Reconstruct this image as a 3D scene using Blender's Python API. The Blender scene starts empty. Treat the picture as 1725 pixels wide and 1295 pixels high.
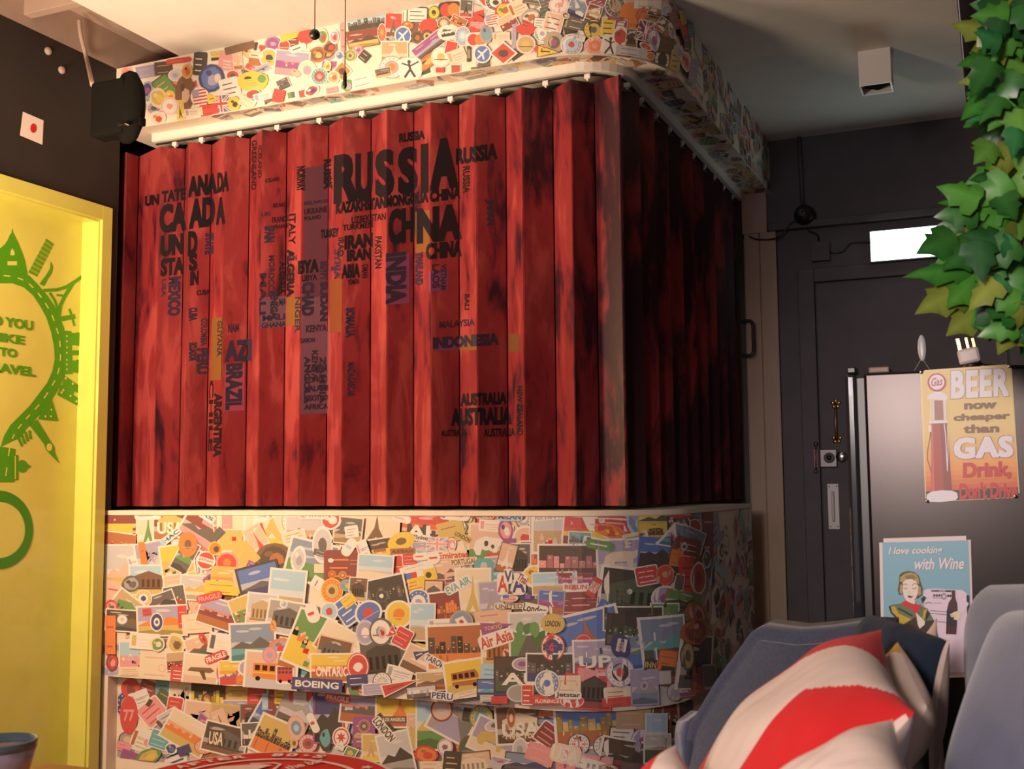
import bpy, bmesh, math, random
from mathutils import Vector, Matrix, noise
from math import radians, sin, cos, pi
random.seed(7)
FZ = -.06      # floor level
C = bpy.context.scene.collection
SC = bpy.context.scene
# ---------------------------------------------------------------- camera
EYE = Vector((0, 0, 1.05)); FPX = 1876.7; CX, CY = 862.5, 647.5
_y, _p, _r = radians(23.583), radians(5.289), radians(-0.4617)
FWD = Vector((-sin(_y)*cos(_p), cos(_y)*cos(_p), sin(_p)))
_rt = Vector((cos(_y), sin(_y), 0)); _up = _rt.cross(FWD)
RT = _rt*cos(_r) + _up*sin(_r); UP = -_rt*sin(_r) + _up*cos(_r)
cam = bpy.data.cameras.new('camera'); camo = bpy.data.objects.new('camera', cam); C.objects.link(camo)
camo.matrix_world = Matrix(((RT.x, UP.x, -FWD.x, EYE.x), (RT.y, UP.y, -FWD.y, EYE.y), (RT.z, UP.z, -FWD.z, EYE.z), (0, 0, 0, 1)))
cam.sensor_width = 36; cam.lens = 36*FPX/1725; cam.clip_start = 0.05
cam.dof.use_dof = True; cam.dof.focus_distance = 3.4; cam.dof.aperture_fstop = 9
SC.camera = camo
# ---------------------------------------------------------------- world, exposure, lights
SC.view_settings.view_transform = 'Standard'; SC.view_settings.look = 'None'
SC.view_settings.gamma = 1; SC.view_settings.exposure = 0.0; SC.view_settings.use_curve_mapping = False
w = bpy.data.worlds.new('world'); SC.world = w; w.use_nodes = True
w.node_tree.nodes['Background'].inputs[0].default_value = (0.80, 0.62, 0.56, 1)
w.node_tree.nodes['Background'].inputs[1].default_value = 0.33
def lamp(name, kind, loc, aim, energy, color, size=0.3, spot=None, blend=0.6, size_y=None):
    l = bpy.data.lights.new(name, kind); o = bpy.data.objects.new(name, l); C.objects.link(o)
    l.energy = energy; l.color = color
    if kind == 'AREA':
        l.size = size
        if size_y: l.shape = 'RECTANGLE'; l.size_y = size_y
    else: l.shadow_soft_size = size
    if kind == 'SPOT': l.spot_size = radians(spot); l.spot_blend = blend
    o.location = loc; d = Vector(aim) - Vector(loc)
    o.rotation_euler = d.to_track_quat('-Z', 'Y').to_euler()
    return o
lamp('warm_room_light', 'AREA', (-3.02, 1.85, 1.65), (-2.4, 3.5, 1.15), 50, (1.0, 0.69, 0.46), 0.4)
lamp('warm_uplight', 'SPOT', (-2.3, 1.5, 1.5), (-2.3, 2.6, 2.8), 185, (1.0, 0.78, 0.52), 0.2, 125, 1.0)
lamp('table_lamp', 'SPOT', (-0.38, -0.8, 1.43), (0.0, 1.5, 0.95), 205, (1.0, 0.84, 0.76), 0.16, 50, 0.6)
lamp('cool_fill_light', 'AREA', (-1.2, -1.8, 2.0), (-1.9, 3.6, 1.5), 20, (0.95, 0.79, 0.96), 0.9)  # unseen fill added behind the viewpoint for a cool sheen on the leaves
# ---------------------------------------------------------------- helpers
def P(x, y, d):
    """point seen at pixel x, y at depth d metres from the camera"""
    return EYE + (FWD + RT*((x-CX)/FPX) - UP*((y-CY)/FPX))*d
def ray(x, y): return FWD + RT*((x-CX)/FPX) - UP*((y-CY)/FPX)
def onX(x, y, X): r = ray(x, y); return EYE + r*(X/r.x)
def onY(x, y, Y): r = ray(x, y); return EYE + r*(Y/r.y)
def onZ(x, y, Z): r = ray(x, y); return EYE + r*((Z-EYE.z)/r.z)
def lin(c):
    return tuple(((v/12.92) if v <= .04045 else ((v+.055)/1.055)**2.4) for v in c)
def hx(s): return lin(tuple(int(s[i:i+2], 16)/255 for i in (0, 2, 4)))
MATS = {}
def mat(name, col, rough=0.5, metal=0.0, bump=0.0, bscale=60, var=0.0, vscale=8, spec=0.5, emit=None, coat=0, stretch=None, sheen=0):
    if name in MATS: return MATS[name]
    m = bpy.data.materials.new(name); m.use_nodes = True; nt = m.node_tree; b = nt.nodes['Principled BSDF']
    b.inputs['Base Color'].default_value = (*col, 1); b.inputs['Roughness'].default_value = rough
    b.inputs['Metallic'].default_value = metal; b.inputs['Specular IOR Level'].default_value = spec
    b.inputs['Coat Weight'].default_value = coat
    if sheen: b.inputs['Sheen Weight'].default_value = sheen
    if emit: b.inputs['Emission Color'].default_value = (*emit[0], 1); b.inputs['Emission Strength'].default_value = emit[1]
    tc = nt.nodes.new('ShaderNodeTexCoord'); mp = nt.nodes.new('ShaderNodeMapping'); nt.links.new(tc.outputs['Object'], mp.inputs[0])
    if stretch: mp.inputs['Scale'].default_value = stretch
    if var:
        n = nt.nodes.new('ShaderNodeTexNoise'); n.inputs['Scale'].default_value = vscale; n.inputs['Detail'].default_value = 5
        nt.links.new(mp.outputs[0], n.inputs['Vector'])
        r = nt.nodes.new('ShaderNodeMapRange'); r.inputs['To Min'].default_value = 1-var; r.inputs['To Max'].default_value = 1+var
        r.inputs['From Min'].default_value = .3; r.inputs['From Max'].default_value = .7
        nt.links.new(n.outputs['Fac'], r.inputs['Value'])
        x = nt.nodes.new('ShaderNodeVectorMath'); x.operation = 'SCALE'; x.inputs[0].default_value = col
        nt.links.new(r.outputs[0], x.inputs['Scale']); nt.links.new(x.outputs[0], b.inputs['Base Color'])
    if bump:
        n = nt.nodes.new('ShaderNodeTexNoise'); n.inputs['Scale'].default_value = bscale; n.inputs['Detail'].default_value = 3
        nt.links.new(mp.outputs[0], n.inputs['Vector'])
        bp = nt.nodes.new('ShaderNodeBump'); bp.inputs['Strength'].default_value = bump; bp.inputs['Distance'].default_value = .002
        nt.links.new(n.outputs['Fac'], bp.inputs['Height']); nt.links.new(bp.outputs[0], b.inputs['Normal'])
    MATS[name] = m; return m
def attrmat(name, rough=0.45, bump=0, bscale=300, sheen=0, spec=.4):
    """printed surface: the ink colours come from the mesh's colour attribute"""
    if name in MATS: return MATS[name]
    m = mat(name, (1, 1, 1), rough, bump=bump, bscale=bscale, sheen=sheen, spec=spec); nt = m.node_tree
    a = nt.nodes.new('ShaderNodeVertexColor'); a.layer_name = 'Col'
    nt.links.new(a.outputs['Color'], nt.nodes['Principled BSDF'].inputs['Base Color']); return m
def tag(o, label=None, cat=None, group=None, kind=None):
    if label: o['label'] = label
    if cat: o['category'] = cat
    if group: o['group'] = group
    if kind: o['kind'] = kind
    return o
def empty(name, loc=(0, 0, 0), label=None, cat=None, group=None):
    o = bpy.data.objects.new(name, None); o.empty_display_size = .05; C.objects.link(o); o.location = loc
    return tag(o, label, cat, group)
def link(name, me, parent=None, mats=()):
    o = bpy.data.objects.new(name, me)
    for m in mats: me.materials.append(m)
    C.objects.link(o)
    if parent is not None:
        o.parent = parent; o.matrix_parent_inverse = Matrix.Translation(-Vector(parent.location))
    return o
def fin(name, bm, m, parent=None, smooth=False, loc=None):
    """bmesh (world coordinates) -> object; origin moved to the mesh's foot"""
    if smooth:
        for f in bm.faces: f.smooth = True
    me = bpy.data.meshes.new(name); bm.normal_update()
    if parent is None and len(bm.verts):
        xs = [v.co for v in bm.verts]
        c = Vector((sum(v.x for v in xs)/len(xs), sum(v.y for v in xs)/len(xs), min(v.z for v in xs)))
        for v in bm.verts: v.co -= c
    else: c = None
    bm.to_mesh(me); bm.free()
    o = link(name, me, parent, m if isinstance(m, (list, tuple)) else (m,))
    if c is not None: o.location = c
    return o
def box(bm, a, b, bev=0, mi=0, seg=2, M=None):
    a, b = Vector(a), Vector(b)
    r = bmesh.ops.create_cube(bm, size=1); vs = r['verts']
    for v in vs: v.co = Vector(((a[i]+b[i])/2 + v.co[i]*(b[i]-a[i]) for i in range(3)))
    fs = list({f for v in vs for f in v.link_faces})
    if bev:
        es = list({e for v in vs for e in v.link_edges})
        r = bmesh.ops.bevel(bm, geom=es, offset=bev, segments=seg, affect='EDGES', profile=.5)
        vs = list({v for f in r['faces'] for v in f.verts} | {v for v in vs if v.is_valid})
        fs = list({f for v in vs for f in v.link_faces})
    for f in fs: f.material_index = mi
    if M is not None:
        for v in vs: v.co = M @ v.co
    return vs
def tube(bm, pts, r, n=8, cap=True, mi=0):
    pts = [Vector(p) for p in pts]; rings = []
    for i, p in enumerate(pts):
        t = (pts[min(i+1, len(pts)-1)] - pts[max(i-1, 0)]).normalized()
        a = t.orthogonal().normalized() if i == 0 else (pa - t*pa.dot(t)).normalized()
        pa = a; b = t.cross(a); rr = r[i] if isinstance(r, (list, tuple)) else r
        rings.append([bm.verts.new(p + (a*cos(k*2*pi/n) + b*sin(k*2*pi/n))*rr) for k in range(n)])
    for A, B in zip(rings, rings[1:]):
        for k in range(n):
            f = bm.faces.new((A[k], A[(k+1) % n], B[(k+1) % n], B[k])); f.smooth = True; f.material_index = mi
    if cap: bm.faces.new(rings[0][::-1]).material_index = mi; bm.faces.new(rings[-1]).material_index = mi
def lathe(bm, prof, M, n=32, mi=0, smooth=True):
    rings = [[bm.verts.new(M @ Vector((r*cos(k*2*pi/n), r*sin(k*2*pi/n), z))) for k in range(n)] for r, z in prof]
    for A, B in zip(rings, rings[1:]):
        for k in range(n):
            f = bm.faces.new((A[k], A[(k+1) % n], B[(k+1) % n], B[k])); f.smooth = smooth; f.material_index = mi
    for R_, rev in ((rings[0], 1), (rings[-1], 0)):
        if prof[0 if rev else -1][0] > 1e-5: bm.faces.new(R_[::-1] if rev else R_).material_index = mi
def bx(name, a, b, m, parent=None, bev=0, M=None):
    bm = bmesh.new(); box(bm, a, b, bev, M=M); return fin(name, bm, m, parent)
def smoothline(pts, n=6):
    pts = [Vector(p) for p in pts]; out = []
    for i in range(len(pts)-1):
        p0 = pts[max(i-1, 0)]; p1 = pts[i]; p2 = pts[i+1]; p3 = pts[min(i+2, len(pts)-1)]
        for k in range(n):
            t = k/n
            out.append(.5*((2*p1) + (p2-p0)*t + (2*p0-5*p1+4*p2-p3)*t*t + (3*p1-p0-3*p2+p3)*t**3))
    return out + [pts[-1]]
# ---- flat printed art: polygons with ink colours, in layers -----------------------------------
def glyphs(text, bold=0.0, spacing=1.0, shear=0.0, _c={}):
    """outline of a line of text as (points, faces) scaled to a unit box centred on the origin"""
    k = (text, bold, spacing, shear)
    if k not in _c:
        cu = bpy.data.curves.new('t', 'FONT'); cu.body = text; cu.offset = bold; cu.space_character = spacing; cu.shear = shear
        cu.resolution_u = 3; ob = bpy.data.objects.new('t', cu); C.objects.link(ob)
        dg = bpy.context.evaluated_depsgraph_get(); me = bpy.data.meshes.new_from_object(ob.evaluated_get(dg))
        vs = [(v.co.x, v.co.y) for v in me.vertices]; fs = [tuple(p.vertices) for p in me.polygons]
        bpy.data.objects.remove(ob); bpy.data.curves.remove(cu); bpy.data.meshes.remove(me)
        if vs:
            x0, x1 = min(v[0] for v in vs), max(v[0] for v in vs); y0, y1 = min(v[1] for v in vs), max(v[1] for v in vs)
            vs = [((x-(x0+x1)/2)/max(x1-x0, 1e-6), (y-(y0+y1)/2)/max(y1-y0, 1e-6)) for x, y in vs]
        _c[k] = (vs, fs)
    return _c[k]
class Art:
    def __init__(s): s.p = []           # (points2d, faces, colour, layer)
    def poly(s, pts, col, layer=0): s.p.append((list(pts), [tuple(range(len(pts)))], col, layer)); return s
    def rect(s, x0, y0, x1, y1, col, layer=0): return s.poly([(x0, y0), (x1, y0), (x1, y1), (x0, y1)], col, layer)
    def ell(s, cx, cy, rx, ry, col, layer=0, n=28, a0=0, a1=2*pi):
        full = a1-a0 > 6.28; m = n if full else n+1
        return s.poly([(cx+rx*cos(a0+(a1-a0)*i/n), cy+ry*sin(a0+(a1-a0)*i/n)) for i in range(m)], col, layer)
    def line(s, pts, w, col, layer=0):
        for a, b in zip(pts, pts[1:]):
            d = Vector((b[0]-a[0], b[1]-a[1])); L = d.length or 1e-6; n = Vector((-d.y, d.x))/L*w/2; e = d/L*w*.3
            s.poly([(a[0]-n.x-e.x, a[1]-n.y-e.y), (b[0]-n.x+e.x, b[1]-n.y+e.y), (b[0]+n.x+e.x, b[1]+n.y+e.y), (a[0]+n.x-e.x, a[1]+n.y-e.y)], col, layer)
        return s
    def text(s, t, cx, cy, w, h, col, layer=1, bold=0.0, rot=0, spacing=1.0, shear=0.0):
        vs, fs = glyphs(t, bold, spacing, shear); c, q = cos(rot), sin(rot)
        s.p.append(([(cx+x*w*c-y*h*q, cy+x*w*q+y*h*c) for x, y in vs], fs, col, layer)); return s
    def fat(s, t, cx, cy, w, h, col, layer=1, bold=.02, f=.05, fy=.03, **k):
        """heavy poster lettering: the word set several times, slightly apart"""
        n = max(1, len(t)); dx = w/n*f; dy = h*fy; w2 = w-2*dx*(1 if w > 0 else 1); h2 = h-2*dy
        for ax, ay in ((-1, -1), (1, -1), (-1, 1), (1, 1), (0, 0)):
            r_ = k.get('rot', 0); ox, oy = ax*dx, ay*dy; s.text(t, cx+ox*cos(r_)-oy*sin(r_), cy+ox*sin(r_)+oy*cos(r_), w2, h2, col, layer, bold, **k)
        return s
    def arctext(s, t, cx, cy, r, h, a0, a1, col, layer=1, bold=0.0, out=True, wf=.75):
        n = len(t)
        for i, ch in enumerate(t):
            if ch == ' ': continue
            a = a0+(a1-a0)*(i+.5)/n; wd = abs(a1-a0)/n*r*wf*(.5 if ch in "I'!1" else 1)
            s.text(ch, cx+r*cos(a), cy+r*sin(a), wd, h*(.35 if ch == "'" else 1), col, layer, bold, a-pi/2 if out else a+pi/2)
        return s
    def build(s, bm, fn, gap=.00006, base=.0003, cuts=(), step=1e-5):
        """fn(x, y, lift) -> 3D. cuts: x positions at which faces are split so they can bend"""
        cl = bm.loops.layers.float_color.get('Col') or bm.loops.layers.float_color.new('Col')
        for k_, (pts, fs, col, layer) in enumerate(s.p):
            up_ = base+layer*gap+k_*step
            b = bmesh.new(); vs = [b.verts.new((x, y, 0)) for x, y in pts]
            for f in fs:
                try: b.faces.new([vs[i] for i in f])
                except ValueError: pass
            if cuts:
                x0 = min(p[0] for p in pts); x1 = max(p[0] for p in pts)
                for c in cuts:
                    if x0 < c < x1: bmesh.ops.bisect_plane(b, geom=b.verts[:]+b.edges[:]+b.faces[:], plane_co=(c, 0, 0), plane_no=(1, 0, 0))
            area = sum(((f.normal_update() or f.normal.z)*f.calc_area()) for f in b.faces)
            if len(b.faces) == 1 and area < 0: bmesh.ops.reverse_faces(b, faces=b.faces[:])
            mp = {v: bm.verts.new(fn(v.co.x, v.co.y, up_)) for v in b.verts}
            for f in b.faces:
                try: nf = bm.faces.new([mp[v] for v in f.verts])
                except ValueError: continue
                for l in nf.loops: l[cl] = (*col, 1)
            b.free()
PRINT = attrmat('printed_paper', .38)
# ================================================================ the room
XL, YF, YB = -3.3, 3.469, 5.62
m_cream = mat('cream_paint', (.80, .70, .58), .7, bump=.05, var=.04)
m_ceil = mat('ceiling_paint', (.74, .69, .64), .9, bump=.15, bscale=250, var=.03)
m_dark = mat('charcoal_wall_paint', (.095, .082, .088), .6, bump=.1, bscale=90, var=.12)
m_darkL = mat('dark_brown_wall_paint', (.022, .015, .012), .75, bump=.1, bscale=90, var=.15)
m_plast = mat('beige_plaster', (.42, .30, .24), .85, var=.06)
m_post = mat('beige_painted_wood', (.50, .36, .27), .6, bump=.1, var=.05, stretch=(3, 3, .4))
m_black = mat('black_plastic', (.012, .011, .011), .35)
m_white = mat('white_enamel', (.80, .76, .74), .35)
def struct(o): o['kind'] = 'structure'; return o
struct(bx('floor', (-3.9, -2.2, FZ-.1), (2.2, 5.9, FZ), mat('brown_tile_floor', (.16, .10, .07), .35, var=.2, bump=.1)))
bm = bmesh.new()
box(bm, (-2.972, -2.2, 2.80), (-.07, YB, 2.88))
struct(fin('ceiling', bm, m_ceil))
struct(bx('ceiling', (-.07, -2.2, 2.98), (2.2, YB, 3.05), m_dark))
bm = bmesh.new(); box(bm, (XL-.3, -2.2, 2.95), (-2.6, YB, 3.0)); struct(fin('ceiling', bm, m_plast))
struct(bx('wall_left', (XL-.45, -2.2, 2.80), (XL, YB, 2.95), m_plast))
struct(bx('wall_left', (XL-.45, YF+.03, FZ), (XL-.25, YB, 2.80), m_darkL))
bm = bmesh.new()   # dark painted wall with the opening of the lime panel
box(bm, (XL-.25, -2.2, 2.20), (XL, YF+.03, 2.80)); box(bm, (XL-.25, 3.44, FZ), (XL, YF+.03, 2.20)); box(bm, (XL-.25, -2.2, FZ), (XL-.12, 3.44, 2.20))
box(bm, (XL-.25, -2.2, FZ), (XL, .9, 2.20))
struct(fin('wall_left', bm, m_darkL))
struct(bx('wall_back', (-3.6, YB, FZ), (2.2, YB+.15, 3.05), m_dark))
struct(bx('wall_right', (2.0, -2.2, FZ), (2.15, YB, 3.05), m_dark))
# path round the bar: straight, rounded corner, straight.  s along, o outwards
RC, AX, AY = .40, -1.41, 3.869
S1 = AX-XL; S2 = S1+RC*pi/2
def path(s, inset=0.0):
    r = RC-inset
    if s <= S1: return Vector((XL+s, YF+inset)), Vector((0, -1))
    if s <= S2:
        a = (s-S1)/RC - pi/2; n = Vector((cos(a), sin(a))); return Vector((AX, AY))+n*r, n
    return Vector((AX+r, AY+(s-S2))), Vector((1, 0))
CUTS = [S1+RC*pi/2*i/14 for i in range(15)]
def band(bm, s0, s1, profile, inset=0, mi=0):
    """sweep a closed (outward, z) profile along the path"""
    ss = [s0]+[c for c in CUTS if s0 < c < s1]+[s1]; rings = []
    for s in ss:
        p, n = path(s, inset); rings.append([bm.verts.new((p.x+n.x*o, p.y+n.y*o, z)) for o, z in profile])
    k = len(profile)
    for A, B in zip(rings, rings[1:]):
        for i in range(k):
            f = bm.faces.new((A[i], A[(i+1) % k], B[(i+1) % k], B[i])); f.material_index = mi
    bm.faces.new(rings[0]); bm.faces.new(rings[-1][::-1])
    bmesh.ops.recalc_face_normals(bm, faces=bm.faces[:])
    for f in bm.faces: f.smooth = abs(f.normal.z) < .5 and len(f.verts) == 4
    for e in bm.edges: e.smooth = len(e.link_faces) == 2 and e.link_faces[0].normal.angle(e.link_faces[1].normal, 3) < .6
SEND = S2+(YB-AY); CEND = S2+(4.93-AY)
bm = bmesh.new(); band(bm, 0, SEND, [(0, 2.53), (0, 2.80), (-.26, 2.80), (-.26, 2.53)])
struct(fin('wall_soffit', bm, m_cream))
# column and post behind the bar's end
struct(bx('wall_column', (-1.152, 5.585, 2.325), (-1.028, YB, 2.53), m_post))
bm = bmesh.new(); box(bm, (-1.145, 5.59, FZ), (-1.07, YB, 2.325), .004); box(bm, (-1.066, 5.585, FZ), (-.985, YB, 2.325), .004); box(bm, (-1.15, 5.60, FZ), (-.985, YB, 2.3))
struct(fin('trim_1', bm, m_post))
struct(bx('trim_2', (-1.02, YB-.05, 2.325), (1.9, YB, 2.362), m_dark, bev=.004))
# counter
m_ct = mat('cream_laminate', (.82, .70, .55), .45, var=.03)
counter = empty('bar_counter', (-2.0, 3.7, FZ), 'curved cream bar counter pasted all over with travel stickers below the red folding door', 'counter')
bm = bmesh.new(); band(bm, 0, CEND, [(0, .322), (0, .955), (-.03, .955), (-.03, .322)]); fin('front_panel', bm, m_ct, counter)
INS = .055
bm = bmesh.new(); band(bm, .035, CEND, [(0, FZ), (0, .322), (-.03, .322), (-.03, FZ)], INS); fin('lower_panel', bm, m_ct, counter)
bm = bmesh.new(); band(bm, 0, CEND, [(.004, .955), (.004, .972), (-.40, .972), (-.40, .955)]); fin('worktop', bm, m_ct, counter)
bx('end_post', (XL+.001, YF, FZ), (XL+.035, YF+.1, .322), m_ct, counter)
# ---------------- door in the back wall
door = struct(empty('door_1', (-.4, YB, 0)))
bm = bmesh.new()
for a, b in (((-.885, YB-.035, FZ), (-.805, YB, 2.12)), ((-.805, YB-.035, 2.05), (.06, YB, 2.12)), ((.06, YB-.035, FZ), (.14, YB, 2.12))): box(bm, a, b, .004)
fin('door_frame', bm, m_dark, door)
bx('door_leaf', (-.80, YB-.018, -.04), (.055, YB-.001, 2.045), m_dark, door, .003)
YD = YB-.018
m_brass = mat('polished_brass', (.75, .52, .16), .22, 1.0); m_steel = mat('brushed_steel', (.20, .18, .18), .4, .9); m_gun = mat('dark_metal', (.10, .09, .09), .35, .8)

pt, pb = onY(1408, 680, YD), onY(1410, 739, YD)
def face_y(c): return Matrix.Translation(c) @ Matrix.Rotation(pi/2, 4, 'X')
bm = bmesh.new(); n = 22
tube(bm, [(pt.x+(pb.x-pt.x)*i/n, YD-.016-.012*sin(pi*i/n), pt.z+(pb.z-pt.z)*i/n) for i in range(n+1)], [.0045+.0025*(i % 2) for i in range(n+1)], 8); q = tag(fin('pull_handle', bm, mat('aged_brass', (.28, .14, .05), .35, .9), door, True), 'brass rope-like pull handle with floral ends')
for i, c in enumerate((pt, pb)):
    bm = bmesh.new()
    lathe(bm, [(.008, -.001), (.012, .004), (.010, .014), (.0, .018)], face_y(Vector((c.x, YD, c.z))), 16)
    for k in range(5):
        a = k*2*pi/5+.3; cc = Vector((c.x+cos(a)*.016, YD-.004, c.z+sin(a)*.016)); bmesh.ops.create_uvsphere(bm, u_segments=10, v_segments=6, radius=.0095, matrix=Matrix.Translation(cc) @ Matrix.Diagonal((1, .5, 1, 1)))
    fin('rosette', bm, m_brass, q, True)
# rim lock
a, b = onY(1382, 757, YD), onY(1412, 787, YD); q = tag(bx('lock_case', (a.x, YD-.03, b.z), (b.x, YD, a.z), m_steel, door, .004), 'grey steel rim lock')
c = onY(1397, 771, YD-.03); bm = bmesh.new(); lathe(bm, [(.026, 0), (.026, .004), (.02, .007), (.019, .003), (.011, .003), (.011, .012), (0, .013)], face_y(c), 24); fin('cylinder', bm, m_gun, q, False)
c = onY(1419, 769, YD-.005); bm = bmesh.new(); lathe(bm, [(.012, 0), (.012, .02), (.026, .024), (.026, .045), (.02, .05), (0, .05)], face_y(c), 20); fin('knob', bm, mat('chrome', (.6, .62, .66), .2, 1), q, False)
a, b = onY(1370, 756, YB-.035), onY(1379, 788, YB-.035); q = tag(bx('bolt_plate', (a.x, YB-.043, b.z), (b.x, YB-.035, a.z), mat('rusty_steel', (.22, .11, .10), .5, .6), door, .002), 'reddish brown sliding bolt')
for yy in (748, 794):
    c = onY(1374.5, yy, YB-.04); bm = bmesh.new(); bmesh.ops.create_uvsphere(bm, u_segments=12, v_segments=8, radius=.011, matrix=Matrix.Translation(c)); fin('bolt_end', bm, m_steel if yy < 760 else MATS['rusty_steel'], q, True)
bm = bmesh.new(); tube(bm, [onY(1374.5, 748, YB-.046), onY(1374.5, 794, YB-.046)], .0035); fin('rod', bm, m_steel, q)
# white pull plate
a, b = onY(1394, 815, YD), onY(1415, 891, YD); bm = bmesh.new()
x0, x1, z0, z1 = a.x, b.x, b.z, a.z; sx0, sx1, sz0, sz1 = x0+.022, x1-.022, z0+.036, z1-.036
for A, B in (((x0, z0), (x1, sz0)), ((x0, sz1), (x1, z1)), ((x0, sz0), (sx0, sz1)), ((sx1, sz0), (x1, sz1))): box(bm, (A[0], YD-.008, A[1]), (B[0], YD, B[1]))
q = tag(fin('pull_plate', bm, m_white, door), 'white rectangular pull plate')
bm = bmesh.new(); xm = (sx0+sx1)/2; tube(bm, smoothline([(xm, YD-.002, sz0+.004), (xm, YD-.022, sz0+.012), (xm, YD-.026, (sz0+sz1)/2), (xm, YD-.022, sz1-.012), (xm, YD-.002, sz1-.004)]), .0065); fin('grip', bm, m_white, q, True)
for xx in (x0+.008, x1-.008):
    for zz in (z0+.012, z1-.012): bm = bmesh.new(); lathe(bm, [(.003, 0), (.003, .002), (0, .003)], face_y(Vector((xx, YD-.008, zz))), 8); fin('screw', bm, m_gun, q)
# exit sign
q = empty('exit_sign', (-.4, YB-.08, 2.1), 'bright white glowing box sign above the charcoal door, partly behind leaves', 'sign')
a, b = onY(1466, 391, YB-.07), onY(1470, 440, YB-.07)
bx('housing', (a.x-.005, YB-.07, b.z-.008), (a.x+.31, YB, a.z+.006), mat('sign_housing', (.05, .06, .055), .4), q, .004)
bx('lit_face', (a.x, YB-.074, b.z), (a.x+.305, YB-.0702, a.z), mat('lit_acrylic', (.8, .9, .88), .4, emit=((.80, 1.0, .97), 9.0)), q)
# junction box, siren, conduit, cables
a, b = onY(1366, 409, YB-.04), onY(1397, 437, YB-.04); q = empty('junction_box', ((a.x+b.x)/2, YB, b.z), 'small charcoal painted square junction box left of the lit sign', 'junction box')
bx('box', (a.x, YB-.04, b.z), (b.x, YB, a.z), m_dark, q, .003); bx('lid', (a.x-.003, YB-.046, b.z-.003), (b.x+.003, YB-.0402, a.z+.003), m_dark, q, .002)
c = onY(1355, 362, YB-.05); q = empty('security_camera', (c.x, YB-.05, c.z-.05), 'round black dome device on the ledge above the junction box', 'camera')
bm = bmesh.new(); lathe(bm, [(.052, -.045), (.052, .0), (.046, .02), (.03, .034), (0, .04)], face_y(c), 28); hs_ = fin('housing', bm, m_black, q, True)
bm = bmesh.new(); lathe(bm, [(.018, .0), (.018, .012), (.012, .015), (.011, .008), (0, .008)], face_y(c+Vector((-.008, -.034, .002))), 20); fin('lens', bm, mat('lens_glass', (.08, .08, .09), .1, .3), hs_, True)
bm = bmesh.new(); tube(bm, [(onY(1346, 233, YB-.012).x, YB-.012, 2.799), (onY(1352, 340, YB-.012).x, YB-.012, 2.45)], .011, 10); tag(fin('wall_conduit', bm, m_dark), 'charcoal painted vertical conduit dropping from the ceiling to the black dome device', 'conduit')
bm = bmesh.new(); tube(bm, smoothline([onY(*p, YB-.01) for p in ((1397, 425), (1410, 426), (1421, 423), (1428, 415), (1436, 409), (1466, 408))]), .004); tag(fin('sign_cable', bm, m_black), 'thin black cable joining the junction box to the lit sign', 'cable')
bm = bmesh.new(); tube(bm, smoothline([onY(1262, 398, 5.575), onY(1275, 403, 5.575), onY(1300, 403, 5.575), onY(1313, 398, YB-.055), onY(1325, 385, YB-.055), onY(1333, 376, YB-.055), onY(1346, 370, YB-.055)]), .004); tag(fin('column_cable', bm, m_black), 'thin black cable sagging from the beige column to the black dome device', 'cable')
bm = bmesh.new(); tube(bm, smoothline([onY(1356, 378, YB-.012), onY(1362, 388, YB-.012), onY(1377, 396, YB-.012), onY(1378, 409, YB-.02)]), .004); tag(fin('short_cable', bm, m_black), 'short black cable from the dome device down to the junction box', 'cable')
# ceiling downlight
q = empty('ceiling_downlight', (-.4, 4.58, 2.62), 'white square surface-mounted downlight box on the grey ceiling', 'ceiling light')
bm = bmesh.new(); c = onZ(1472, 83, 2.8); hw = .062; z0, z1 = 2.655, 2.80; cx, cy = c.x, c.y+hw; t = .006
for a, b in (((cx-hw, cy-hw, z0), (cx+hw, cy-hw+t, z1)), ((cx-hw, cy+hw-t, z0), (cx+hw, cy+hw, z1)), ((cx-hw, cy-hw+t, z0), (cx-hw+t, cy+hw-t, z1)), ((cx+hw-t, cy-hw+t, z0), (cx+hw, cy+hw-t, z1))): box(bm, a, b)
fin('housing', bm, m_white, q)
bm = bmesh.new(); lathe(bm, [(.05, 0), (.045, .03), (.02, .06), (0, .06)], Matrix.Translation((cx, cy, z0+.012)), 4); fin('reflector', bm, mat('matt_black_reflector', (.004, .004, .004), .95, spec=.05), q, False)
# hanging cords
for px, yb, r, lab, Y in ((531, 58, .0145, 'thin ceiling pull cord ending in a round black bead, left of the other cord', 2.35), (583, 131, .006, 'long thin ceiling pull cord with a slim black end, right of the beaded cord', 2.5)):
    e = onY(px-(1 if px < 550 else 2), yb, Y); q = empty('hanging_pull', e, lab, 'pull cord', None)
    bm = bmesh.new(); tube(bm, [e, (e.x, e.y, 2.80)], .0016, 6); fin('cord', bm, mat('brown_cord', (.16, .07, .04), .7), q)
    bm = bmesh.new()
    if r > .01: bmesh.ops.create_icosphere(bm, subdivisions=2, radius=r, matrix=Matrix.Translation(e))
    else: lathe(bm, [(.002, -.03), (.0055, -.024), (.005, .012), (.002, .02)], Matrix.Translation(e), 10)
    fin('bead', bm, m_black, q, True)
    bm = bmesh.new(); lathe(bm, [(.018, 2.785), (.018, 2.80)], Matrix.Translation((e.x, e.y, 0)), 16); fin('ceiling_cap', bm, m_white, q)
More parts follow.
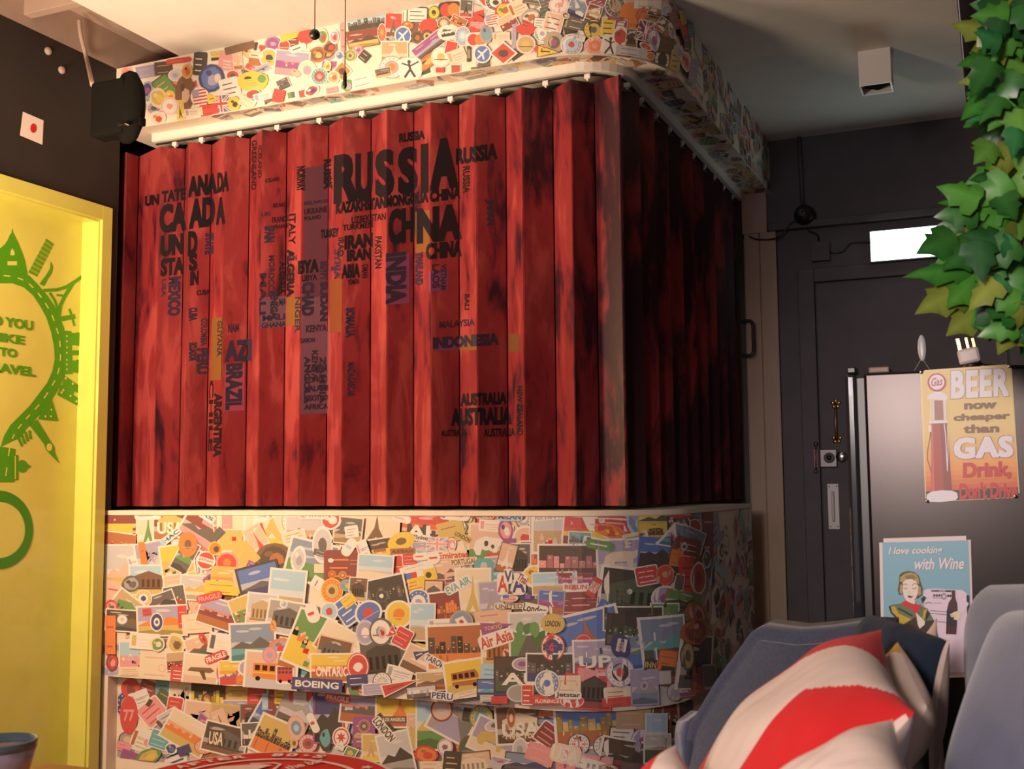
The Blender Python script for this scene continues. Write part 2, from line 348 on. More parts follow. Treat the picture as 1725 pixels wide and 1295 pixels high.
# ================================================================ folding door with the painted word map
TZ = 2.53
trk = empty('curtain_track', (-2.2, 3.57, TZ-.03), 'white curved ceiling rail of the red folding door under the sticker soffit', 'rail')
def tpath(s, o):      # straight Y=3.58, corner radius, straight X=-1.165
    r = .165; cx, cy = -1.165-r, 3.58+r; L1 = cx-(XL+.12)
    if s <= L1: return Vector((XL+.12+s, 3.58-o, 0))
    if s <= L1+r*pi/2:
        a = (s-L1)/r-pi/2; return Vector((cx+(r+o)*cos(a), cy+(r+o)*sin(a), 0))
    return Vector((cx+r+o, cy+(s-L1-r*pi/2), 0))
TL = (-1.165-.165-(XL+.12)); TEND = TL+.165*pi/2+(5.58-3.745)
def sweep(bm, prof, s0, s1):
    ss = [s0, TL]+[TL+.165*pi/2*i/10 for i in range(1, 11)]+[s1]
    rings = [[bm.verts.new(tpath(s, o)+Vector((0, 0, z))) for o, z in prof] for s in ss]; k = len(prof)
    for A, B in zip(rings, rings[1:]):
        for i in range(k): bm.faces.new((A[i], A[(i+1) % k], B[(i+1) % k], B[i]))
    bm.faces.new(rings[0]); bm.faces.new(rings[-1][::-1]); bmesh.ops.recalc_face_normals(bm, faces=bm.faces[:])
m_rail = mat('white_rail_enamel', (.78, .72, .66), .4)
bm = bmesh.new(); sweep(bm, [(.022, TZ-.034), (.028, TZ-.030), (.028, TZ), (-.02, TZ), (-.02, TZ-.034)], 0, TEND); fin('rail', bm, m_rail, trk)
bm = bmesh.new(); sweep(bm, [(.004, TZ-.040), (.004, TZ-.034), (-.006, TZ-.034), (-.006, TZ-.040)], 0, TEND); fin('slot', bm, m_gun, trk)
# fold points: (x, y) alternate front and back
def fx(px, Y): return onY(px, 500, Y).x
YFf, YFb = 3.555, 3.645
F = []
for i, (px, k) in enumerate([(188, 1), (206, 0), (229, 1), (265, 0), (308, 1), (314, 0), (353, 1), (375, 0), (418, 1), (438, 0), (481, 1), (506, 0), (552, 1), (577, 0), (624.6, 1), (651, 0), (697, 1), (726, 0), (774, 1), (803.5, 0), (854.5, 1), (882, 0), (935, 1), (966, 0), (1006, 1)]):
    Y = YFb if k else YFf; F.append(Vector((fx(px, Y), Y)))
NF = len(F)
F.append(Vector((onY(1052, 500, 3.585).x, 3.585)))
F += [Vector((-1.235, 3.72))]
y = 3.79; k = 0
while y < 5.5: F.append(Vector((-1.14 if k % 2 == 0 else -1.235, y))); y += .0955; k += 1
F.append(Vector((-1.185, 5.57)))
ZB, ZT = .986, 2.478
# procedural paint of the leaves
def leafmat():
    m = bpy.data.materials.new('washed_red_paint'); m.use_nodes = True; nt = m.node_tree; N = nt.nodes; L = nt.links; b = N['Principled BSDF']
    tc = N.new('ShaderNodeNewGeometry'); oi = N.new('ShaderNodeObjectInfo'); ad = N.new('ShaderNodeVectorMath'); ad.operation = 'ADD'
    sc = N.new('ShaderNodeVectorMath'); sc.operation = 'SCALE'; sc.inputs['Scale'].default_value = 9; L.new(oi.outputs['Random'], sc.inputs[0])
    L.new(tc.outputs['Position'], ad.inputs[0]); L.new(sc.outputs[0], ad.inputs[1])
    def nz(scale, st, det=6, dist=.8, src=ad.outputs[0]):
        mp = N.new('ShaderNodeMapping'); mp.inputs['Scale'].default_value = st; L.new(src, mp.inputs[0])
        n = N.new('ShaderNodeTexNoise'); n.inputs['Scale'].default_value = scale; n.inputs['Detail'].default_value = det; n.inputs['Distortion'].default_value = dist
        n.inputs['Roughness'].default_value = .6; L.new(mp.outputs[0], n.inputs['Vector']); return n.outputs['Fac']
    r1 = N.new('ShaderNodeValToRGB'); e = r1.color_ramp.elements
    e[0].position = .30; e[0].color = (.036, .006, .013, 1); e[1].position = .76; e[1].color = (.37, .055, .052, 1)
    for p, c in ((.40, (.12, .014, .022)), (.50, (.24, .022, .026)), (.62, (.25, .028, .030))):
        x = r1.color_ramp.elements.new(p); x.color = (*c, 1)
    big = nz(3.6, (1, 1, .5)); fine = nz(5, (2.2, 2.2, .55), 6, .7)
    mx = N.new('ShaderNodeMath'); mx.operation = 'MULTIPLY_ADD'; mx.inputs[1].default_value = .55; L.new(big, mx.inputs[0])
    m2 = N.new('ShaderNodeMath'); m2.operation = 'MULTIPLY'; m2.inputs[1].default_value = .45; L.new(fine, m2.inputs[0]); L.new(m2.outputs[0], mx.inputs[2])
    # paint darkens to the right (world X), the dim side's shade put into it
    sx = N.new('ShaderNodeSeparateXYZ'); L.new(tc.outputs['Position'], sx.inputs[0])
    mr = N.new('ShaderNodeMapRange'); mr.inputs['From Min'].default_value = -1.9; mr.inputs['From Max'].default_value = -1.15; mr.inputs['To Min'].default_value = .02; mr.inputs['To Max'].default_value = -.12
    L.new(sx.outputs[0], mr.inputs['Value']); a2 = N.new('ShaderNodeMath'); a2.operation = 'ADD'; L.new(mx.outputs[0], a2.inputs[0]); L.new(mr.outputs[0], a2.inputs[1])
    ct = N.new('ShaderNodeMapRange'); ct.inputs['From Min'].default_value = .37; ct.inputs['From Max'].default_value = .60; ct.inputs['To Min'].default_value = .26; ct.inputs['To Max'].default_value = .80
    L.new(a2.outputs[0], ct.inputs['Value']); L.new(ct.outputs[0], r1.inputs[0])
    bp = N.new('ShaderNodeBump'); bp.inputs['Strength'].default_value = .15; bp.inputs['Distance'].default_value = .002; L.new(fine, bp.inputs['Height']); L.new(bp.outputs[0], b.inputs['Normal'])
    L.new(r1.outputs[0], b.inputs['Base Color']); b.inputs['Roughness'].default_value = .42; b.inputs['Specular IOR Level'].default_value = .45
    return m
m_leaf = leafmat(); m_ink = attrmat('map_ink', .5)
K1 = (.012, .008, .012); K2 = (.035, .022, .045); OC = (.22, .085, .02); LV = (.17, .07, .10)
WORDS = []    # (x0, ybase, x1, h, text, orient, colour)
def W(s, orient=0, col=K1):
    for t in s.split(';'):
        a, b, c, d, e = t.strip().split(',', 4); WORDS.append((float(a), float(b), float(c), float(d), e, orient, col))
W('272,342,313,20,TATE;268,394,314,49,CA;318,386,362,50,AD;364,379,379,46,A;316,333,366,35,ANA;366,325,385,34,DA;270,433,309,36,UN;316,432,332,42,D;270,466,310,30,STA;318,457,332,30,S;244,348,268,18,UN;320,481,334,24,IN')
W('562,344,604,82,R;598,341,628,82,U;632,334,664,80,S;670,330,704,80,S;709,326,722,83,I;724,322,772,86,A')
W('672,241,716,16,RUSSIA;768,278,838,28,RUSSIA;566,361,650,20,KAZAKHSTAN;592,377,650,12,UZBEKISTAN;577,389,628,10,TURKMEN;650,350,722,20,MONGOLIA;724,341,776,20,CHINA;654,413,698,60,CH;702,411,778,60,NA;718,438,778,28,CHINA;580,421,628,24,IRAN;584,441,625,20,IRAN;575,470,606,24,ABIA;512,362,551,10,UKRAINE;540,402,571,15,TURKEY;458,376,486,10,FRANCE;462,386,486,7,FRANCE;447,308,471,7,ICELAND;502,462,537,23,BYA;508,474,534,10,LIBYA;331,498,353,9,CUBA;460,350,480,7,IRELAND;585,480,604,9,YEMEN;512,372,540,7,POLAND')
W('378,610,424,36,AZI;740,553,800,12,MALAYSIA;729,588,840,20,INDONESIA', 0, K2)
W('776,684,853,21,AUSTRALIA;760,718,862,30,AUSTRALIA;815,736,868,14,AUSTRALIA;743,735,786,11,AUSTRALIA', 0, K1)
# vertical words: x0, y0, x1, y1
W('424,236,432,320,GREENLAND;435,245,441,300,ICELAND;360,662,373,770,ARGENTINA;352,640,359,760,CHILE;871,650,881,733,NEW ZEALAND;545,268,558,318,RUSSIA;780,280,792,325,RUSSIA;500,280,514,322,NORWAY;483,420,496,500,ALGERIA;470,440,481,495,ALGERIA;487,360,498,412,ITALY;552,300,560,318,LAT;610,445,620,468,OMAN;632,398,643,452,PAKISTAN;568,400,579,432,IRAQ;783,495,791,522,BALI', 1)
W('283,466,304,532,MEXICO;345,392,360,428,STATE;338,536,349,582,COLOMBIA;318,518,332,540,CUBA;331,586,351,630,PERU;318,577,331,608,ECUADOR;380,612,408,690,BRAZIL;508,475,529,532,CHAD;539,440,553,472,EGYPT;539,474,552,541,SUDAN;582,518,597,568,SOMALIA;585,610,597,668,MADAGASCAR;650,425,684,511,INDIA;700,425,713,480,THAILAND;742,445,752,488,VIETNAM;728,445,740,485,LAOS;817,335,832,380,JAPAN;445,380,463,408,SPAIN;437,460,448,530,MALI;452,430,462,500,MOROCCO;448,395,455,408,UK;455,490,468,540,SENEGAL;512,600,522,680,ANGOLA;525,590,535,640,KENYA;538,600,548,680,ZAMBIA;497,500,506,560,NIGER;563,420,574,470,SYRIA;272,470,279,500,USA;366,540,374,600,GUYANA', 1, K2)
W('440,553,482,9,GHANA;442,541,480,10,MALI;516,628,552,14,ZAMBIA;512,645,552,10,CONGO;513,660,553,10,MALAWI;512,676,553,10,LESOTHO;512,690,553,9,AFRICA;505,578,530,8,GABON;384,560,402,14,NAM;440,365,456,7,UK;515,560,550,12,KENYA;512,346,552,6,BELARUS;484,440,500,9,TUN;558,458,574,9,IRAQ;470,515,482,12,MA', 0, K2)
PATCH = [(356, 535, 375, 640, OC), (507, 560, 553, 697, LV), (508, 475, 552, 560, LV), (378, 612, 412, 692, (.30, .06, .10)), (437, 500, 482, 552, LV), (512, 280, 552, 500, (.12, .035, .055)), (723, 455, 755, 490, (.20, .05, .12)), (700, 355, 724, 425, OC), (774, 565, 803, 590, OC), (857, 562, 875, 592, (.16, .06, .02)), (556, 470, 576, 560, (.20, .05, .015)), (483, 500, 506, 548, OC), (300, 400, 305, 470, (.30, .05, .02)), (650, 428, 690, 512, (.22, .05, .12)), (730, 572, 774, 590, (.22, .05, .13))]
YM = 3.60
art = Art()
for x0, y0, x1, y1, col in PATCH:
    a = onY(x0, (y0+y1)/2, YM); b = onY(x1, (y0+y1)/2, YM); t = onY((x0+x1)/2, y0, YM); u = onY((x0+x1)/2, y1, YM)
    art.rect(a.x, u.z, b.x, t.z, col, 0)
for x0, yb, x1, h, t, orient, col in WORDS:
    if orient == 0:
        p = onY(x0, yb, YM); u = onY(x0, yb-h, YM); e = onY(x1, yb, YM)
        (art.fat if h > 14 else art.text)(t, (p.x+e.x)/2, (p.z+u.z)/2, e.x-p.x, u.z-p.z, col, 1, .03)
    else:
        y1 = h; y0 = yb; a = onY(x0, (y0+y1)/2, YM); b = onY(x1, (y0+y1)/2, YM); t0 = onY((x0+x1)/2, y0, YM); u = onY((x0+x1)/2, y1, YM)
        (art.fat if x1-x0 > 12 else art.text)(t, (a.x+b.x)/2, (t0.z+u.z)/2, t0.z-u.z, b.x-a.x, col, 1, .03, rot=-pi/2)
fold = empty('folding_door', (-2.1, 3.6, ZB), 'red washed-paint accordion folding door printed with a map of country names', 'folding door')
def clipx(src, x0, x1):
    """pieces of the art between two fold lines"""
    out = Art()
    for pts, fs, col, layer in src.p:
        a = min(p[0] for p in pts); b = max(p[0] for p in pts)
        if b <= x0 or a >= x1: continue
        bb = bmesh.new(); vs = [bb.verts.new((x, y, 0)) for x, y in pts]
        for f in fs:
            try: bb.faces.new([vs[i] for i in f])
            except ValueError: pass
        for co, no in (((x0, 0, 0), (-1, 0, 0)), ((x1, 0, 0), (1, 0, 0))):
            bmesh.ops.bisect_plane(bb, geom=bb.verts[:]+bb.edges[:]+bb.faces[:], plane_co=co, plane_no=no, clear_outer=True)
        bb.verts.index_update(); 
        if bb.faces: out.p.append(([(v.co.x, v.co.y) for v in bb.verts], [tuple(v.index for v in f.verts) for f in bb.faces], col, layer))
        bb.free()
    return out
for i in range(len(F)-1):
    a, b = F[i], F[i+1]; d = (b-a); L = d.length; u = d/L; n = Vector((u.y, -u.x))   # n points to the room
    g = .0015; th = .006; bm = bmesh.new(); cl = bm.loops.layers.float_color.new('Col')
    zt = ZT+.012*math.sin(i*1.7) - (.02 if i % 2 else 0)*0
    pts = [a+u*g, b-u*g, b-u*g-n*th, a+u*g-n*th]
    lo = [bm.verts.new((p.x, p.y, ZB)) for p in pts]; hi = [bm.verts.new((p.x, p.y, ZT - (.006 if (k in (0, 3)) == (i % 2 == 1) else 0)*1)) for k, p in enumerate(pts)]
    bm.faces.new(lo[::-1]); bm.faces.new(hi)
    for k in range(4): bm.faces.new((lo[k], lo[(k+1) % 4], hi[(k+1) % 4], hi[k]))
    bmesh.ops.bevel(bm, geom=[e for e in bm.edges if abs((e.verts[0].co-e.verts[1].co).z) > 1], offset=.002, segments=2, affect='EDGES')
    bmesh.ops.recalc_face_normals(bm, faces=bm.faces[:])
    if i < NF-1:
        ea, eb = YM*a.x/a.y, YM*b.x/b.y; piece = clipx(art, min(ea, eb)+.0006, max(ea, eb)-.0006)   # edges seen as bearings
        old = set(bm.faces)
        def fn(x, z, lift, a=a, u=u, n=n, d=d):
            t = x/YM; k = (t*a.y-a.x)/(u.x-t*u.y); p = a+u*k; zz = EYE.z+(z-EYE.z)*p.y/YM; p = p+n*lift; return Vector((p.x, p.y, zz))
        piece.build(bm, fn, gap=.0003, base=.0004)
        for f in bm.faces:
            if f not in old: f.material_index = 1
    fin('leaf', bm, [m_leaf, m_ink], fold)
m_hang = mat('white_nylon', (.75, .7, .65), .5)
for i in list(range(4, NF, 2))+list(range(NF+1, len(F)-1, 2)):
    a = F[i]; y0 = 3.58 if i < NF+1 else a.y; x0 = a.x if i < NF+1 else -1.165
    bm = bmesh.new(); box(bm, (x0-.011, y0-.008, TZ-.058), (x0+.011, y0+.008, TZ-.0405), .002); box(bm, (x0-.003, y0-.004, ZT-.012), (x0+.003, y0+.004, TZ-.056))
    fin('hanger', bm, m_hang, fold)
# pull handle on its closing edge
c = Vector((-1.13, 5.5, 1.78)); bm = bmesh.new()
tube(bm, smoothline([c+Vector((-.02, 0, .085)), c+Vector((.03, 0, .08)), c+Vector((.035, 0, 0)), c+Vector((.03, 0, -.08)), c+Vector((-.02, 0, -.085))]), .008); fin('pull_handle', bm, m_black, fold, True)
# ================================================================ left: lime panel, loudspeaker, card
m_lime = mat('lime_lacquer', (.67, .63, .12), .28, var=.04, coat=.3)
XP = XL-.085
mural = empty('travel_mural', (XP, 2.4, FZ), 'lime green recessed framed panel with a green road-and-landmarks travel graphic', 'panel')
bx('panel', (XP-.02, .95, FZ), (XP, 3.39, 2.14), m_lime, mural)
bm = bmesh.new()
box(bm, (XP-.02, 3.39, FZ), (XL+.022, 3.445, 2.20), .002); box(bm, (XP-.02, .92, 2.14), (XL+.022, 3.39, 2.20), .002); box(bm, (XL-.004, 3.382, FZ), (XL+.010, 3.39, 2.14)); box(bm, (XL-.004, .92, 2.132), (XL+.010, 3.382, 2.14))
box(bm, (XP-.02, .90, FZ), (XL+.022, .95, 2.20), .002)
fin('frame', bm, m_lime, mural)
GR = hx('4f9a14'); GD = hx('3f8a1a'); LM = (.67, .63, .12)
art = Art()
pr = art
def pl(pts, col=GR, layer=0): pr.poly(pts, col, layer)
inner = [(0, 477), (20, 477), (40, 484), (55, 497), (67, 515), (78, 535), (86, 560), (91, 585), (92, 605), (88, 625), (79, 645), (66, 662), (50, 683), (33, 700), (17, 716), (6, 735), (1, 752)]
outer = [(0, 450), (30, 455), (50, 465), (66, 482), (80, 498), (92, 516), (101, 535), (108, 553), (112, 578), (113, 605), (110, 628), (101, 650), (88, 672), (74, 690), (60, 705), (46, 720), (33, 737), (26, 756), (22, 790)]
for i in range(len(inner)-1): pl([inner[i], inner[i+1], outer[i+1], outer[i]])
pl([(1, 752), (26, 756), (24, 812), (-30, 812), (-24, 760)]); pl([inner[0], outer[0], (-60, 456), (-52, 486)])
mid = [((a[0]+b[0])/2, (a[1]+b[1])/2) for a, b in zip(inner, outer)]+[(12, 780), (8, 812)]
for a, b in zip(mid, mid[1:]): pr.line([(a[0]*.75+b[0]*.25, a[1]*.75+b[1]*.25), (a[0]*.35+b[0]*.65, a[1]*.35+b[1]*.65)], 2.2, LM, 1)
pl([(-14, 450), (-12, 425), (0, 418), (8, 411), (12, 405), (16, 396), (19, 392), (20, 384), (22, 392), (25, 398), (30, 408), (36, 422), (42, 440), (47, 468), (30, 462), (0, 458)])
pr.rect(12, 440, 28, 447, LM, 1); pl([(17, 424), (20, 418), (24, 424), (24, 430), (17, 430)], LM, 1)
pl([(47, 459), (78, 402), (90, 411), (62, 466)], hx('8aa32a'));
for k in range(9): t = k/8; pr.line([(49+28*t, 457-53*t), (62+27*t, 464-52*t)], 2.6, GR, 1)
pl([(66, 478), (78, 462), (84, 452), (85, 440), (89, 450), (87, 460), (80, 470), (74, 482)])
pr.line([(74, 489), (96, 488), (112, 483), (128, 473), (149, 458)], 5.5, GR); pr.line([(98, 540), (101, 515), (108, 500), (122, 478)], 6, GR); pr.line([(84, 494), (92, 506), (98, 526)], 4, GR); pr.line([(96, 497), (110, 498)], 3.5, GR)
pr.line([(98, 538), (124, 533)], 8, GR); pr.line([(117, 521), (121, 533), (125, 548)], 3.5, GR)
pl([(104, 556), (120, 558), (122, 630), (106, 630)]); 
for yy in (571, 617):
    pr.ell(131, yy, 8, 11.5, GR); pr.rect(118, yy-10, 128, yy+10, GR); pr.poly([(136, yy-6), (147, yy), (136, yy+6)], GR)
pr.rect(118, 590, 147, 598, GR)
for yy in (566, 575, 585, 594, 606, 614, 622): pr.ell(112, yy, 1.4, 2, LM, 1, 8)
pl([(108, 632), (141, 655), (137, 664), (104, 650)]); pl([(102, 648), (134, 673), (130, 683), (96, 665)]); pl([(112, 645), (126, 655), (122, 668), (108, 660)])
for a, b in ((110, 637), (122, 646), (134, 655), (106, 657), (118, 667), (128, 676), (103, 661)): pr.ell(a, b, 1.8, 2.4, LM, 1, 8)
pl([(86, 670), (98, 709), (64, 706), (70, 690)])
for a, b in ((86, 690), (76, 701), (85, 701)): pr.ell(a, b, 1.5, 2, LM, 1, 8)
pl([(49, 716), (62, 706), (84, 742), (91, 752), (92, 762), (100, 781), (86, 767), (77, 757), (74, 748)]); pr.ell(82.5, 753, 5, 6.5, LM, 1)
for k in range(4): pr.line([(28+7*k, 732-2*k), (36+5*k, 750-4*k)], 4, GR)
pr.rect(20, 766, 30, 808, GR); pr.ell(37, 785, 9, 10.5, GR); pl([(44, 780), (52, 785), (44, 790)]); pr.line([(25, 768), (25, 806)], 2, LM, 1)
n = 40
for k in range(n):
    a, b = -pi/2+pi*k/n*1.0-0.0, -pi/2+pi*(k+1)/n
    pl([(-3+58*cos(a), 892+66*sin(a)), (-3+58*cos(b), 892+66*sin(b)), (-3+45*cos(b), 892+48*sin(b)), (-3+45*cos(a), 892+48*sin(a))], GD)
def tx(a, t, x0, x1, y0, y1, col, layer=1, bold=.03, dy=0, **k):
    if bold >= .05: return a.fat(t, (x0+x1)/2, (y0+y1)/2, x1-x0, -(y1-y0), col, layer, .02, bold*1.1, **k)
    """text between pixel columns x0..x1 and rows y0..y1; dy = rise of the right end"""
    a.text(t, (x0+x1)/2, (y0+y1)/2, x1-x0, -(y1-y0), col, layer, bold, **k)
def slant(a, n0, x0, x1, dy):     # shear the last shapes so that they follow the panel's perspective
    for i in range(n0, len(a.p)):
        pts, fs, col, l = a.p[i]; a.p[i] = ([(x, y+(x-(x0+x1)/2)/(x1-x0)*dy) for x, y in pts], fs, col, l)
for t, x0, x1, y0, y1, dy in (('DO YOU', -30, 55, 534, 551, 13), ('LIKE', -18, 41, 562, 577, 8), ('TO', -2, 28, 586, 601, 4), ('TRAVEL', -33, 59, 613, 629, 12)):
    k0 = len(pr.p); tx(pr, t, x0, x1, y0, y1, GR, 1, .045); slant(pr, k0, x0, x1, dy)
bm = bmesh.new(); art.build(bm, lambda x, y, l: (lambda p: Vector((XP+.0005+l, p.y, p.z)))(onX(x, y, XP)), gap=.0005)
bmesh.ops.recalc_face_normals(bm, faces=bm.faces[:])
tag(fin('road_graphic', bm, attrmat('vinyl_print', .4), mural), 'green silhouette road ring with landmarks and lettering')
# loudspeaker on the wall
m_cloth = mat('black_grille_cloth', (.006, .005, .004), .9, bump=.5, bscale=400, spec=.1)
a = onY(151, 175, 2.98); b = onY(206, 175, 2.98); zt = onY(206, 128, 2.98).z; zb = onY(206, 222, 2.98).z; yb = onX(232, 175, b.x).y
ls = empty('loudspeaker', ((a.x+b.x)/2, 3.1, zb), 'black box loudspeaker with a bulging side hung at the top of the dark left wall', 'loudspeaker')
bx('cabinet', (a.x, 2.98, zb), (b.x, yb, zt), m_cloth, ls, .012)
bm = bmesh.new(); cz = (zt+zb)/2; cy = (2.98+yb)/2
lathe(bm, [(.13, -.03), (.135, .0), (.125, .025), (.085, .05), (0, .058)], Matrix.Translation((b.x, cy, cz)) @ Matrix.Rotation(pi/2, 4, 'Y') @ Matrix.Diagonal((1.0, (yb-2.98)/.27, 1, 1)), 40); gr_ = fin('bulging_grille', bm, m_cloth, ls, True)
bx('knob', (b.x+.0, yb-.05, cz-.075), (b.x+.06, yb-.02, cz-.045), m_cloth, gr_, .004)
bx('trim_piece', (b.x+.01, yb-.11, zb+.012), (b.x+.045, yb-.09, zb+.016), mat('chrome', (.6, .62, .66), .2, 1), ls)
bm = bmesh.new(); e = onY(156, 131, 3.0); tube(bm, smoothline([onX(133, 33, XL+.06), onX(136, 60, XL+.06), onX(146, 100, XL+.06), Vector((e.x, 3.0, zt-.002))]), .008, 8); tag(fin('speaker_cable', bm, m_plast), 'thick beige cable dropping from the ceiling recess to the black loudspeaker', 'cable')
bm = bmesh.new(); p = onZ(118, 20, 2.82); box(bm, (XL, p.y-.02, 2.84), (-2.985, p.y+.02, 2.92), .002); struct(fin('trim_3', bm, m_plast))
# card with a red dot
art = Art(); art.poly([(38, 188), (73, 203), (71, 244), (33, 228)], hx('e8d8cc')); art.ell(56, 216, 5.5, 8, (.55, .01, .01), 1, 16)
bm = bmesh.new(); art.build(bm, lambda x, y, l: (lambda p: Vector((XL+.001+l, p.y, p.z)))(onX(x, y, XL)), gap=.0006); bmesh.ops.recalc_face_normals(bm, faces=bm.faces[:])
tag(fin('wall_card', bm, PRINT), 'white paper card with a red dot stuck on the dark left wall', 'card')
for (x, y), l in (((80, 86), 'small cream screw cap on the dark wall, the upper of two'), ((103, 118), 'small cream screw cap on the dark wall, the lower of two')):
    p = onX(x, y, XL); bm = bmesh.new(); lathe(bm, [(.016, 0), (.015, .008), (.008, .013), (0, .014)], Matrix.Translation(p) @ Matrix.Rotation(pi/2, 4, 'Y'), 16); tag(fin('screw_cap', bm, m_plast, None, True), l, 'screw cap')
# ================================================================ right: fridge, signs
YR = 2.36
m_fr = mat('satin_black_steel', (.028, .021, .020), .27, .6, bump=.03, bscale=900, spec=.5)
zt = onY(1457, 628, YR).z; xl = onY(1457, 700, YR).x
fridge = empty('fridge', (.05, 2.65, FZ), 'low black refrigerator standing side-on with two tin signs on its side', 'refrigerator')
bx('body', (xl, YR, .04), (.42, YR+.55, zt), m_fr, fridge, .006)
bx('door_gasket', (xl-.016, YR+.008, .06), (xl, YR+.54, zt-.01), m_black, fridge)
d0 = onY(1425, 700, YR-.005).x; bx('door', (d0, YR-.005, .05), (xl-.014, YR+.55, zt-.001), mat('gloss_black_enamel', (.02, .022, .026), .12, coat=1), fridge, .007)
bx('hinge_cover', (onY(1462, 620, YR).x, YR+.01, zt), (onY(1497, 620, YR).x, YR+.08, zt+.012), mat('tan_plastic', (.30, .20, .16), .5), fridge, .003)
bx('door_cap', (d0+.004, YR+.0, zt), (d0+.022, YR+.05, zt+.014), m_black, fridge, .003)
for k in range(3): bx('foot', (xl+.05+.2*k, YR+.03, FZ), (xl+.09+.2*k, YR+.07, .04), m_black, fridge)
def pxbuild(art, name, Y, mats, parent, gap=.00025):
    bm = bmesh.new(); art.build(bm, lambda x, y, l: (lambda p: Vector((p.x, Y-l, p.z)))(onY(x, y, Y)), gap=gap); bmesh.ops.recalc_face_normals(bm, faces=bm.faces[:])
    # faces must look to the room (-Y)
    for f in bm.faces:
        if f.normal.y > 0: f.normal_flip()
    return fin(name, bm, mats, parent)
def mixc(a, b, t): return tuple(x+(y-x)*t for x, y in zip(a, b))
def ZB5(pts): return [(1540+x/5.178, 600+y/5.178) for x, y in pts]
YS = YR-.004
sg = empty('beer_sign', (-.05, YS, 1.02), 'yellow and orange tin sign reading BEER now cheaper than GAS, on the fridge side', 'sign')
def quadsheet(name, c, m, parent, Y, th=.0015):
    bm = bmesh.new(); P4 = [onY(x, y, Y) for x, y in c]; fr = [bm.verts.new((p.x, Y, p.z)) for p in P4]; bk = [bm.verts.new((p.x, Y+th, p.z)) for p in P4]
    bm.faces.new(fr); bm.faces.new(bk[::-1])
    for i in range(4): bm.faces.new((fr[i], bk[i], bk[(i+1) % 4], fr[(i+1) % 4]))
    bmesh.ops.bevel(bm, geom=[e for e in bm.edges if abs(e.verts[0].co.y-e.verts[1].co.y) > th/2], offset=.008, segments=4, affect='EDGES'); bmesh.ops.recalc_face_normals(bm, faces=bm.faces[:])
    return fin(name, bm, m, parent)
sheet = quadsheet('tin_sheet', [(1550, 624), (1704, 613), (1718, 838), (1559, 846)], mat('yellow_tin', (.75, .55, .22), .35, spec=.5), sg, YS)
a = Art(); n = 26
TLc, TRc, BRc, BLc = (1551.5, 625.5), (1702.5, 615), (1716, 837), (1560.5, 844.5)
def lp(A, B, t): return (A[0]+(B[0]-A[0])*t, A[1]+(B[1]-A[1])*t)
yl, og, rd = (.80, .60, .22), (.85, .33, .05), (.60, .07, .03)
for k in range(n):
    t, u = k/n, (k+1)/n; c = yl if t < .45 else mixc(yl, og, min(1, (t-.45)/.3)) if t < .75 else mixc(og, rd, min(1, (t-.75)/.17))
    if t > .915: c = (.03, .02, .02)
    a.poly([lp(TLc, BLc, t), lp(TRc, BRc, t), lp(TRc, BRc, u), lp(TLc, BLc, u)], c, 0)
WH = (.80, .75, .80); OUT = (.16, .07, .08); RD = (.55, .02, .015)
def zell(cx, cy, rx, ry, col, l): a.poly(ZB5([(cx+rx*cos(t*pi/16), cy+ry*sin(t*pi/16)) for t in range(32)]), col, l)
zell(198, 228, 82, 80, (.42, .04, .05), 2); zell(198, 226, 66, 66, WH, 3); a.text('Gas', 1540+198/5.178, 600+222/5.178, 20, -14, (.5, .1, .1), 4, .02, rot=-.12, shear=.4)
a.poly(ZB5([(115, 375), (120, 350), (150, 322), (190, 308), (240, 312), (275, 332), (295, 362), (285, 382)]), WH, 2)
a.poly(ZB5([(140, 380), (275, 380), (280, 555), (145, 560)]), (.75, .62, .48), 2); a.poly(ZB5([(175, 385), (250, 385), (258, 555), (180, 558)]), (.35, .16, .12), 3)
for x in (145, 165, 262, 275): a.poly(ZB5([(x-4, 382), (x+4, 382), (x+7, 555), (x, 557)]), WH, 4)
a.poly(ZB5([(130, 562), (292, 556), (293, 582), (132, 588)]), WH, 4)
a.poly(ZB5([(145, 588), (288, 582), (330, 1180), (148, 1190)]), (.42, .05, .03), 2); a.poly(ZB5([(225, 586), (288, 582), (330, 1180), (262, 1185)]), (.26, .04, .03), 3)
a.poly(ZB5([(150, 588), (165, 588), (180, 1180), (152, 1185)]), (.60, .13, .08), 3)
a.line(ZB5([(145, 620), (140, 700), (118, 820), (116, 900), (150, 1010)]), 1.4, (.15, .04, .03), 5); a.poly(ZB5([(124, 605), (150, 600), (152, 660), (128, 662)]), WH, 5)
a.line(ZB5([(262, 590), (275, 700), (290, 990)]), 1.6, WH, 5); a.line(ZB5([(290, 600), (296, 800), (290, 1000)]), 1.2, WH, 5)
a.poly(ZB5([(108, 1240), (112, 1205), (150, 1180), (240, 1168), (330, 1172), (375, 1190), (382, 1230), (360, 1258), (230, 1272), (120, 1268)]), WH, 4)
def bt(t, x0, x1, y0, y1, col, rise, bold, outl=None, **k):
    k0 = len(a.p); X0, X1 = 1540+x0/5.178, 1540+x1/5.178; Y0, Y1 = 600+y0/5.178, 600+y1/5.178
    if outl: tx(a, t, X0-.7, X1+.7, Y0-.7, Y1+.7, outl, 2, bold*1.45, **k)
    tx(a, t, X0, X1, Y0, Y1, col, 3, bold, **k); slant(a, k0, X0, X1, -rise)
bt('BEER', 320, 830, 115, 360, WH, 5, .05, OUT, spacing=1.12); bt('now', 435, 720, 405, 460, (.20, .09, .05), 2, .05); bt('cheaper', 342, 835, 495, 572, (.20, .09, .05), 4, .05)
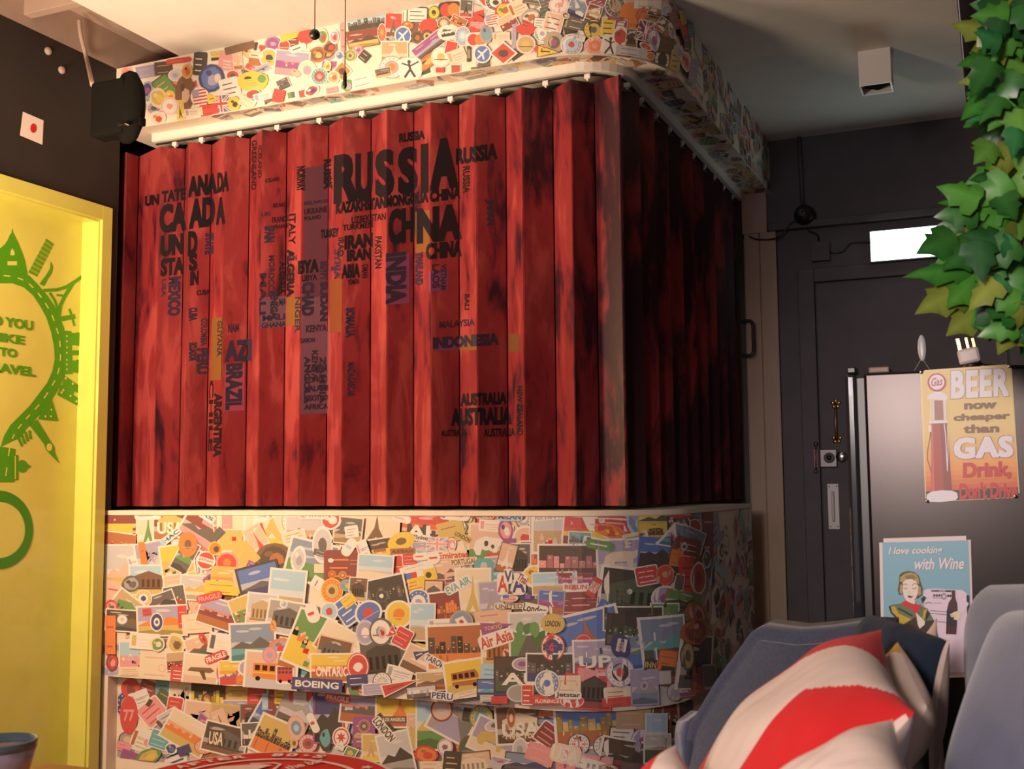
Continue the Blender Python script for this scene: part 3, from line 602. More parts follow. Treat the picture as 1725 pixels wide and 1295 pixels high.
bt('than', 428, 742, 592, 668, (.20, .09, .05), 2, .05); bt('GAS', 342, 865, 700, 890, WH, 4, .055, OUT, spacing=1.12); bt('Drink,', 425, 850, 920, 1075, RD, 3, .07); bt("Don't Drive", 395, 900, 1095, 1245, RD, 3, .06)
pxbuild(a, 'printed_face', YS-.0002, PRINT, sheet)
for x, y in ((1562.5, 844), (1711, 836), (1552.5, 627), (1701, 617)):
    p = onY(x, y, YS-.002); bm = bmesh.new(); lathe(bm, [(.0035, 0), (.003, .0015), (0, .002)], face_y(p), 12); fin('rivet', bm, mat('chrome', (.6, .62, .66), .2, 1), sheet, True)
# ---- wine sign
sg = empty('wine_sign', (-.13, YS, .7), 'light blue tin sign reading I love cooking with Wine, with a woman beside a cooker', 'sign')
sheet = quadsheet('tin_sheet', [(1481, 907), (1635, 902), (1642, 1140), (1486, 1145)], mat('pink_white_tin', (.78, .62, .60), .4), sg, YS)
def Z6(pts): return [(1470+x/6.168, 890+y/6.168) for x, y in pts]
a = Art(); A_ = lambda pts, col, l: a.poly(Z6(pts), col, l)
A_([(100, 145), (995, 122), (1040, 1500), (125, 1500)], hx('7fb4c6'), 0)
HR, HB, SK, BK = hx('b49a52'), hx('4a3a1c'), hx('f0ded0'), hx('1c1416')
for t, x0, x1, y0, y1, r in (('I love cooking', 165, 725, 190, 285, -2), ('with Wine', 435, 950, 305, 425, -1)):
    k0 = len(a.p); X0, X1, Y0, Y1 = 1470+x0/6.168, 1470+x1/6.168, 890+y0/6.168, 890+y1/6.168
    tx(a, t, X0+.5, X1+.5, Y0+.5, Y1+.5, hx('5a7486'), 1, .02, shear=.25); tx(a, t, X0, X1, Y0, Y1, hx('f4dde0'), 2, .02, shear=.25); slant(a, k0, X0, X1, r)
# cooker
A_([(530, 650), (560, 630), (640, 625), (930, 640), (975, 670), (1000, 760), (1010, 1500), (560, 1500)], hx('e8d4e4'), 1)
A_([(975, 690), (1005, 695), (1012, 960), (985, 1010)], BK, 2); A_([(608, 640), (815, 640), (820, 660), (610, 655)], BK, 2); A_([(690, 644), (760, 644), (760, 654), (690, 654)], hx('bda7b4'), 3)
for k in range(4): a.ell(*Z6([(640+26*k, 695)])[0], 1.8, 2.2, BK, 2, 12)
a.ell(*Z6([(742, 705)])[0], 4.5, 5.5, hx('8d7c88'), 2, 20); a.ell(*Z6([(742, 705)])[0], 2.8, 3.4, hx('d8c6d2'), 3, 16)
for k in range(2): a.ell(*Z6([(785+24*k, 700)])[0], 1.8, 2.4, BK, 2, 12)
for y in (858, 885, 965): a.line(Z6([(600, y-6), (770, y+10)]), .9, BK, 2)
a.line(Z6([(640, 772), (715, 775)]), .6, BK, 2); a.line(Z6([(625, 720), (720, 722)]), .8, BK, 2); A_([(500, 730), (535, 700), (560, 720), (520, 780)], BK, 2)
# bottle
A_([(820, 640), (858, 640), (860, 720), (880, 780), (885, 860), (870, 1100), (762, 1095), (770, 850), (790, 770), (822, 720)], hx('4a1420'), 3); A_([(775, 850), (878, 855), (872, 1020), (768, 1015)], hx('22141a'), 4)
A_([(880, 840), (960, 800), (985, 760), (1000, 780), (960, 850), (905, 890)], hx('e8d4e4'), 4); A_([(805, 890), (840, 870), (895, 850), (915, 890), (905, 930), (880, 955), (840, 940), (850, 925), (812, 915)], hx('e9d9b8'), 5)
a.line(Z6([(810, 905), (850, 905)]), .5, BK, 6); a.line(Z6([(815, 922), (850, 922)]), .5, BK, 6)
A_([(545, 780), (570, 750), (605, 745), (625, 765), (610, 795), (575, 800)], hx('e8d4e4'), 2); a.line(Z6([(545, 780), (580, 765), (615, 775)]), 1, BK, 3)
# woman
A_([(280, 480), (310, 455), (370, 440), (430, 450), (480, 490), (500, 560), (520, 620), (515, 690), (480, 720), (450, 730), (460, 600), (330, 560), (310, 690), (275, 690), (262, 640), (272, 580)], HB, 2)
A_([(290, 500), (340, 465), (400, 455), (455, 475), (480, 520), (485, 580), (460, 560), (420, 520), (330, 560), (280, 550)], HR, 3); A_([(340, 490), (420, 480), (465, 520), (430, 515), (350, 530)], hx('8a7236'), 4)
A_([(285, 590), (305, 570), (315, 650), (300, 690), (280, 660)], HR, 3); A_([(478, 590), (500, 610), (505, 680), (480, 700), (465, 650)], HR, 3)
A_([(315, 560), (345, 530), (400, 522), (450, 545), (475, 600), (470, 680), (450, 720), (415, 755), (385, 762), (350, 745), (325, 700), (312, 640)], SK, 4)
A_([(355, 740), (440, 740), (440, 800), (360, 800)], SK, 3)
a.line(Z6([(318, 585), (340, 572), (362, 588)]), .8, BK, 5); a.line(Z6([(408, 590), (435, 568), (458, 580)]), .8, BK, 5)
a.line(Z6([(325, 618), (342, 626), (360, 614)]), .9, BK, 5); a.line(Z6([(412, 618), (435, 628), (455, 612)]), .9, BK, 5)
a.line(Z6([(385, 640), (375, 672), (390, 678)]), .4, hx('b09080'), 5); A_([(358, 700), (380, 695), (408, 703), (430, 698), (405, 718), (378, 718)], hx('4a1018'), 5)
A_([(165, 810), (200, 790), (310, 775), (350, 800), (500, 800), (570, 830), (640, 960), (700, 1180), (215, 1180), (270, 960), (215, 900), (190, 860)], hx('5f7a4a'), 2)
A_([(190, 810), (235, 810), (270, 880), (400, 940), (380, 1000), (275, 985), (250, 910), (205, 870)], hx('c9a422'), 3); A_([(530, 850), (565, 830), (560, 890), (510, 980)], hx('c9a422'), 3)
A_([(165, 808), (188, 805), (205, 870), (250, 915), (275, 980), (262, 975), (235, 925), (190, 880)], BK, 4); a.line(Z6([(270, 830), (330, 860), (410, 905)]), 3, BK, 3); A_([(565, 850), (600, 880), (580, 920), (555, 960), (550, 900)], BK, 3)
A_([(300, 770), (345, 745), (390, 770), (440, 785), (445, 750), (455, 785), (505, 790), (505, 830), (475, 850), (465, 915), (430, 880), (400, 830), (320, 805)], hx('d11f22'), 5)
A_([(450, 870), (480, 900), (545, 965), (540, 1000), (490, 1040), (470, 1000)], SK, 5); A_([(215, 1065), (430, 925), (455, 910), (490, 1040), (545, 960), (640, 950), (600, 1200), (420, 1180)], hx('38200f'), 3)
pxbuild(a, 'printed_face', YS-.0002, PRINT, sheet)
# ---- things on top of the fridge
YC = 2.50; c = onY(1553, 590, YC); zf = zt-.002
q = empty('wire_ornament', (c.x, YC, zt), 'translucent grey teardrop paddle on two thin splayed wires on the fridge', 'ornament')
bm = bmesh.new(); e = onY(1553, 586, YC); bmesh.ops.create_uvsphere(bm, u_segments=16, v_segments=12, radius=1, matrix=Matrix.Translation(e) @ Matrix.Diagonal((.0085, .003, .028, 1))); fin('paddle', bm, mat('grey_translucent_plastic', (.45, .45, .47), .3), q, True)
bm = bmesh.new(); top = onY(1553, 602, YC)
for x in (1533, 1573): tube(bm, smoothline([e, top, Vector((onY(x, 622, YC).x, YC, zt+.001))]), .0009, 6)
fin('wire_legs', bm, m_steel, q)
YC = 2.46; q = empty('mains_plug', (onY(1636, 600, YC).x, YC, zt), 'white three-pin mains plug with brass pins pointing up, on the fridge', 'plug')
M = Matrix.Translation((onY(1635, 600, YC).x, YC, zt+.018)) @ Matrix.Rotation(radians(-10), 4, 'Y')
bm = bmesh.new(); lathe(bm, [(.0, -.012), (.017, -.012), (.022, -.004), (.020, .0), (0, .0)], M, 20); fin('base', bm, m_black, q)
bm = bmesh.new(); box(bm, (-.021, -.018, 0), (.021, .018, .032), .006, M=M); pb_ = fin('body', bm, mat('off_white_plastic', (.62, .52, .50), .4), q)
for x, y, h, ww in ((-.014, -.004, .026, .004), (.002, .010, .026, .0032), (.014, -.006, .020, .0032)):
    bm = bmesh.new(); box(bm, (x-ww, y-.002, .031), (x+ww, y+.002, .031+h), .0008, M=M); fin('pin', bm, m_brass, pb_)
bm = bmesh.new(); tube(bm, smoothline([M @ Vector((.01, 0, -.006)), Vector((q.location.x+.05, YC, zt+.009)), Vector((q.location.x+.09, YC+.02, zt+.008)), Vector((q.location.x+.16, YC+.05, zt+.008))]), .005); fin('flex', bm, m_black, q, True)
# ================================================================ sofa and pillows
m_sofa = mat('blue_grey_upholstery', (.046, .052, .085), .85, bump=.5, bscale=700, var=.18, vscale=220, sheen=.25)
m_sofa2 = mat('blue_grey_upholstery_soft', (.075, .085, .15), .85, bump=.3, bscale=500, var=.08, vscale=30, sheen=.3)
sofa = empty('sofa', (-.2, 1.4, FZ), 'blue-grey fabric sofa with high back and sloping far arm in the lower right corner', 'sofa')
def soft(name, a, b, m, parent, bev=.05, lump=.008, M=None, seed=0):
    bm = bmesh.new(); box(bm, a, b, bev, seg=4)
    bmesh.ops.subdivide_edges(bm, edges=[e for e in bm.edges if e.calc_length() > .12], cuts=7, use_grid_fill=True)
    for v in bm.verts: v.co += v.normal*0 + Vector((0, 0, 0))
    bm.normal_update()
    for v in bm.verts:
        v.co += v.normal*lump*noise.noise(v.co*5+Vector((seed, 0, 0)))
        if M is not None: v.co = M @ v.co
    return fin(name, bm, m, parent, True)
soft('base', (-.52, .55, .06), (.22, 1.92, .30), m_sofa, sofa, .02)
soft('seat_cushion', (-.55, .58, .30), (.02, 1.91, .47), m_sofa, sofa, .04)
for x, y in ((-.46, .62), (-.46, 1.82), (.14, .62), (.14, 1.82)):
    bm = bmesh.new(); lathe(bm, [(.015, FZ), (.025, .06)], Matrix.Translation((x, y, 0)), 12); fin('foot', bm, m_black, sofa)
# far arm: sloping outline, 18 cm thick
YA = 2.02
pts = [onY(x, y, YA) for x, y in ((1278, 1060), (1340, 1068), (1390, 1064), (1445, 1056), (1500, 1058))]; out = [(p.x, p.z) for p in pts]
out += [(out[-1][0]+.02, .22)]; q0, q1, q2 = onY(1262, 1066, YA), onY(1200, 1152, YA), onY(1158, 1222, YA)
out += [(onY(1140, 1400, YA).x, .22), (onY(1142, 1290, YA).x, onY(1142, 1290, YA).z), (q2.x, q2.z), (q1.x, q1.z), (q0.x, q0.z)]
bm = bmesh.new(); fr = [bm.verts.new((x, YA, z)) for x, z in out]; bk = [bm.verts.new((x, YA+.19, z)) for x, z in out]
bm.faces.new(fr); bm.faces.new(bk[::-1])
for i in range(len(out)): bm.faces.new((fr[i], bk[i], bk[(i+1) % len(out)], fr[(i+1) % len(out)]))
bmesh.ops.recalc_face_normals(bm, faces=bm.faces[:])
bmesh.ops.bevel(bm, geom=[e for e in bm.edges if abs(e.verts[0].co.y-e.verts[1].co.y) < .01], offset=.02, segments=4, affect='EDGES'); fin('far_arm', bm, m_sofa, sofa, True)
# lighter piping roll at the arm's front foot
soft('arm_front_roll', (onY(1139, 1290, YA).x-.004, YA+.02, .3), (onY(1160, 1290, YA).x, YA+.17, onY(1150, 1222, YA).z), m_sofa2, sofa, .03, .002)
def lumpy(name, A, B, C_, D, T, m, parent, n=40, pw=7):
    """well filled cushion between four mid-plane corners"""
    bm = bmesh.new(); cs = [Vector(p) for p in (A, B, C_, D)]; nn = (cs[1]-cs[0]).cross(cs[3]-cs[0]).normalized(); g = []
    for s in (1, -1):
        gg = []
        for i in range(n+1):
            row = []
            for j in range(n+1):
                a, b = i/n, j/n; u, v = (1-cos(pi*a))/2, (1-cos(pi*b))/2
                e = (max(0, 1-abs(2*u-1)**pw)*max(0, 1-abs(2*v-1)**pw))**.5
                p = cs[0]*(1-u)*(1-v)+cs[1]*u*(1-v)+cs[2]*u*v+cs[3]*(1-u)*v
                row.append(bm.verts.new(p+nn*s*T*e*(1+.12*noise.noise(p*6))))
            gg.append(row)
        g.append(gg)
        for i in range(n):
            for j in range(n):
                q = (gg[i][j], gg[i+1][j], gg[i+1][j+1], gg[i][j+1]); bm.faces.new(q if s > 0 else q[::-1])
    bmesh.ops.remove_doubles(bm, verts=bm.verts[:], dist=1e-6); bmesh.ops.recalc_face_normals(bm, faces=bm.faces[:])
    return fin(name, bm, m, parent, True)
# back frame (far lump) and nearer back cushion
lumpy('back_frame', P(1668, 985, 1.85), P(2050, 975, 1.15), (.22, .9, .2), (.02, 2.0, .2), .09, m_sofa2, sofa)
lumpy('back_cushion', P(1722, 1040, 1.50), P(2250, 1080, .80), P(2000, 2300, .78), P(1625, 1400, 1.22), .075, m_sofa2, sofa, pw=5)
def pillow(name, c, T, label, colf, back, cat='pillow', group=None, pinch=.06, n=90, ear=.0, flip=False):
    """c: four corners round the face. front colour by colf(u, v); back: plain colour"""
    c = [Vector(p) for p in c]; ctr = sum(c, Vector())/4; nn = (c[1]-c[0]).cross(c[3]-c[0]).normalized()
    if nn.dot(EYE-ctr) < 0: nn = -nn
    root = empty(name, (ctr.x, ctr.y, min(p.z for p in c)), label, cat, group)
    def base(u, v):
        p = c[0]*(1-u)*(1-v)+c[1]*u*(1-v)+c[2]*u*v+c[3]*(1-u)*v
        pu = 4*u*(1-u); pv = 4*v*(1-v)   # sides draw in between the corners
        return p+(ctr-p)*pinch*(max(pu*(1-pv)**2, pv*(1-pu)**2)*1.5)
    for side in (0, 1):
        bm = bmesh.new(); cl = bm.loops.layers.float_color.new('Col'); s = 1 if side == 0 else -1; g = []
        for i in range(n+1):
            row = []
            for j in range(n+1):
                u, v = i/n, j/n; e = (max(0, 1-abs(2*u-1)**2.3)*max(0, 1-abs(2*v-1)**2.3))**.55
                w = noise.noise(Vector((u*4, v*4, side*5+len(label))))*.10+noise.noise(Vector((u*14, v*5, side*5)))*.03
                row.append(bm.verts.new(base(u, v)+nn*s*T*e*(1+w)))
            g.append(row)
        for i in range(n):
            for j in range(n):
                q = (g[i][j], g[i+1][j], g[i+1][j+1], g[i][j+1]); f = bm.faces.new(q); f.smooth = True
                for l, (a, b) in zip(f.loops, ((i, j), (i+1, j), (i+1, j+1), (i, j+1))):
                    l[cl] = (*(colf((i+.5)/n, (j+.5)/n) if side == 0 else back), 1)
        bmesh.ops.recalc_face_normals(bm, faces=bm.faces[:])
        if sum((f.normal.dot(nn*s) for f in bm.faces)) < 0: bmesh.ops.reverse_faces(bm, faces=bm.faces[:])
        fin('front_cover' if side == 0 else 'back_cover', bm, m_pil, root, False)
    return root
m_pil = attrmat('pillow_linen', .85, bump=.35, bscale=900, sheen=.04)
RED, CRM, NAV, BEI = (.62, .012, .014), (.72, .56, .48), (.006, .016, .036), (.50, .37, .29)
def cA(u, v):
    # broad stripes running down the pillow, with a frayed edge on the second red one
    x = u + .012*noise.noise(Vector((u*9, v*9, 1)))
    b1 = .47-.22*min(1, v/.4); b2 = .90-.22*min(1, v/.35)
    fr = .14*max(0, noise.noise(Vector((x*26, v*3, 4))))*(1 if v > .5 else 0)
    if x < b1: return RED
    if x < b2-fr: return CRM
    if x < 1.0-.12*v: return RED
    return CRM
pillow('striped_pillow', (P(1484, 1060, 1.55), P(1541, 1200, 1.17), P(1260, 1560, 1.02), P(1150, 1345, 1.40)), .075, 'red and cream striped linen pillow leaning on the sofa, the largest in view', cA, (.66, .52, .45), group=None)
pillow('navy_pillow', (P(1471, 1036, 1.86), P(1600, 1078, 1.62), P(1572, 1330, 1.45), P(1395, 1190, 1.70)), .06, 'navy blue pillow with beige back between the striped pillow and the wine sign', lambda u, v: NAV if .02 < u < .985 and v > .02 else CRM, BEI)
pillow('beige_pillow', (P(1520, 1085, 1.89), P(1578, 1040, 1.885), P(1600, 1385, 1.82), P(1520, 1385, 1.84)), .025, 'light beige pillow, only its pointed corner showing behind the navy one', lambda u, v: BEI, BEI, n=50)
pillow('cream_pillow', (P(1504, 1211, 1.10), P(1600, 1420, .88), P(1330, 1690, .84), P(1190, 1440, 1.02)), .06, 'cream pillow with one raised ear at the bottom edge in front of the striped pillow', lambda u, v: CRM, BEI, n=60)
pillow('small_pillow', (P(1137, 1254, 1.22), P(1245, 1400, 1.08), P(1100, 1560, 1.05), P(1000, 1420, 1.15)), .05, 'pillow corner, half red and half cream, at the bottom edge left of the others', lambda u, v: CRM if v < u*1.0+.02 else RED, BEI, n=60)
pillow('mustard_backed_pillow', (P(1512, 1080, 1.57), P(1562, 1190, 1.33), P(1530, 1300, 1.29), P(1490, 1200, 1.50)), .035, 'pale linen pillow with a mustard yellow tip squeezed behind the striped pillow', lambda u, v: hx('c9982c') if (u < .16 and v < .2) else CRM, CRM, n=60)
# ================================================================ ivy at the upper right
m_leafy = attrmat('glossy_leaf', .38, spec=.5)
ivy = empty('hanging_ivy', (.06, 1.75, 1.3), 'dense green artificial ivy hanging down the right edge of the view', 'plant')
LOBE = [(0, 0), (.18, -.05), (.42, .02), (.50, .26), (.34, .36), (.40, .58), (.24, .66), (.16, .84), (0, 1.08), (-.16, .84), (-.24, .66), (-.40, .58), (-.34, .36), (-.50, .26), (-.42, .02), (-.18, -.05)]
def leaf(bm, cl, p, tipdir, nrm, size, col, wid=1.0):
    t = Vector(tipdir).normalized(); n = Vector(nrm); n = (n-t*n.dot(t)).normalized(); s = t.cross(n)
    vc = [bm.verts.new(Vector(p)+t*size*y) for y in (0, .3, .6, .85)]
    def vv(x, y): 
        d = abs(x); return bm.verts.new(Vector(p)+s*x*size*wid+t*size*y+n*size*(-.28*d + -.22*y*y + .05*sin(y*9+x*4)))
    for v, y in zip(vc, (0, .3, .6, .85)): v.co += n*size*(-.22*y*y)
    R_ = [vv(x, y) for x, y in LOBE[1:9]]; L_ = [vv(x, y) for x, y in LOBE[:8:-1]]
    tip = R_[-1]
    k = 0
    for side, V in ((1, R_), (-1, [*L_, tip])):
        V = V[:8] if side == 1 else V[:7]+[tip]
        m = [vc[0], vc[0], vc[1], vc[1], vc[1], vc[2], vc[3], vc[3]]
        for i in range(7):
            vs = [m[i], V[i], V[i+1]]+([m[i+1]] if m[i+1] is not m[i] else [])
            vs = vs if side == 1 else vs[::-1]
            try: f = bm.faces.new(vs)
            except ValueError: continue
            f.smooth = True
            for l in f.loops:
                c = col
                if l.vert in vc: c = tuple(min(1, x*1.5+.01) for x in col)
                l[cl] = (*c, 1)
rnd = random.Random(3)
bm = bmesh.new(); cl = bm.loops.layers.float_color.new('Col')
GRS = [tuple(v*.6 for v in c) for c in [(.03, .16, .02), (.05, .24, .025), (.08, .30, .03), (.02, .11, .025), (.13, .33, .04), (.24, .30, .04), (.03, .20, .05)]]
def prof(y):      # left boundary of the foliage, px
    T = [(-60, 1665), (0, 1658), (60, 1650), (100, 1645), (150, 1662), (190, 1645), (230, 1680), (300, 1662), (340, 1625), (380, 1610), (430, 1610), (480, 1620), (520, 1660), (560, 1700), (600, 1740)]
    for (a, b), (c, d) in zip(T, T[1:]):
        if a <= y <= c: return b+(d-b)*(y-a)/(c-a)
    return 1750
for k in range(430):
    y = rnd.uniform(-60, 560); x = prof(y)+18+abs(rnd.gauss(0, 75)); d = rnd.uniform(1.6, 2.05)
    p = P(x, y, d); a = rnd.gauss(-2.0, .8)
    tip = RT*cos(a)+UP*sin(a)*1.0+FWD*rnd.uniform(-.5, .3); nn = -FWD+RT*rnd.uniform(-.9, .5)+UP*rnd.uniform(-.2, 1.0)
    leaf(bm, cl, p, tip, nn, rnd.uniform(.038, .062), rnd.choice(GRS), rnd.uniform(.85, 1.1))
SP = [((1612, 398), (1557, 414), 0, .9), ((1640, 452), (1542, 452), 1, .45), ((1622, 484), (1556, 514), 5, .8), ((1650, 520), (1606, 552), 5, .9), ((1640, 510), (1672, 556), 2, 1.1), ((1715, 530), (1690, 583), 5, 1.0), ((1640, 470), (1605, 505), 2, .9), ((1670, 345), (1600, 330), 1, .5), ((1690, 100), (1630, 95), 1, .8), ((1690, 140), (1632, 182), 1, .8), ((1675, 240), (1650, 262), 4, .9), ((1660, 380), (1625, 350), 5, 1.0), ((1700, 480), (1650, 500), 3, 1), ((1725, 350), (1680, 390), 4, 1), ((1650, 410), (1600, 440), 0, .9), ((1665, 120), (1685, 175), 6, .9), ((1700, 30), (1665, 70), 6, 1)]
for (x0, y0), (x1, y1), ci, wd in SP:
    d = 1.66; a = P(x0, y0, d+.02); b = P(x1, y1, d-.02); L = (b-a).length
    leaf(bm, cl, a, b-a, -FWD+UP*.35-RT*.15, L*.95, GRS[ci], wd)
bmesh.ops.recalc_face_normals(bm, faces=bm.faces[:])
fin('foliage', bm, m_leafy, ivy)
m_stem = mat('ivy_stem', (.06, .07, .02), .6)
for k in range(7):
    x = 1680+k*22; bm = bmesh.new(); tube(bm, smoothline([P(x+10*sin(j*2+k), y, 1.78+.03*cos(j+k)) for j, y in enumerate((-120, 20, 160, 300, 420, 500))]), .003, 6); fin('stem', bm, m_stem, ivy, True)
pb = P(1735, -118, 1.78); bx('hanging_bar', (pb.x-.09, pb.y-.09, pb.z-.01), (pb.x+.16, pb.y+.06, pb.z+.005), m_black, ivy)
for dx_ in (-.07, .14): bm = bmesh.new(); tube(bm, [(pb.x+dx_, pb.y, pb.z), (pb.x+dx_, pb.y, 2.98 if pb.x+dx_ > -.06 else 2.80)], .003, 6); fin('hanging_wire', bm, m_stem, ivy)
# ================================================================ lower left: red bottle-cap table, wooden table, bowl
d_back = P(433, 1258.5, (1.05-.55)/((1258.5-818)/1877)); d_in = .239
vdir = Vector((d_back.x, d_back.y, 0)).normalized(); RR = .239; cen = Vector((d_back.x, d_back.y, .55))-vdir*RR; sdir = Vector((vdir.y, -vdir.x, 0))
tb = empty('bottle_cap_table', (cen.x, cen.y, FZ), 'round red table shaped like a bottle cap, lettered AFTER 80\'S in white', 'table')
m_red = mat('red_enamel', (.62, .010, .008), .5, spec=.25)
bm = bmesh.new(); N_ = 84; rings = []
for r, z in ((0, -.012), (RR-.02, -.012), (RR, -.03), (RR, -.004), (RR-.006, 0), (0, 0)):
    if r == 0: rings.append([bm.verts.new((cen.x, cen.y, .55+z))]); continue
    row = []
    for k in range(N_):
        a = 2*pi*k/N_; rr = r+(.004*(1 if k % 4 < 2 else -1) if z <= -.03 else 0); row.append(bm.verts.new(cen+(sdir*cos(a)+vdir*sin(a))*rr+Vector((0, 0, z))))
    rings.append(row)
for A, B in zip(rings, rings[1:]):
    for k in range(N_):
        a = [A[k % len(A)], A[(k+1) % len(A)]] if len(A) > 1 else [A[0]]; b = [B[(k+1) % len(B)], B[k % len(B)]] if len(B) > 1 else [B[0]]; bm.faces.new(a+b)
bmesh.ops.recalc_face_normals(bm, faces=bm.faces[:]); tt_ = fin('tabletop', bm, m_red, tb)
a = Art(); Wt = (.82, .66, .62)
def ring(r0, r1, col, l=0, n=96):
    for k in range(n):
        p, q = 2*pi*k/n, 2*pi*(k+1)/n; a.poly([(r0*cos(p), r0*sin(p)), (r1*cos(p), r1*sin(p)), (r1*cos(q), r1*sin(q)), (r0*cos(q), r0*sin(q))], col, l)
ring(RR-.008, RR-.002, Wt); ring(.170, .180, Wt)
def arc(t, r, h, c0, c1): a.arctext(t, 0, 0, r, h, c0, c1, Wt, 1, .04, True, .8)
arc('AFTER', .203, .024, pi/2+radians(45), pi/2+radians(5)); arc("80'S", .203, .024, pi/2-radians(7), pi/2-radians(38))
arc('M', .203, .024, pi/2+radians(66), pi/2+radians(54))
st = [( .203*cos(radians(18))+(.013 if k % 2 == 0 else .006)*cos(k*pi/5), .203*sin(radians(18))+(.013 if k % 2 == 0 else .006)*sin(k*pi/5)) for k in range(10)]; a.poly(st, Wt, 1)
a.poly([(-.118, .100), (-.062, .135), (.0, .135), (.028, .122), (-.01, .085), (-.118, .085)], Wt, 1); a.line([(-.01, .142), (.03, .138), (.042, .124), (.03, .09)], .006, Wt, 1)
a.text('the bar', .085, .115, .085, .028, Wt, 1, .02, rot=radians(35), shear=.3)
bm = bmesh.new(); a.build(bm, lambda x, y, l: cen+sdir*x+vdir*y+Vector((0, 0, l)), gap=.0003); bmesh.ops.recalc_face_normals(bm, faces=bm.faces[:])
for f in bm.faces:
    if f.normal.z < 0: f.normal_flip()
fin('painted_lettering', bm, attrmat('enamel_print', .3), tt_)
bm = bmesh.new(); lathe(bm, [(.14, FZ), (.14, FZ+.012), (.03, FZ+.03), (.025, .50), (.06, .535)], Matrix.Translation((cen.x, cen.y, 0)), 28); fin('pedestal', bm, m_gun, tb, True)
m_wood = mat('orange_stained_wood', (.55, .22, .07), .4, var=.2, vscale=6, stretch=(1, 8, 1))
c0 = P(82, 1283, .43/((1283-827)/1877)); zt2 = c0.z
e1 = (P(190, 1297, .43/((1297-827)/1877))-c0).normalized(); e1.z = 0; e1.normalize(); e2 = Vector((-e1.y, e1.x, 0)); e2 = -e2 if e2.dot(Vector((c0.x, c0.y, 0))) > 0 else e2
wt = empty('wooden_table', (c0.x+.3*(e1+e2).x, c0.y+.3*(e1+e2).y, FZ), 'orange-brown wooden table, just a corner at the lower left edge', 'table')
M = Matrix(((e1.x, e2.x, 0, c0.x), (e1.y, e2.y, 0, c0.y), (0, 0, 1, 0), (0, 0, 0, 1)))
if M.determinant() < 0: pass
bm = bmesh.new(); box(bm, (0, 0, zt2-.025), (.55, .55, zt2), .004, M=M); bmesh.ops.recalc_face_normals(bm, faces=bm.faces[:]); fin('tabletop', bm, m_wood, wt)
for x in (.03, .48):
    for y in (.03, .48): bm = bmesh.new(); box(bm, (x, y, FZ), (x+.04, y+.04, zt2-.025), .003, M=M); bmesh.ops.recalc_face_normals(bm, faces=bm.faces[:]); fin('leg', bm, m_wood, wt)
bd = 1.58; rim = P(0, 1246, bd); br = 60/1877*bd
bw = empty('bowl', (rim.x, rim.y, zt2), 'small patterned china bowl with a blue-grey rim standing on the wooden table corner', 'bowl')
h = rim.z-zt2
bm = bmesh.new(); lathe(bm, [(br*.42, 0), (br*.45, .006), (br*.8, h*.45), (br*.97, h*.86)], Matrix.Translation((rim.x, rim.y, zt2)), 48, 0); fin('body', bm, mat('patterned_china', (.62, .54, .56), .25, var=.35, vscale=30), bw, True)
bm = bmesh.new(); lathe(bm, [(br*.968, h*.85), (br, h), (br*.95, h), (br*.9, h*.8), (br*.4, .02), (0, .015)], Matrix.Translation((rim.x, rim.y, zt2)), 48, 0); fin('blue_rim', bm, mat('blue_grey_glaze', (.22, .30, .32), .25), bw, True)
# ================================================================ stickers and travel photos
PAL = dict(w=(.80, .76, .72), c=(.78, .66, .50), k=(.015, .013, .015), n=(.16, .07, .035), N=(.05, .025, .018), r=(.60, .03, .03), R=(.22, .02, .025), o=(.75, .20, .03), O=(.42, .12, .03),
           y=(.78, .55, .05), Y=(.62, .45, .12), g=(.10, .28, .07), G=(.04, .09, .045), b=(.06, .16, .50), B=(.015, .025, .17), t=(.10, .38, .42), l=(.38, .60, .78), p=(.78, .30, .33), m=(.30, .06, .28),
           v=(.38, .34, .52), e=(.36, .34, .34), E=(.09, .085, .09), s=(.52, .36, .20), S=(.72, .48, .36), q=(.56, .55, .58), u=(.20, .28, .42), z=(.28, .04, .10))
def rr(w, h, f=.22, n=4):      # rounded rectangle outline
    r = min(w, h)*f; P_ = []
    for sx, sy, a0 in ((1, 1, 0), (-1, 1, pi/2), (-1, -1, pi), (1, -1, 3*pi/2)):
        for k in range(n+1): a = a0+pi/2*k/n; P_.append((sx*(w/2-r)+r*cos(a), sy*(h/2-r)+r*sin(a)))
    return P_
def blob(w, h, rn, k=14, j=.22): return [(w/2*cos(2*pi*i/k)*(1-j*rn.random()), h/2*sin(2*pi*i/k)*(1-j*rn.random())) for i in range(k)]
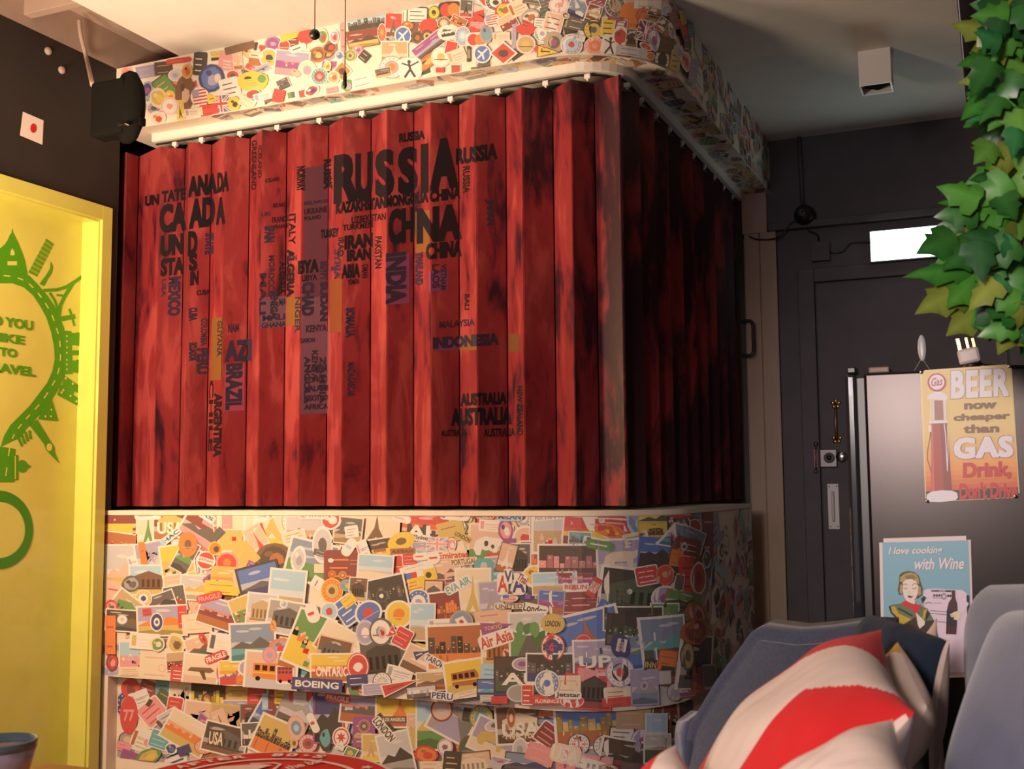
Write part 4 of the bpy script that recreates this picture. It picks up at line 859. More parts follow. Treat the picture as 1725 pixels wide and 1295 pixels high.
def motif(kind, w, h, c, t, rn):
    """flat artwork of one sticker, centred, in its own plane units"""
    a = Art(); c = [tuple(.86*v+.14*q for v, q in zip(PAL[x], (.62, .52, .42))) for x in c]
    while len(c) < 4: c.append(c[-1])
    W2, H2 = w/2, h/2; bd = min(w, h)*.055
    def txt(col, fw=.8, fh=.42, cy=0, l=4, bold=.03, **k):
        if not t: return
        ls = t.split('/'); n = len(ls)
        for i, s_ in enumerate(ls):
            if s_: a.text(s_, 0, cy*h+h*fh*((n-1)/2-i)/max(n, 1)*1.25, w*fw*min(1, (len(s_)+1)/(max(map(len, ls))+1)), h*fh/max(n, 1), col, l, bold, **k)
    def lines(col, n, x0=-.35, x1=.35, y0=.2, y1=-.3, l=3, th=.05):
        for i in range(n): y = h*(y0+(y1-y0)*i/max(1, n-1)); a.rect(w*x0, y-h*th/2, w*(x1-.25*rn.random()), y+h*th/2, col, l)
    photo = kind in ('sea', 'sunset', 'city', 'street', 'arch', 'hill', 'tower', 'crowd', 'beach', 'night', 'bear', 'map', 'tram', 'plane_photo')
    if photo:
        a.rect(-W2, -H2, W2, H2, c[0], 0); x0, x1, y0, y1 = -W2+bd, W2-bd, -H2+bd, H2-bd; iw, ih = x1-x0, y1-y0
        hz = y0+ih*{'sea': .48, 'sunset': .30, 'city': .40, 'street': .55, 'arch': .25, 'hill': .35, 'tower': .2, 'crowd': .5, 'beach': .4, 'night': .35, 'bear': .35, 'map': .5, 'tram': .35, 'plane_photo': .3}[kind]
        a.rect(x0, hz, x1, y1, c[1], 1); a.rect(x0, y0, x1, hz, c[2], 1)
        mixed = tuple((p+q)/2 for p, q in zip(c[1], (.8, .75, .7)))
        if kind in ('sea', 'hill', 'beach', 'street', 'arch', 'tower', 'sunset'):
            a.rect(x0, hz, x1, hz+ih*.16, mixed, 2)
            for k in range(2): cx = x0+iw*rn.uniform(.2, .8); a.ell(cx, y1-ih*rn.uniform(.1, .25), iw*.16, ih*.035, mixed, 2, 12)
        if kind == 'sea': a.poly([(x0, hz), (x0+iw*.3, hz+ih*.06), (x0+iw*.55, hz+ih*.13), (x0+iw*.8, hz+ih*.04), (x1, hz), (x1, hz-ih*.03), (x0, hz-ih*.03)], c[3], 3); a.rect(x0, y0, x1, y0+ih*.12, tuple(v*.7 for v in c[2]), 2)
        if kind == 'sunset':
            a.rect(x0, hz+ih*.16, x1, hz+ih*.3, tuple((p+q)/2 for p, q in zip(c[1], PAL['o'])), 2); a.ell(x0+iw*.6, hz+ih*.08, iw*.05, ih*.07, (.85, .65, .3), 3, 14)
            pts = [(x0, hz)]; x = x0
            while x < x1: d = iw*rn.uniform(.05, .12); hh = ih*rn.uniform(.03, .3); pts += [(x, hz+hh), (min(x1, x+d), hz+hh)]; x += d
            pts += [(x1, hz), (x1, hz-.01*ih), (x0, hz-.01*ih)]; a.poly(pts, c[3], 4)
        if kind in ('city', 'night'):
            x = x0
            while x < x1-iw*.04:
                d = iw*rn.uniform(.05, .11); hh = ih*rn.uniform(.08, .38); X = min(x1, x+d); a.rect(x, hz-ih*.04, X, hz+hh, c[3] if rn.random() < .6 else tuple(v*.6 for v in c[3]), 3)
                for k in range(2): yy = hz+hh*rn.uniform(.2, .85); a.rect(x+(X-x)*.25, yy, x+(X-x)*.6, yy+ih*.02, (.8, .6, .3), 4)
                x += d*1.12
            for k in range(4): xx = x0+iw*rn.uniform(.05, .9); a.rect(xx, y0+ih*.05, xx+iw*.03, hz-ih*.08, tuple((p+q)/2 for p, q in zip(c[2], c[3])), 2)
        if kind == 'street':
            a.poly([(x0+iw*.1, y0), (x0+iw*.95, y0), (x0+iw*.58, hz), (x0+iw*.48, hz)], c[2], 2); a.poly([(x0, y0), (x0+iw*.1, y0), (x0+iw*.48, hz), (x0, hz+ih*.1)], c[3], 2); a.poly([(x1, y0), (x0+iw*.95, y0), (x0+iw*.58, hz), (x1, hz+ih*.1)], tuple(v*.6 for v in c[3]), 2)
            for k in range(5): a.poly([(p[0]+x0+iw*(.1+.2*k), p[1]+hz+ih*rn.uniform(.05, .2)) for p in blob(iw*.34, ih*.3, rn, 9)], tuple(v*rn.uniform(.6, 1.1) for v in c[3]), 3+k) if x0+iw*(.1+.2*k) < x1 and iw > 0 and .1+.2*k < .85 and k > 0 else None
        if kind == 'arch':
            a.poly([(x0+iw*.12, hz-ih*.05), (x0+iw*.12, hz+ih*.4), (x0+iw*.5, hz+ih*.58), (x0+iw*.88, hz+ih*.4), (x0+iw*.88, hz-ih*.05)], c[3], 3)
            for k in range(5): a.rect(x0+iw*(.18+.14*k), hz, x0+iw*(.25+.14*k), hz+ih*.28, tuple(v*.45 for v in c[3]), 4)
            a.rect(x0+iw*.1, hz-ih*.08, x0+iw*.9, hz-ih*.03, tuple(v*.6 for v in c[3]), 4)
        if kind == 'hill':
            a.poly([(x0, hz), (x0+iw*.25, hz+ih*.18), (x0+iw*.45, hz+ih*.1), (x0+iw*.68, hz+ih*.3), (x1, hz+ih*.05), (x1, hz-ih*.02), (x0, hz-ih*.02)], c[3], 3); a.poly([(x0, y0), (x1, y0), (x1, y0+ih*.1), (x0+iw*.4, y0+ih*.2), (x0, y0+ih*.14)], tuple(v*.6 for v in c[2]), 3)
        if kind == 'tower':
            m = x0+iw*.5; a.poly([(m-iw*.24, hz-ih*.05), (m-iw*.05, hz+ih*.35), (m, y1-ih*.08), (m+iw*.05, hz+ih*.35), (m+iw*.24, hz-ih*.05), (m+iw*.12, hz-ih*.05), (m, hz+ih*.12), (m-iw*.12, hz-ih*.05)], c[3], 3); a.rect(m-iw*.14, hz+ih*.12, m+iw*.14, hz+ih*.16, c[3], 4)
        if kind == 'crowd':
            for k in range(9):
                xx = x0+iw*rn.uniform(.08, .92); yy = y0+ih*rn.uniform(.12, .6); s_ = ih*.1; cc = rn.choice([c[3], c[1], PAL['r'], PAL['k'], PAL['c']]); a.rect(max(x0, xx-s_*.5), max(y0, yy-s_), min(x1, xx+s_*.5), yy, cc, 3+k % 3); a.ell(xx, yy+s_*.3, s_*.32, s_*.36, PAL['S'], 6, 10)
        if kind == 'beach': a.poly([(x0, y0), (x1, y0), (x1, hz-ih*.12), (x0+iw*.3, hz-ih*.02), (x0, hz-ih*.06)], c[3], 3)
        if kind == 'bear':
            a.poly([(p[0]-iw*.02, p[1]-ih*.02) for p in [(-.38*iw, -.12*ih), (-.34*iw, .08*ih), (-.2*iw, .2*ih), (.05*iw, .22*ih), (.22*iw, .2*ih), (.33*iw, .26*ih), (.42*iw, .16*ih), (.32*iw, .06*ih), (.22*iw, -.02*ih), (.2*iw, -.28*ih), (.12*iw, -.28*ih), (.08*iw, -.08*ih), (-.16*iw, -.08*ih), (-.2*iw, -.28*ih), (-.3*iw, -.28*ih)]], c[3], 3); a.ell(.33*iw, .16*ih, iw*.012, ih*.02, PAL['k'], 4, 8)
        if kind == 'map':
            for k in range(5): a.poly([(p[0]+iw*rn.uniform(-.25, .25), p[1]+ih*rn.uniform(-.25, .25)) for p in blob(iw*.35, ih*.3, rn, 11)], c[3] if k % 2 else c[1], 2+k)
        if kind == 'tram':
            a.poly([(-iw*.36, -ih*.18), (-iw*.36, ih*.2), (iw*.25, ih*.24), (iw*.32, ih*.12), (iw*.32, -ih*.22)], c[3], 3)
            for k in range(4): a.rect(-iw*.32+iw*.15*k, ih*.02, -iw*.22+iw*.15*k, ih*.16, PAL['N'], 4)
            a.rect(-iw*.36, -ih*.06, iw*.32, -ih*.02, PAL['y'], 4)
            for xx in (-.25, .2): a.ell(iw*xx, -ih*.2, iw*.05, ih*.06, PAL['k'], 5, 12)
        if kind == 'plane_photo': a.poly([(-iw*.4, -ih*.05), (-iw*.3, ih*.08), (iw*.3, ih*.12), (iw*.42, ih*.02), (iw*.3, -ih*.06)], c[3], 3); a.poly([(-iw*.05, 0), (iw*.12, -ih*.3), (iw*.2, -ih*.3), (iw*.12, 0)], tuple(v*.7 for v in c[3]), 4)
        txt(PAL['w'], .72, .34, -.12, 9)
        return a
    if kind == 'rect': a.poly(rr(w, h, .12), c[0], 0); a.poly(rr(w*.9, h*.88, .1), c[1], 1); (txt(c[2]) if t else lines(c[2], 3))
    elif kind == 'bare': a.rect(-W2, -H2, W2, H2, c[0]); (txt(c[1], .86, .55) if t else lines(c[1], 2))
    elif kind == 'pill': a.poly(rr(w, h, .45), c[0], 0); (txt(c[1], .86, .6) if t else lines(c[1], 1, th=.15, y0=0))
    elif kind == 'word': txt(c[0], 1, 1, 0, 2, .03); a.p.insert(0, (rr(w*1.1, h*1.3, .3), [tuple(range(20))], c[1], 0))
    elif kind == 'ticket': a.rect(-W2, -H2, W2, H2, c[0]); a.rect(-W2*.92, H2*.2, W2*.92, H2*.28, c[1], 1); a.rect(-W2*.85, -H2*.6, -W2*.55, H2*.7, c[2], 2); lines(c[1], 3, -.2, .42, .05, -.3)
    elif kind == 'oval': a.ell(0, 0, W2, H2, c[0]); a.ell(0, 0, W2*.84, H2*.84, c[1], 1); (txt(c[2], .62, .3) if t else a.poly([(x, y) for x, y in blob(w*.45, h*.45, rn, 9)], c[2], 2)); (a.rect(-W2*.7, -H2*.28, W2*.7, -H2*.2, c[3], 3) if c[3] != c[2] else None)
    elif kind == 'ring': a.ell(0, 0, W2, H2, c[0]); a.ell(0, 0, W2*.9, H2*.9, c[1], 1); a.ell(0, 0, W2*.58, H2*.58, c[2], 2); a.poly(blob(w*.34, h*.34, rn, 8), c[3], 3); [a.ell(W2*.74*cos(k*pi/7), H2*.74*sin(k*pi/7), W2*.06, H2*.06, c[0], 3, 6) for k in range(14)]; txt(c[3], .4, .2)
    elif kind == 'stampr': a.ell(0, 0, W2, H2, c[0]); a.ell(0, 0, W2*.92, H2*.92, c[1], 1); a.ell(0, 0, W2*.84, H2*.84, c[0], 2); txt(c[1], .6, .3); (None if t else a.poly(blob(w*.5, h*.4, rn, 9, .4), c[1], 3))
    elif kind == 'blot': a.poly(blob(w, h, rn, 13, .14), c[0], 0); a.poly(blob(w*.82, h*.8, rn, 12, .25), c[1], 1); a.poly([(x+w*.06, y-h*.05) for x, y in blob(w*.45, h*.45, rn, 9, .3)], c[2], 2); a.poly([(x-w*.12, y+h*.14) for x, y in blob(w*.25, h*.22, rn, 8)], c[3], 3); txt(c[3], .6, .25, 0, 5)
    elif kind == 'diam': a.poly([(0, H2), (W2, 0), (0, -H2), (-W2, 0)][::-1], c[0]); a.poly([(0, H2*.82), (W2*.82, 0), (0, -H2*.82), (-W2*.82, 0)][::-1], c[1], 1); a.poly(blob(w*.4, h*.42, rn, 8, .35), c[2], 2)
    elif kind == 'tri': a.poly([(-W2, H2), (-W2, -H2), (W2, 0)], c[0]); a.poly([(-W2*.92, H2*.8), (-W2*.92, -H2*.8), (W2*.8, 0)], c[1], 1); (a.text(t, -W2*.25, 0, w*.55, h*.3, c[2], 3, .03) if t else a.rect(-W2*.7, -H2*.1, W2*.1, H2*.1, c[2], 3))
    elif kind == 'heart':
        pts = [(W2*.95*sin(q)**3*1.0, H2*(.9*cos(q)-.32*cos(2*q)-.12*cos(3*q)-.05*cos(4*q))) for q in [2*pi*k/22 for k in range(22)]][::-1]; a.poly([(x*1.0, y) for x, y in pts], c[0]); a.poly([(x*.75, y*.75) for x, y in pts], c[1], 1); txt(c[2], .5, .25)
    elif kind == 'star': a.poly([((W2 if k % 2 == 0 else W2*.42)*cos(k*pi/5+pi/2), (H2 if k % 2 == 0 else H2*.42)*sin(k*pi/5+pi/2)) for k in range(10)], c[0]); a.poly([((W2*.7 if k % 2 == 0 else W2*.3)*cos(k*pi/5+pi/2), (H2*.7 if k % 2 == 0 else H2*.3)*sin(k*pi/5+pi/2)) for k in range(10)], c[1], 1)
    elif kind == 'plane': a.ell(0, 0, W2, H2, c[0]); a.ell(0, 0, W2*.84, H2*.84, c[1], 1); a.line([(-W2*.5, -H2*.45), (W2*.5, H2*.5)], W2*.2, c[2], 2); a.line([(-W2*.45, H2*.3), (0, 0), (W2*.15, -H2*.55)], W2*.2, c[2], 3)
    elif kind == 'duo': a.poly(rr(w, h, .3), c[0]); a.ell(-W2*.32, 0, W2*.52, H2*.8, c[1], 1); a.ell(W2*.34, 0, W2*.52, H2*.8, c[2], 2); txt(c[3], .6, .2)
    elif kind == 'uk':
        a.rect(-W2, -H2, W2, H2, PAL['w']); a.rect(-W2*.95, -H2*.92, W2*.95, H2*.92, c[0], 1); a.line([(-W2*.9, -H2*.85), (W2*.9, H2*.85)], H2*.3, PAL['w'], 2); a.line([(-W2*.9, H2*.85), (W2*.9, -H2*.85)], H2*.3, PAL['w'], 2)
        a.line([(-W2*.9, -H2*.85), (W2*.9, H2*.85)], H2*.12, c[1], 3); a.line([(-W2*.9, H2*.85), (W2*.9, -H2*.85)], H2*.12, c[1], 3); a.rect(-W2*.95, -H2*.26, W2*.95, H2*.26, PAL['w'], 4); a.rect(-W2*.2, -H2*.92, W2*.2, H2*.92, PAL['w'], 4); a.rect(-W2*.95, -H2*.15, W2*.95, H2*.15, c[1], 5); a.rect(-W2*.11, -H2*.92, W2*.11, H2*.92, c[1], 5)
    elif kind == 'us':
        a.poly(blob(w, h, rn, 16, .04), PAL['w'])
        for k in range(5): y = -H2*.7+k*H2*.32; a.rect(-W2*.75, y, W2*.75, y+H2*.16, c[0], 1)
        a.rect(-W2*.75, H2*.05, -W2*.05, H2*.72, c[1], 2)
    elif kind == 'tricol':
        a.rect(-W2, -H2, W2, H2, PAL['w']); [a.rect(-W2*.92+W2*.613*k, -H2*.88, -W2*.92+W2*.613*(k+1), H2*.88, c[k], 1) for k in range(3)]
    elif kind == 'jp': a.poly(rr(w, h, .1), c[0]); a.ell(0, 0, min(W2, H2)*.5, min(W2, H2)*.5, c[1], 1)
    elif kind == 'maple': a.ell(0, 0, W2, H2, c[0]); a.ell(0, 0, W2*.86, H2*.86, c[1], 1); a.ell(0, 0, W2*.72, H2*.72, c[0], 2); a.poly([((W2*.6 if k % 2 == 0 else W2*.25)*cos(k*pi/7+pi/2), (H2*.6 if k % 2 == 0 else H2*.25)*sin(k*pi/7+pi/2)) for k in range(14)], c[1], 3)
    elif kind == 'bus':
        a.poly(rr(w, h, .15), c[0]); a.rect(-W2*.86, -H2*.7, W2*.86, H2*.8, c[1], 1)
        for q in (.12, .5): [a.rect(-W2*.75+W2*.4*k, H2*q, -W2*.45+W2*.4*k, H2*(q+.22), c[2], 2) for k in range(4)]
        for k in (-.5, .5): a.ell(W2*k, -H2*.7, H2*.18, H2*.18, PAL['k'], 3, 12)
    elif kind == 'lady': a.poly(rr(w, h, .3), c[0]); a.ell(0, H2*.45, W2*.35, H2*.28, c[1], 1); a.ell(0, H2*.38, W2*.22, H2*.2, PAL['S'], 2); a.poly([(-W2*.6, -H2*.9), (-W2*.4, 0), (0, H2*.2), (W2*.4, 0), (W2*.6, -H2*.9)][::-1], c[2], 1)
    elif kind == 'eye': a.ell(0, 0, W2, H2, c[0]); a.ell(0, 0, W2*.85, H2*.85, c[1], 1); a.ell(0, 0, W2*.45, H2*.45, c[2], 2); a.ell(0, 0, W2*.2, H2*.2, c[3], 3)
    elif kind == 'runner': a.p += [(rr(w, h, .3), [tuple(range(20))], c[0], 0)]; a.ell(-W2*.1, H2*.6, W2*.16, H2*.16, c[1], 1, 12); a.line([(-W2*.1, H2*.4), (0, -H2*.1), (-W2*.45, -H2*.8)], W2*.2, c[1], 1); a.line([(0, -H2*.1), (W2*.4, -H2*.75)], W2*.2, c[1], 1); a.line([(-W2*.7, H2*.45), (0, H2*.2), (W2*.7, H2*.6)], W2*.13, c[1], 2)
    else: raise ValueError(kind)
    return a
PHOTO = ('sea', 'sunset', 'city', 'street', 'arch', 'hill', 'tower', 'crowd', 'beach', 'night', 'bear', 'tram', 'plane_photo', 'map')
def surf_fn(kind, inset=0.0):
    """(s, z) on a wall band, or (s, depth) on the soffit underside"""
    def fn(s, z, l):
        if kind == 'under': p, n = path(s, z); return Vector((p.x, p.y, 2.53-l))
        p, n = path(s, inset); return Vector((p.x+n.x*l, p.y+n.y*l, z))
    return fn
PLACED = []; SCR = []
NAMES = {'uk': 'flag_sticker', 'us': 'flag_sticker', 'jp': 'flag_sticker', 'tricol': 'flag_sticker', 'ticket': 'ticket_stub', 'pill': 'label_sticker', 'word': 'label_sticker', 'rect': 'luggage_label', 'bare': 'label_sticker'}
def stick(kind, s, z, mw, mh, A4, cols, text, label, group, band_='soffit', seed=0, more=(), into=None):
    """put one sticker on the band; A4 = 2x2 matrix from artwork units to (s, z) metres"""
    rn = random.Random(seed+len(PLACED)*7+int(s*1000)); art = motif(kind, mw, mh, cols, text, rn); ax, bx_, ay, by = A4
    ex = (abs(ax*mw)+abs(bx_*mh))/2*.85; ez = (abs(ay*mw)+abs(by*mh))/2*.85; lev = 0
    zmin, zmax = {'soffit': (2.531, 2.799), 'upper': (.324, .953), 'lower': (.0, .32), 'under': (.004, .125)}[band_]; smax = SEND if band_ in ('soffit', 'under') else CEND
    smin = .04 if band_ == 'lower' else .002
    for (b2, s2, z2, ex2, ez2, l2) in PLACED:
        if b2 == band_ and abs(s-s2) < ex+ex2 and abs(z-z2) < ez+ez2: lev = max(lev, l2+1)
    if into is not None:
        lev = 0
        for (b2, s2, z2, ex2, ez2, l2) in SCR:
            if b2 == band_ and abs(s-s2) < ex+ex2 and abs(z-z2) < ez+ez2: lev = max(lev, l2+1)
        if lev > 6: return
        SCR.append((band_, s, z, ex, ez, lev))
    else: PLACED.append((band_, s, z, ex, ez, lev))
    out = Art(); flat = [([(s+ax*x+bx_*y, z+ay*x+by*y) for x, y in pts], fs, col, layer) for pts, fs, col, layer in art.p]
    for m_ in more:
        a2 = motif(m_[6], m_[3], m_[4], m_[7], m_[8], rn); A2 = m_[5]
        flat += [([(m_[1]+A2[0]*x+A2[1]*y, m_[2]+A2[2]*x+A2[3]*y) for x, y in pts], fs, col, layer+8) for pts, fs, col, layer in a2.p]
    for q, fs, col, layer in flat:
        if min(p[0] for p in q) < smin or max(p[0] for p in q) > smax or min(p[1] for p in q) < zmin or max(p[1] for p in q) > zmax:
            b = bmesh.new(); vs = [b.verts.new((x, y, 0)) for x, y in q]
            for f in fs:
                try: b.faces.new([vs[i] for i in f])
                except ValueError: pass
            for co, no in (((smin, 0, 0), (-1, 0, 0)), ((smax, 0, 0), (1, 0, 0)), ((0, zmin, 0), (0, -1, 0)), ((0, zmax, 0), (0, 1, 0))):
                bmesh.ops.bisect_plane(b, geom=b.verts[:]+b.edges[:]+b.faces[:], plane_co=co, plane_no=no, clear_outer=True)
            b.verts.index_update(); out.p.append(([(v.co.x, v.co.y) for v in b.verts], [tuple(v.index for v in f.verts) for f in b.faces], col, layer)); b.free()
        else: out.p.append((q, fs, col, layer))
    bm = bmesh.new() if into is None else into; out.p = [p for p in out.p if p[1]]
    out.build(bm, surf_fn('under' if band_ == 'under' else 'wall', INS if band_ == 'lower' else 0), gap=.000015, base=(.0028+lev*.00034) if into is None else (.0003+lev*.00034), cuts=CUTS, step=4e-6)
    if into is not None: return
    o = fin('travel_photo' if kind in PHOTO else NAMES.get(kind, 'sticker'), bm, PRINT)
    # outward-facing normals
    tag(o, label, 'photo' if kind in PHOTO else 'ticket' if kind == 'ticket' else 'sticker', group); return o
# small scraps that fill the gaps between the countable stickers, and the oblique dim stretches
_rf = random.Random(21); _kn = ['rect', 'oval', 'ring', 'diam', 'blot', 'sea', 'arch', 'tower', 'bare', 'sunset', 'hill', 'city', 'crowd', 'ticket']
def filler(bm, band_, s0, s1, z0, z1, n, size):
    for k_ in range(n):
        s = _rf.uniform(s0, s1); z = _rf.uniform(z0, z1); w_ = size*_rf.uniform(.7, 1.35); h_ = size*_rf.uniform(.6, 1.2); a = _rf.uniform(-.6, .6)
        stick(_rf.choice(_kn), s, z, w_, h_, [cos(a), -sin(a), sin(a), cos(a)], _rf.choice('wwcqeS')+_rf.choice('rRoOyYgGBtlpmvesncSE')+_rf.choice('EGNOvSnsRc')+_rf.choice('kwrYnE'), '', '', '', band_, k_, (), bm)
bm = bmesh.new()
filler(bm, 'upper', .02, S1, .34, .94, 210, .15); filler(bm, 'lower', .06, S2, .01, .31, 110, .13); filler(bm, 'upper', S1, S2, .34, .94, 90, .15); filler(bm, 'upper', S2, CEND-.02, .34, .94, 220, .115)
filler(bm, 'soffit', .05, S2+.1, 2.55, 2.78, 70, .07); filler(bm, 'soffit', S2+.05, SEND-.03, 2.54, 2.79, 230, .10)
filler(bm, 'under', .3, S1, .01, .06, 34, .07); filler(bm, 'under', S1, SEND-.05, .01, .12, 130, .075)
tag(fin('paper_scraps', bm, PRINT), 'mass of small faded stickers and paper scraps in the gaps and on the dim oblique sides', 'sticker', kind='stuff')
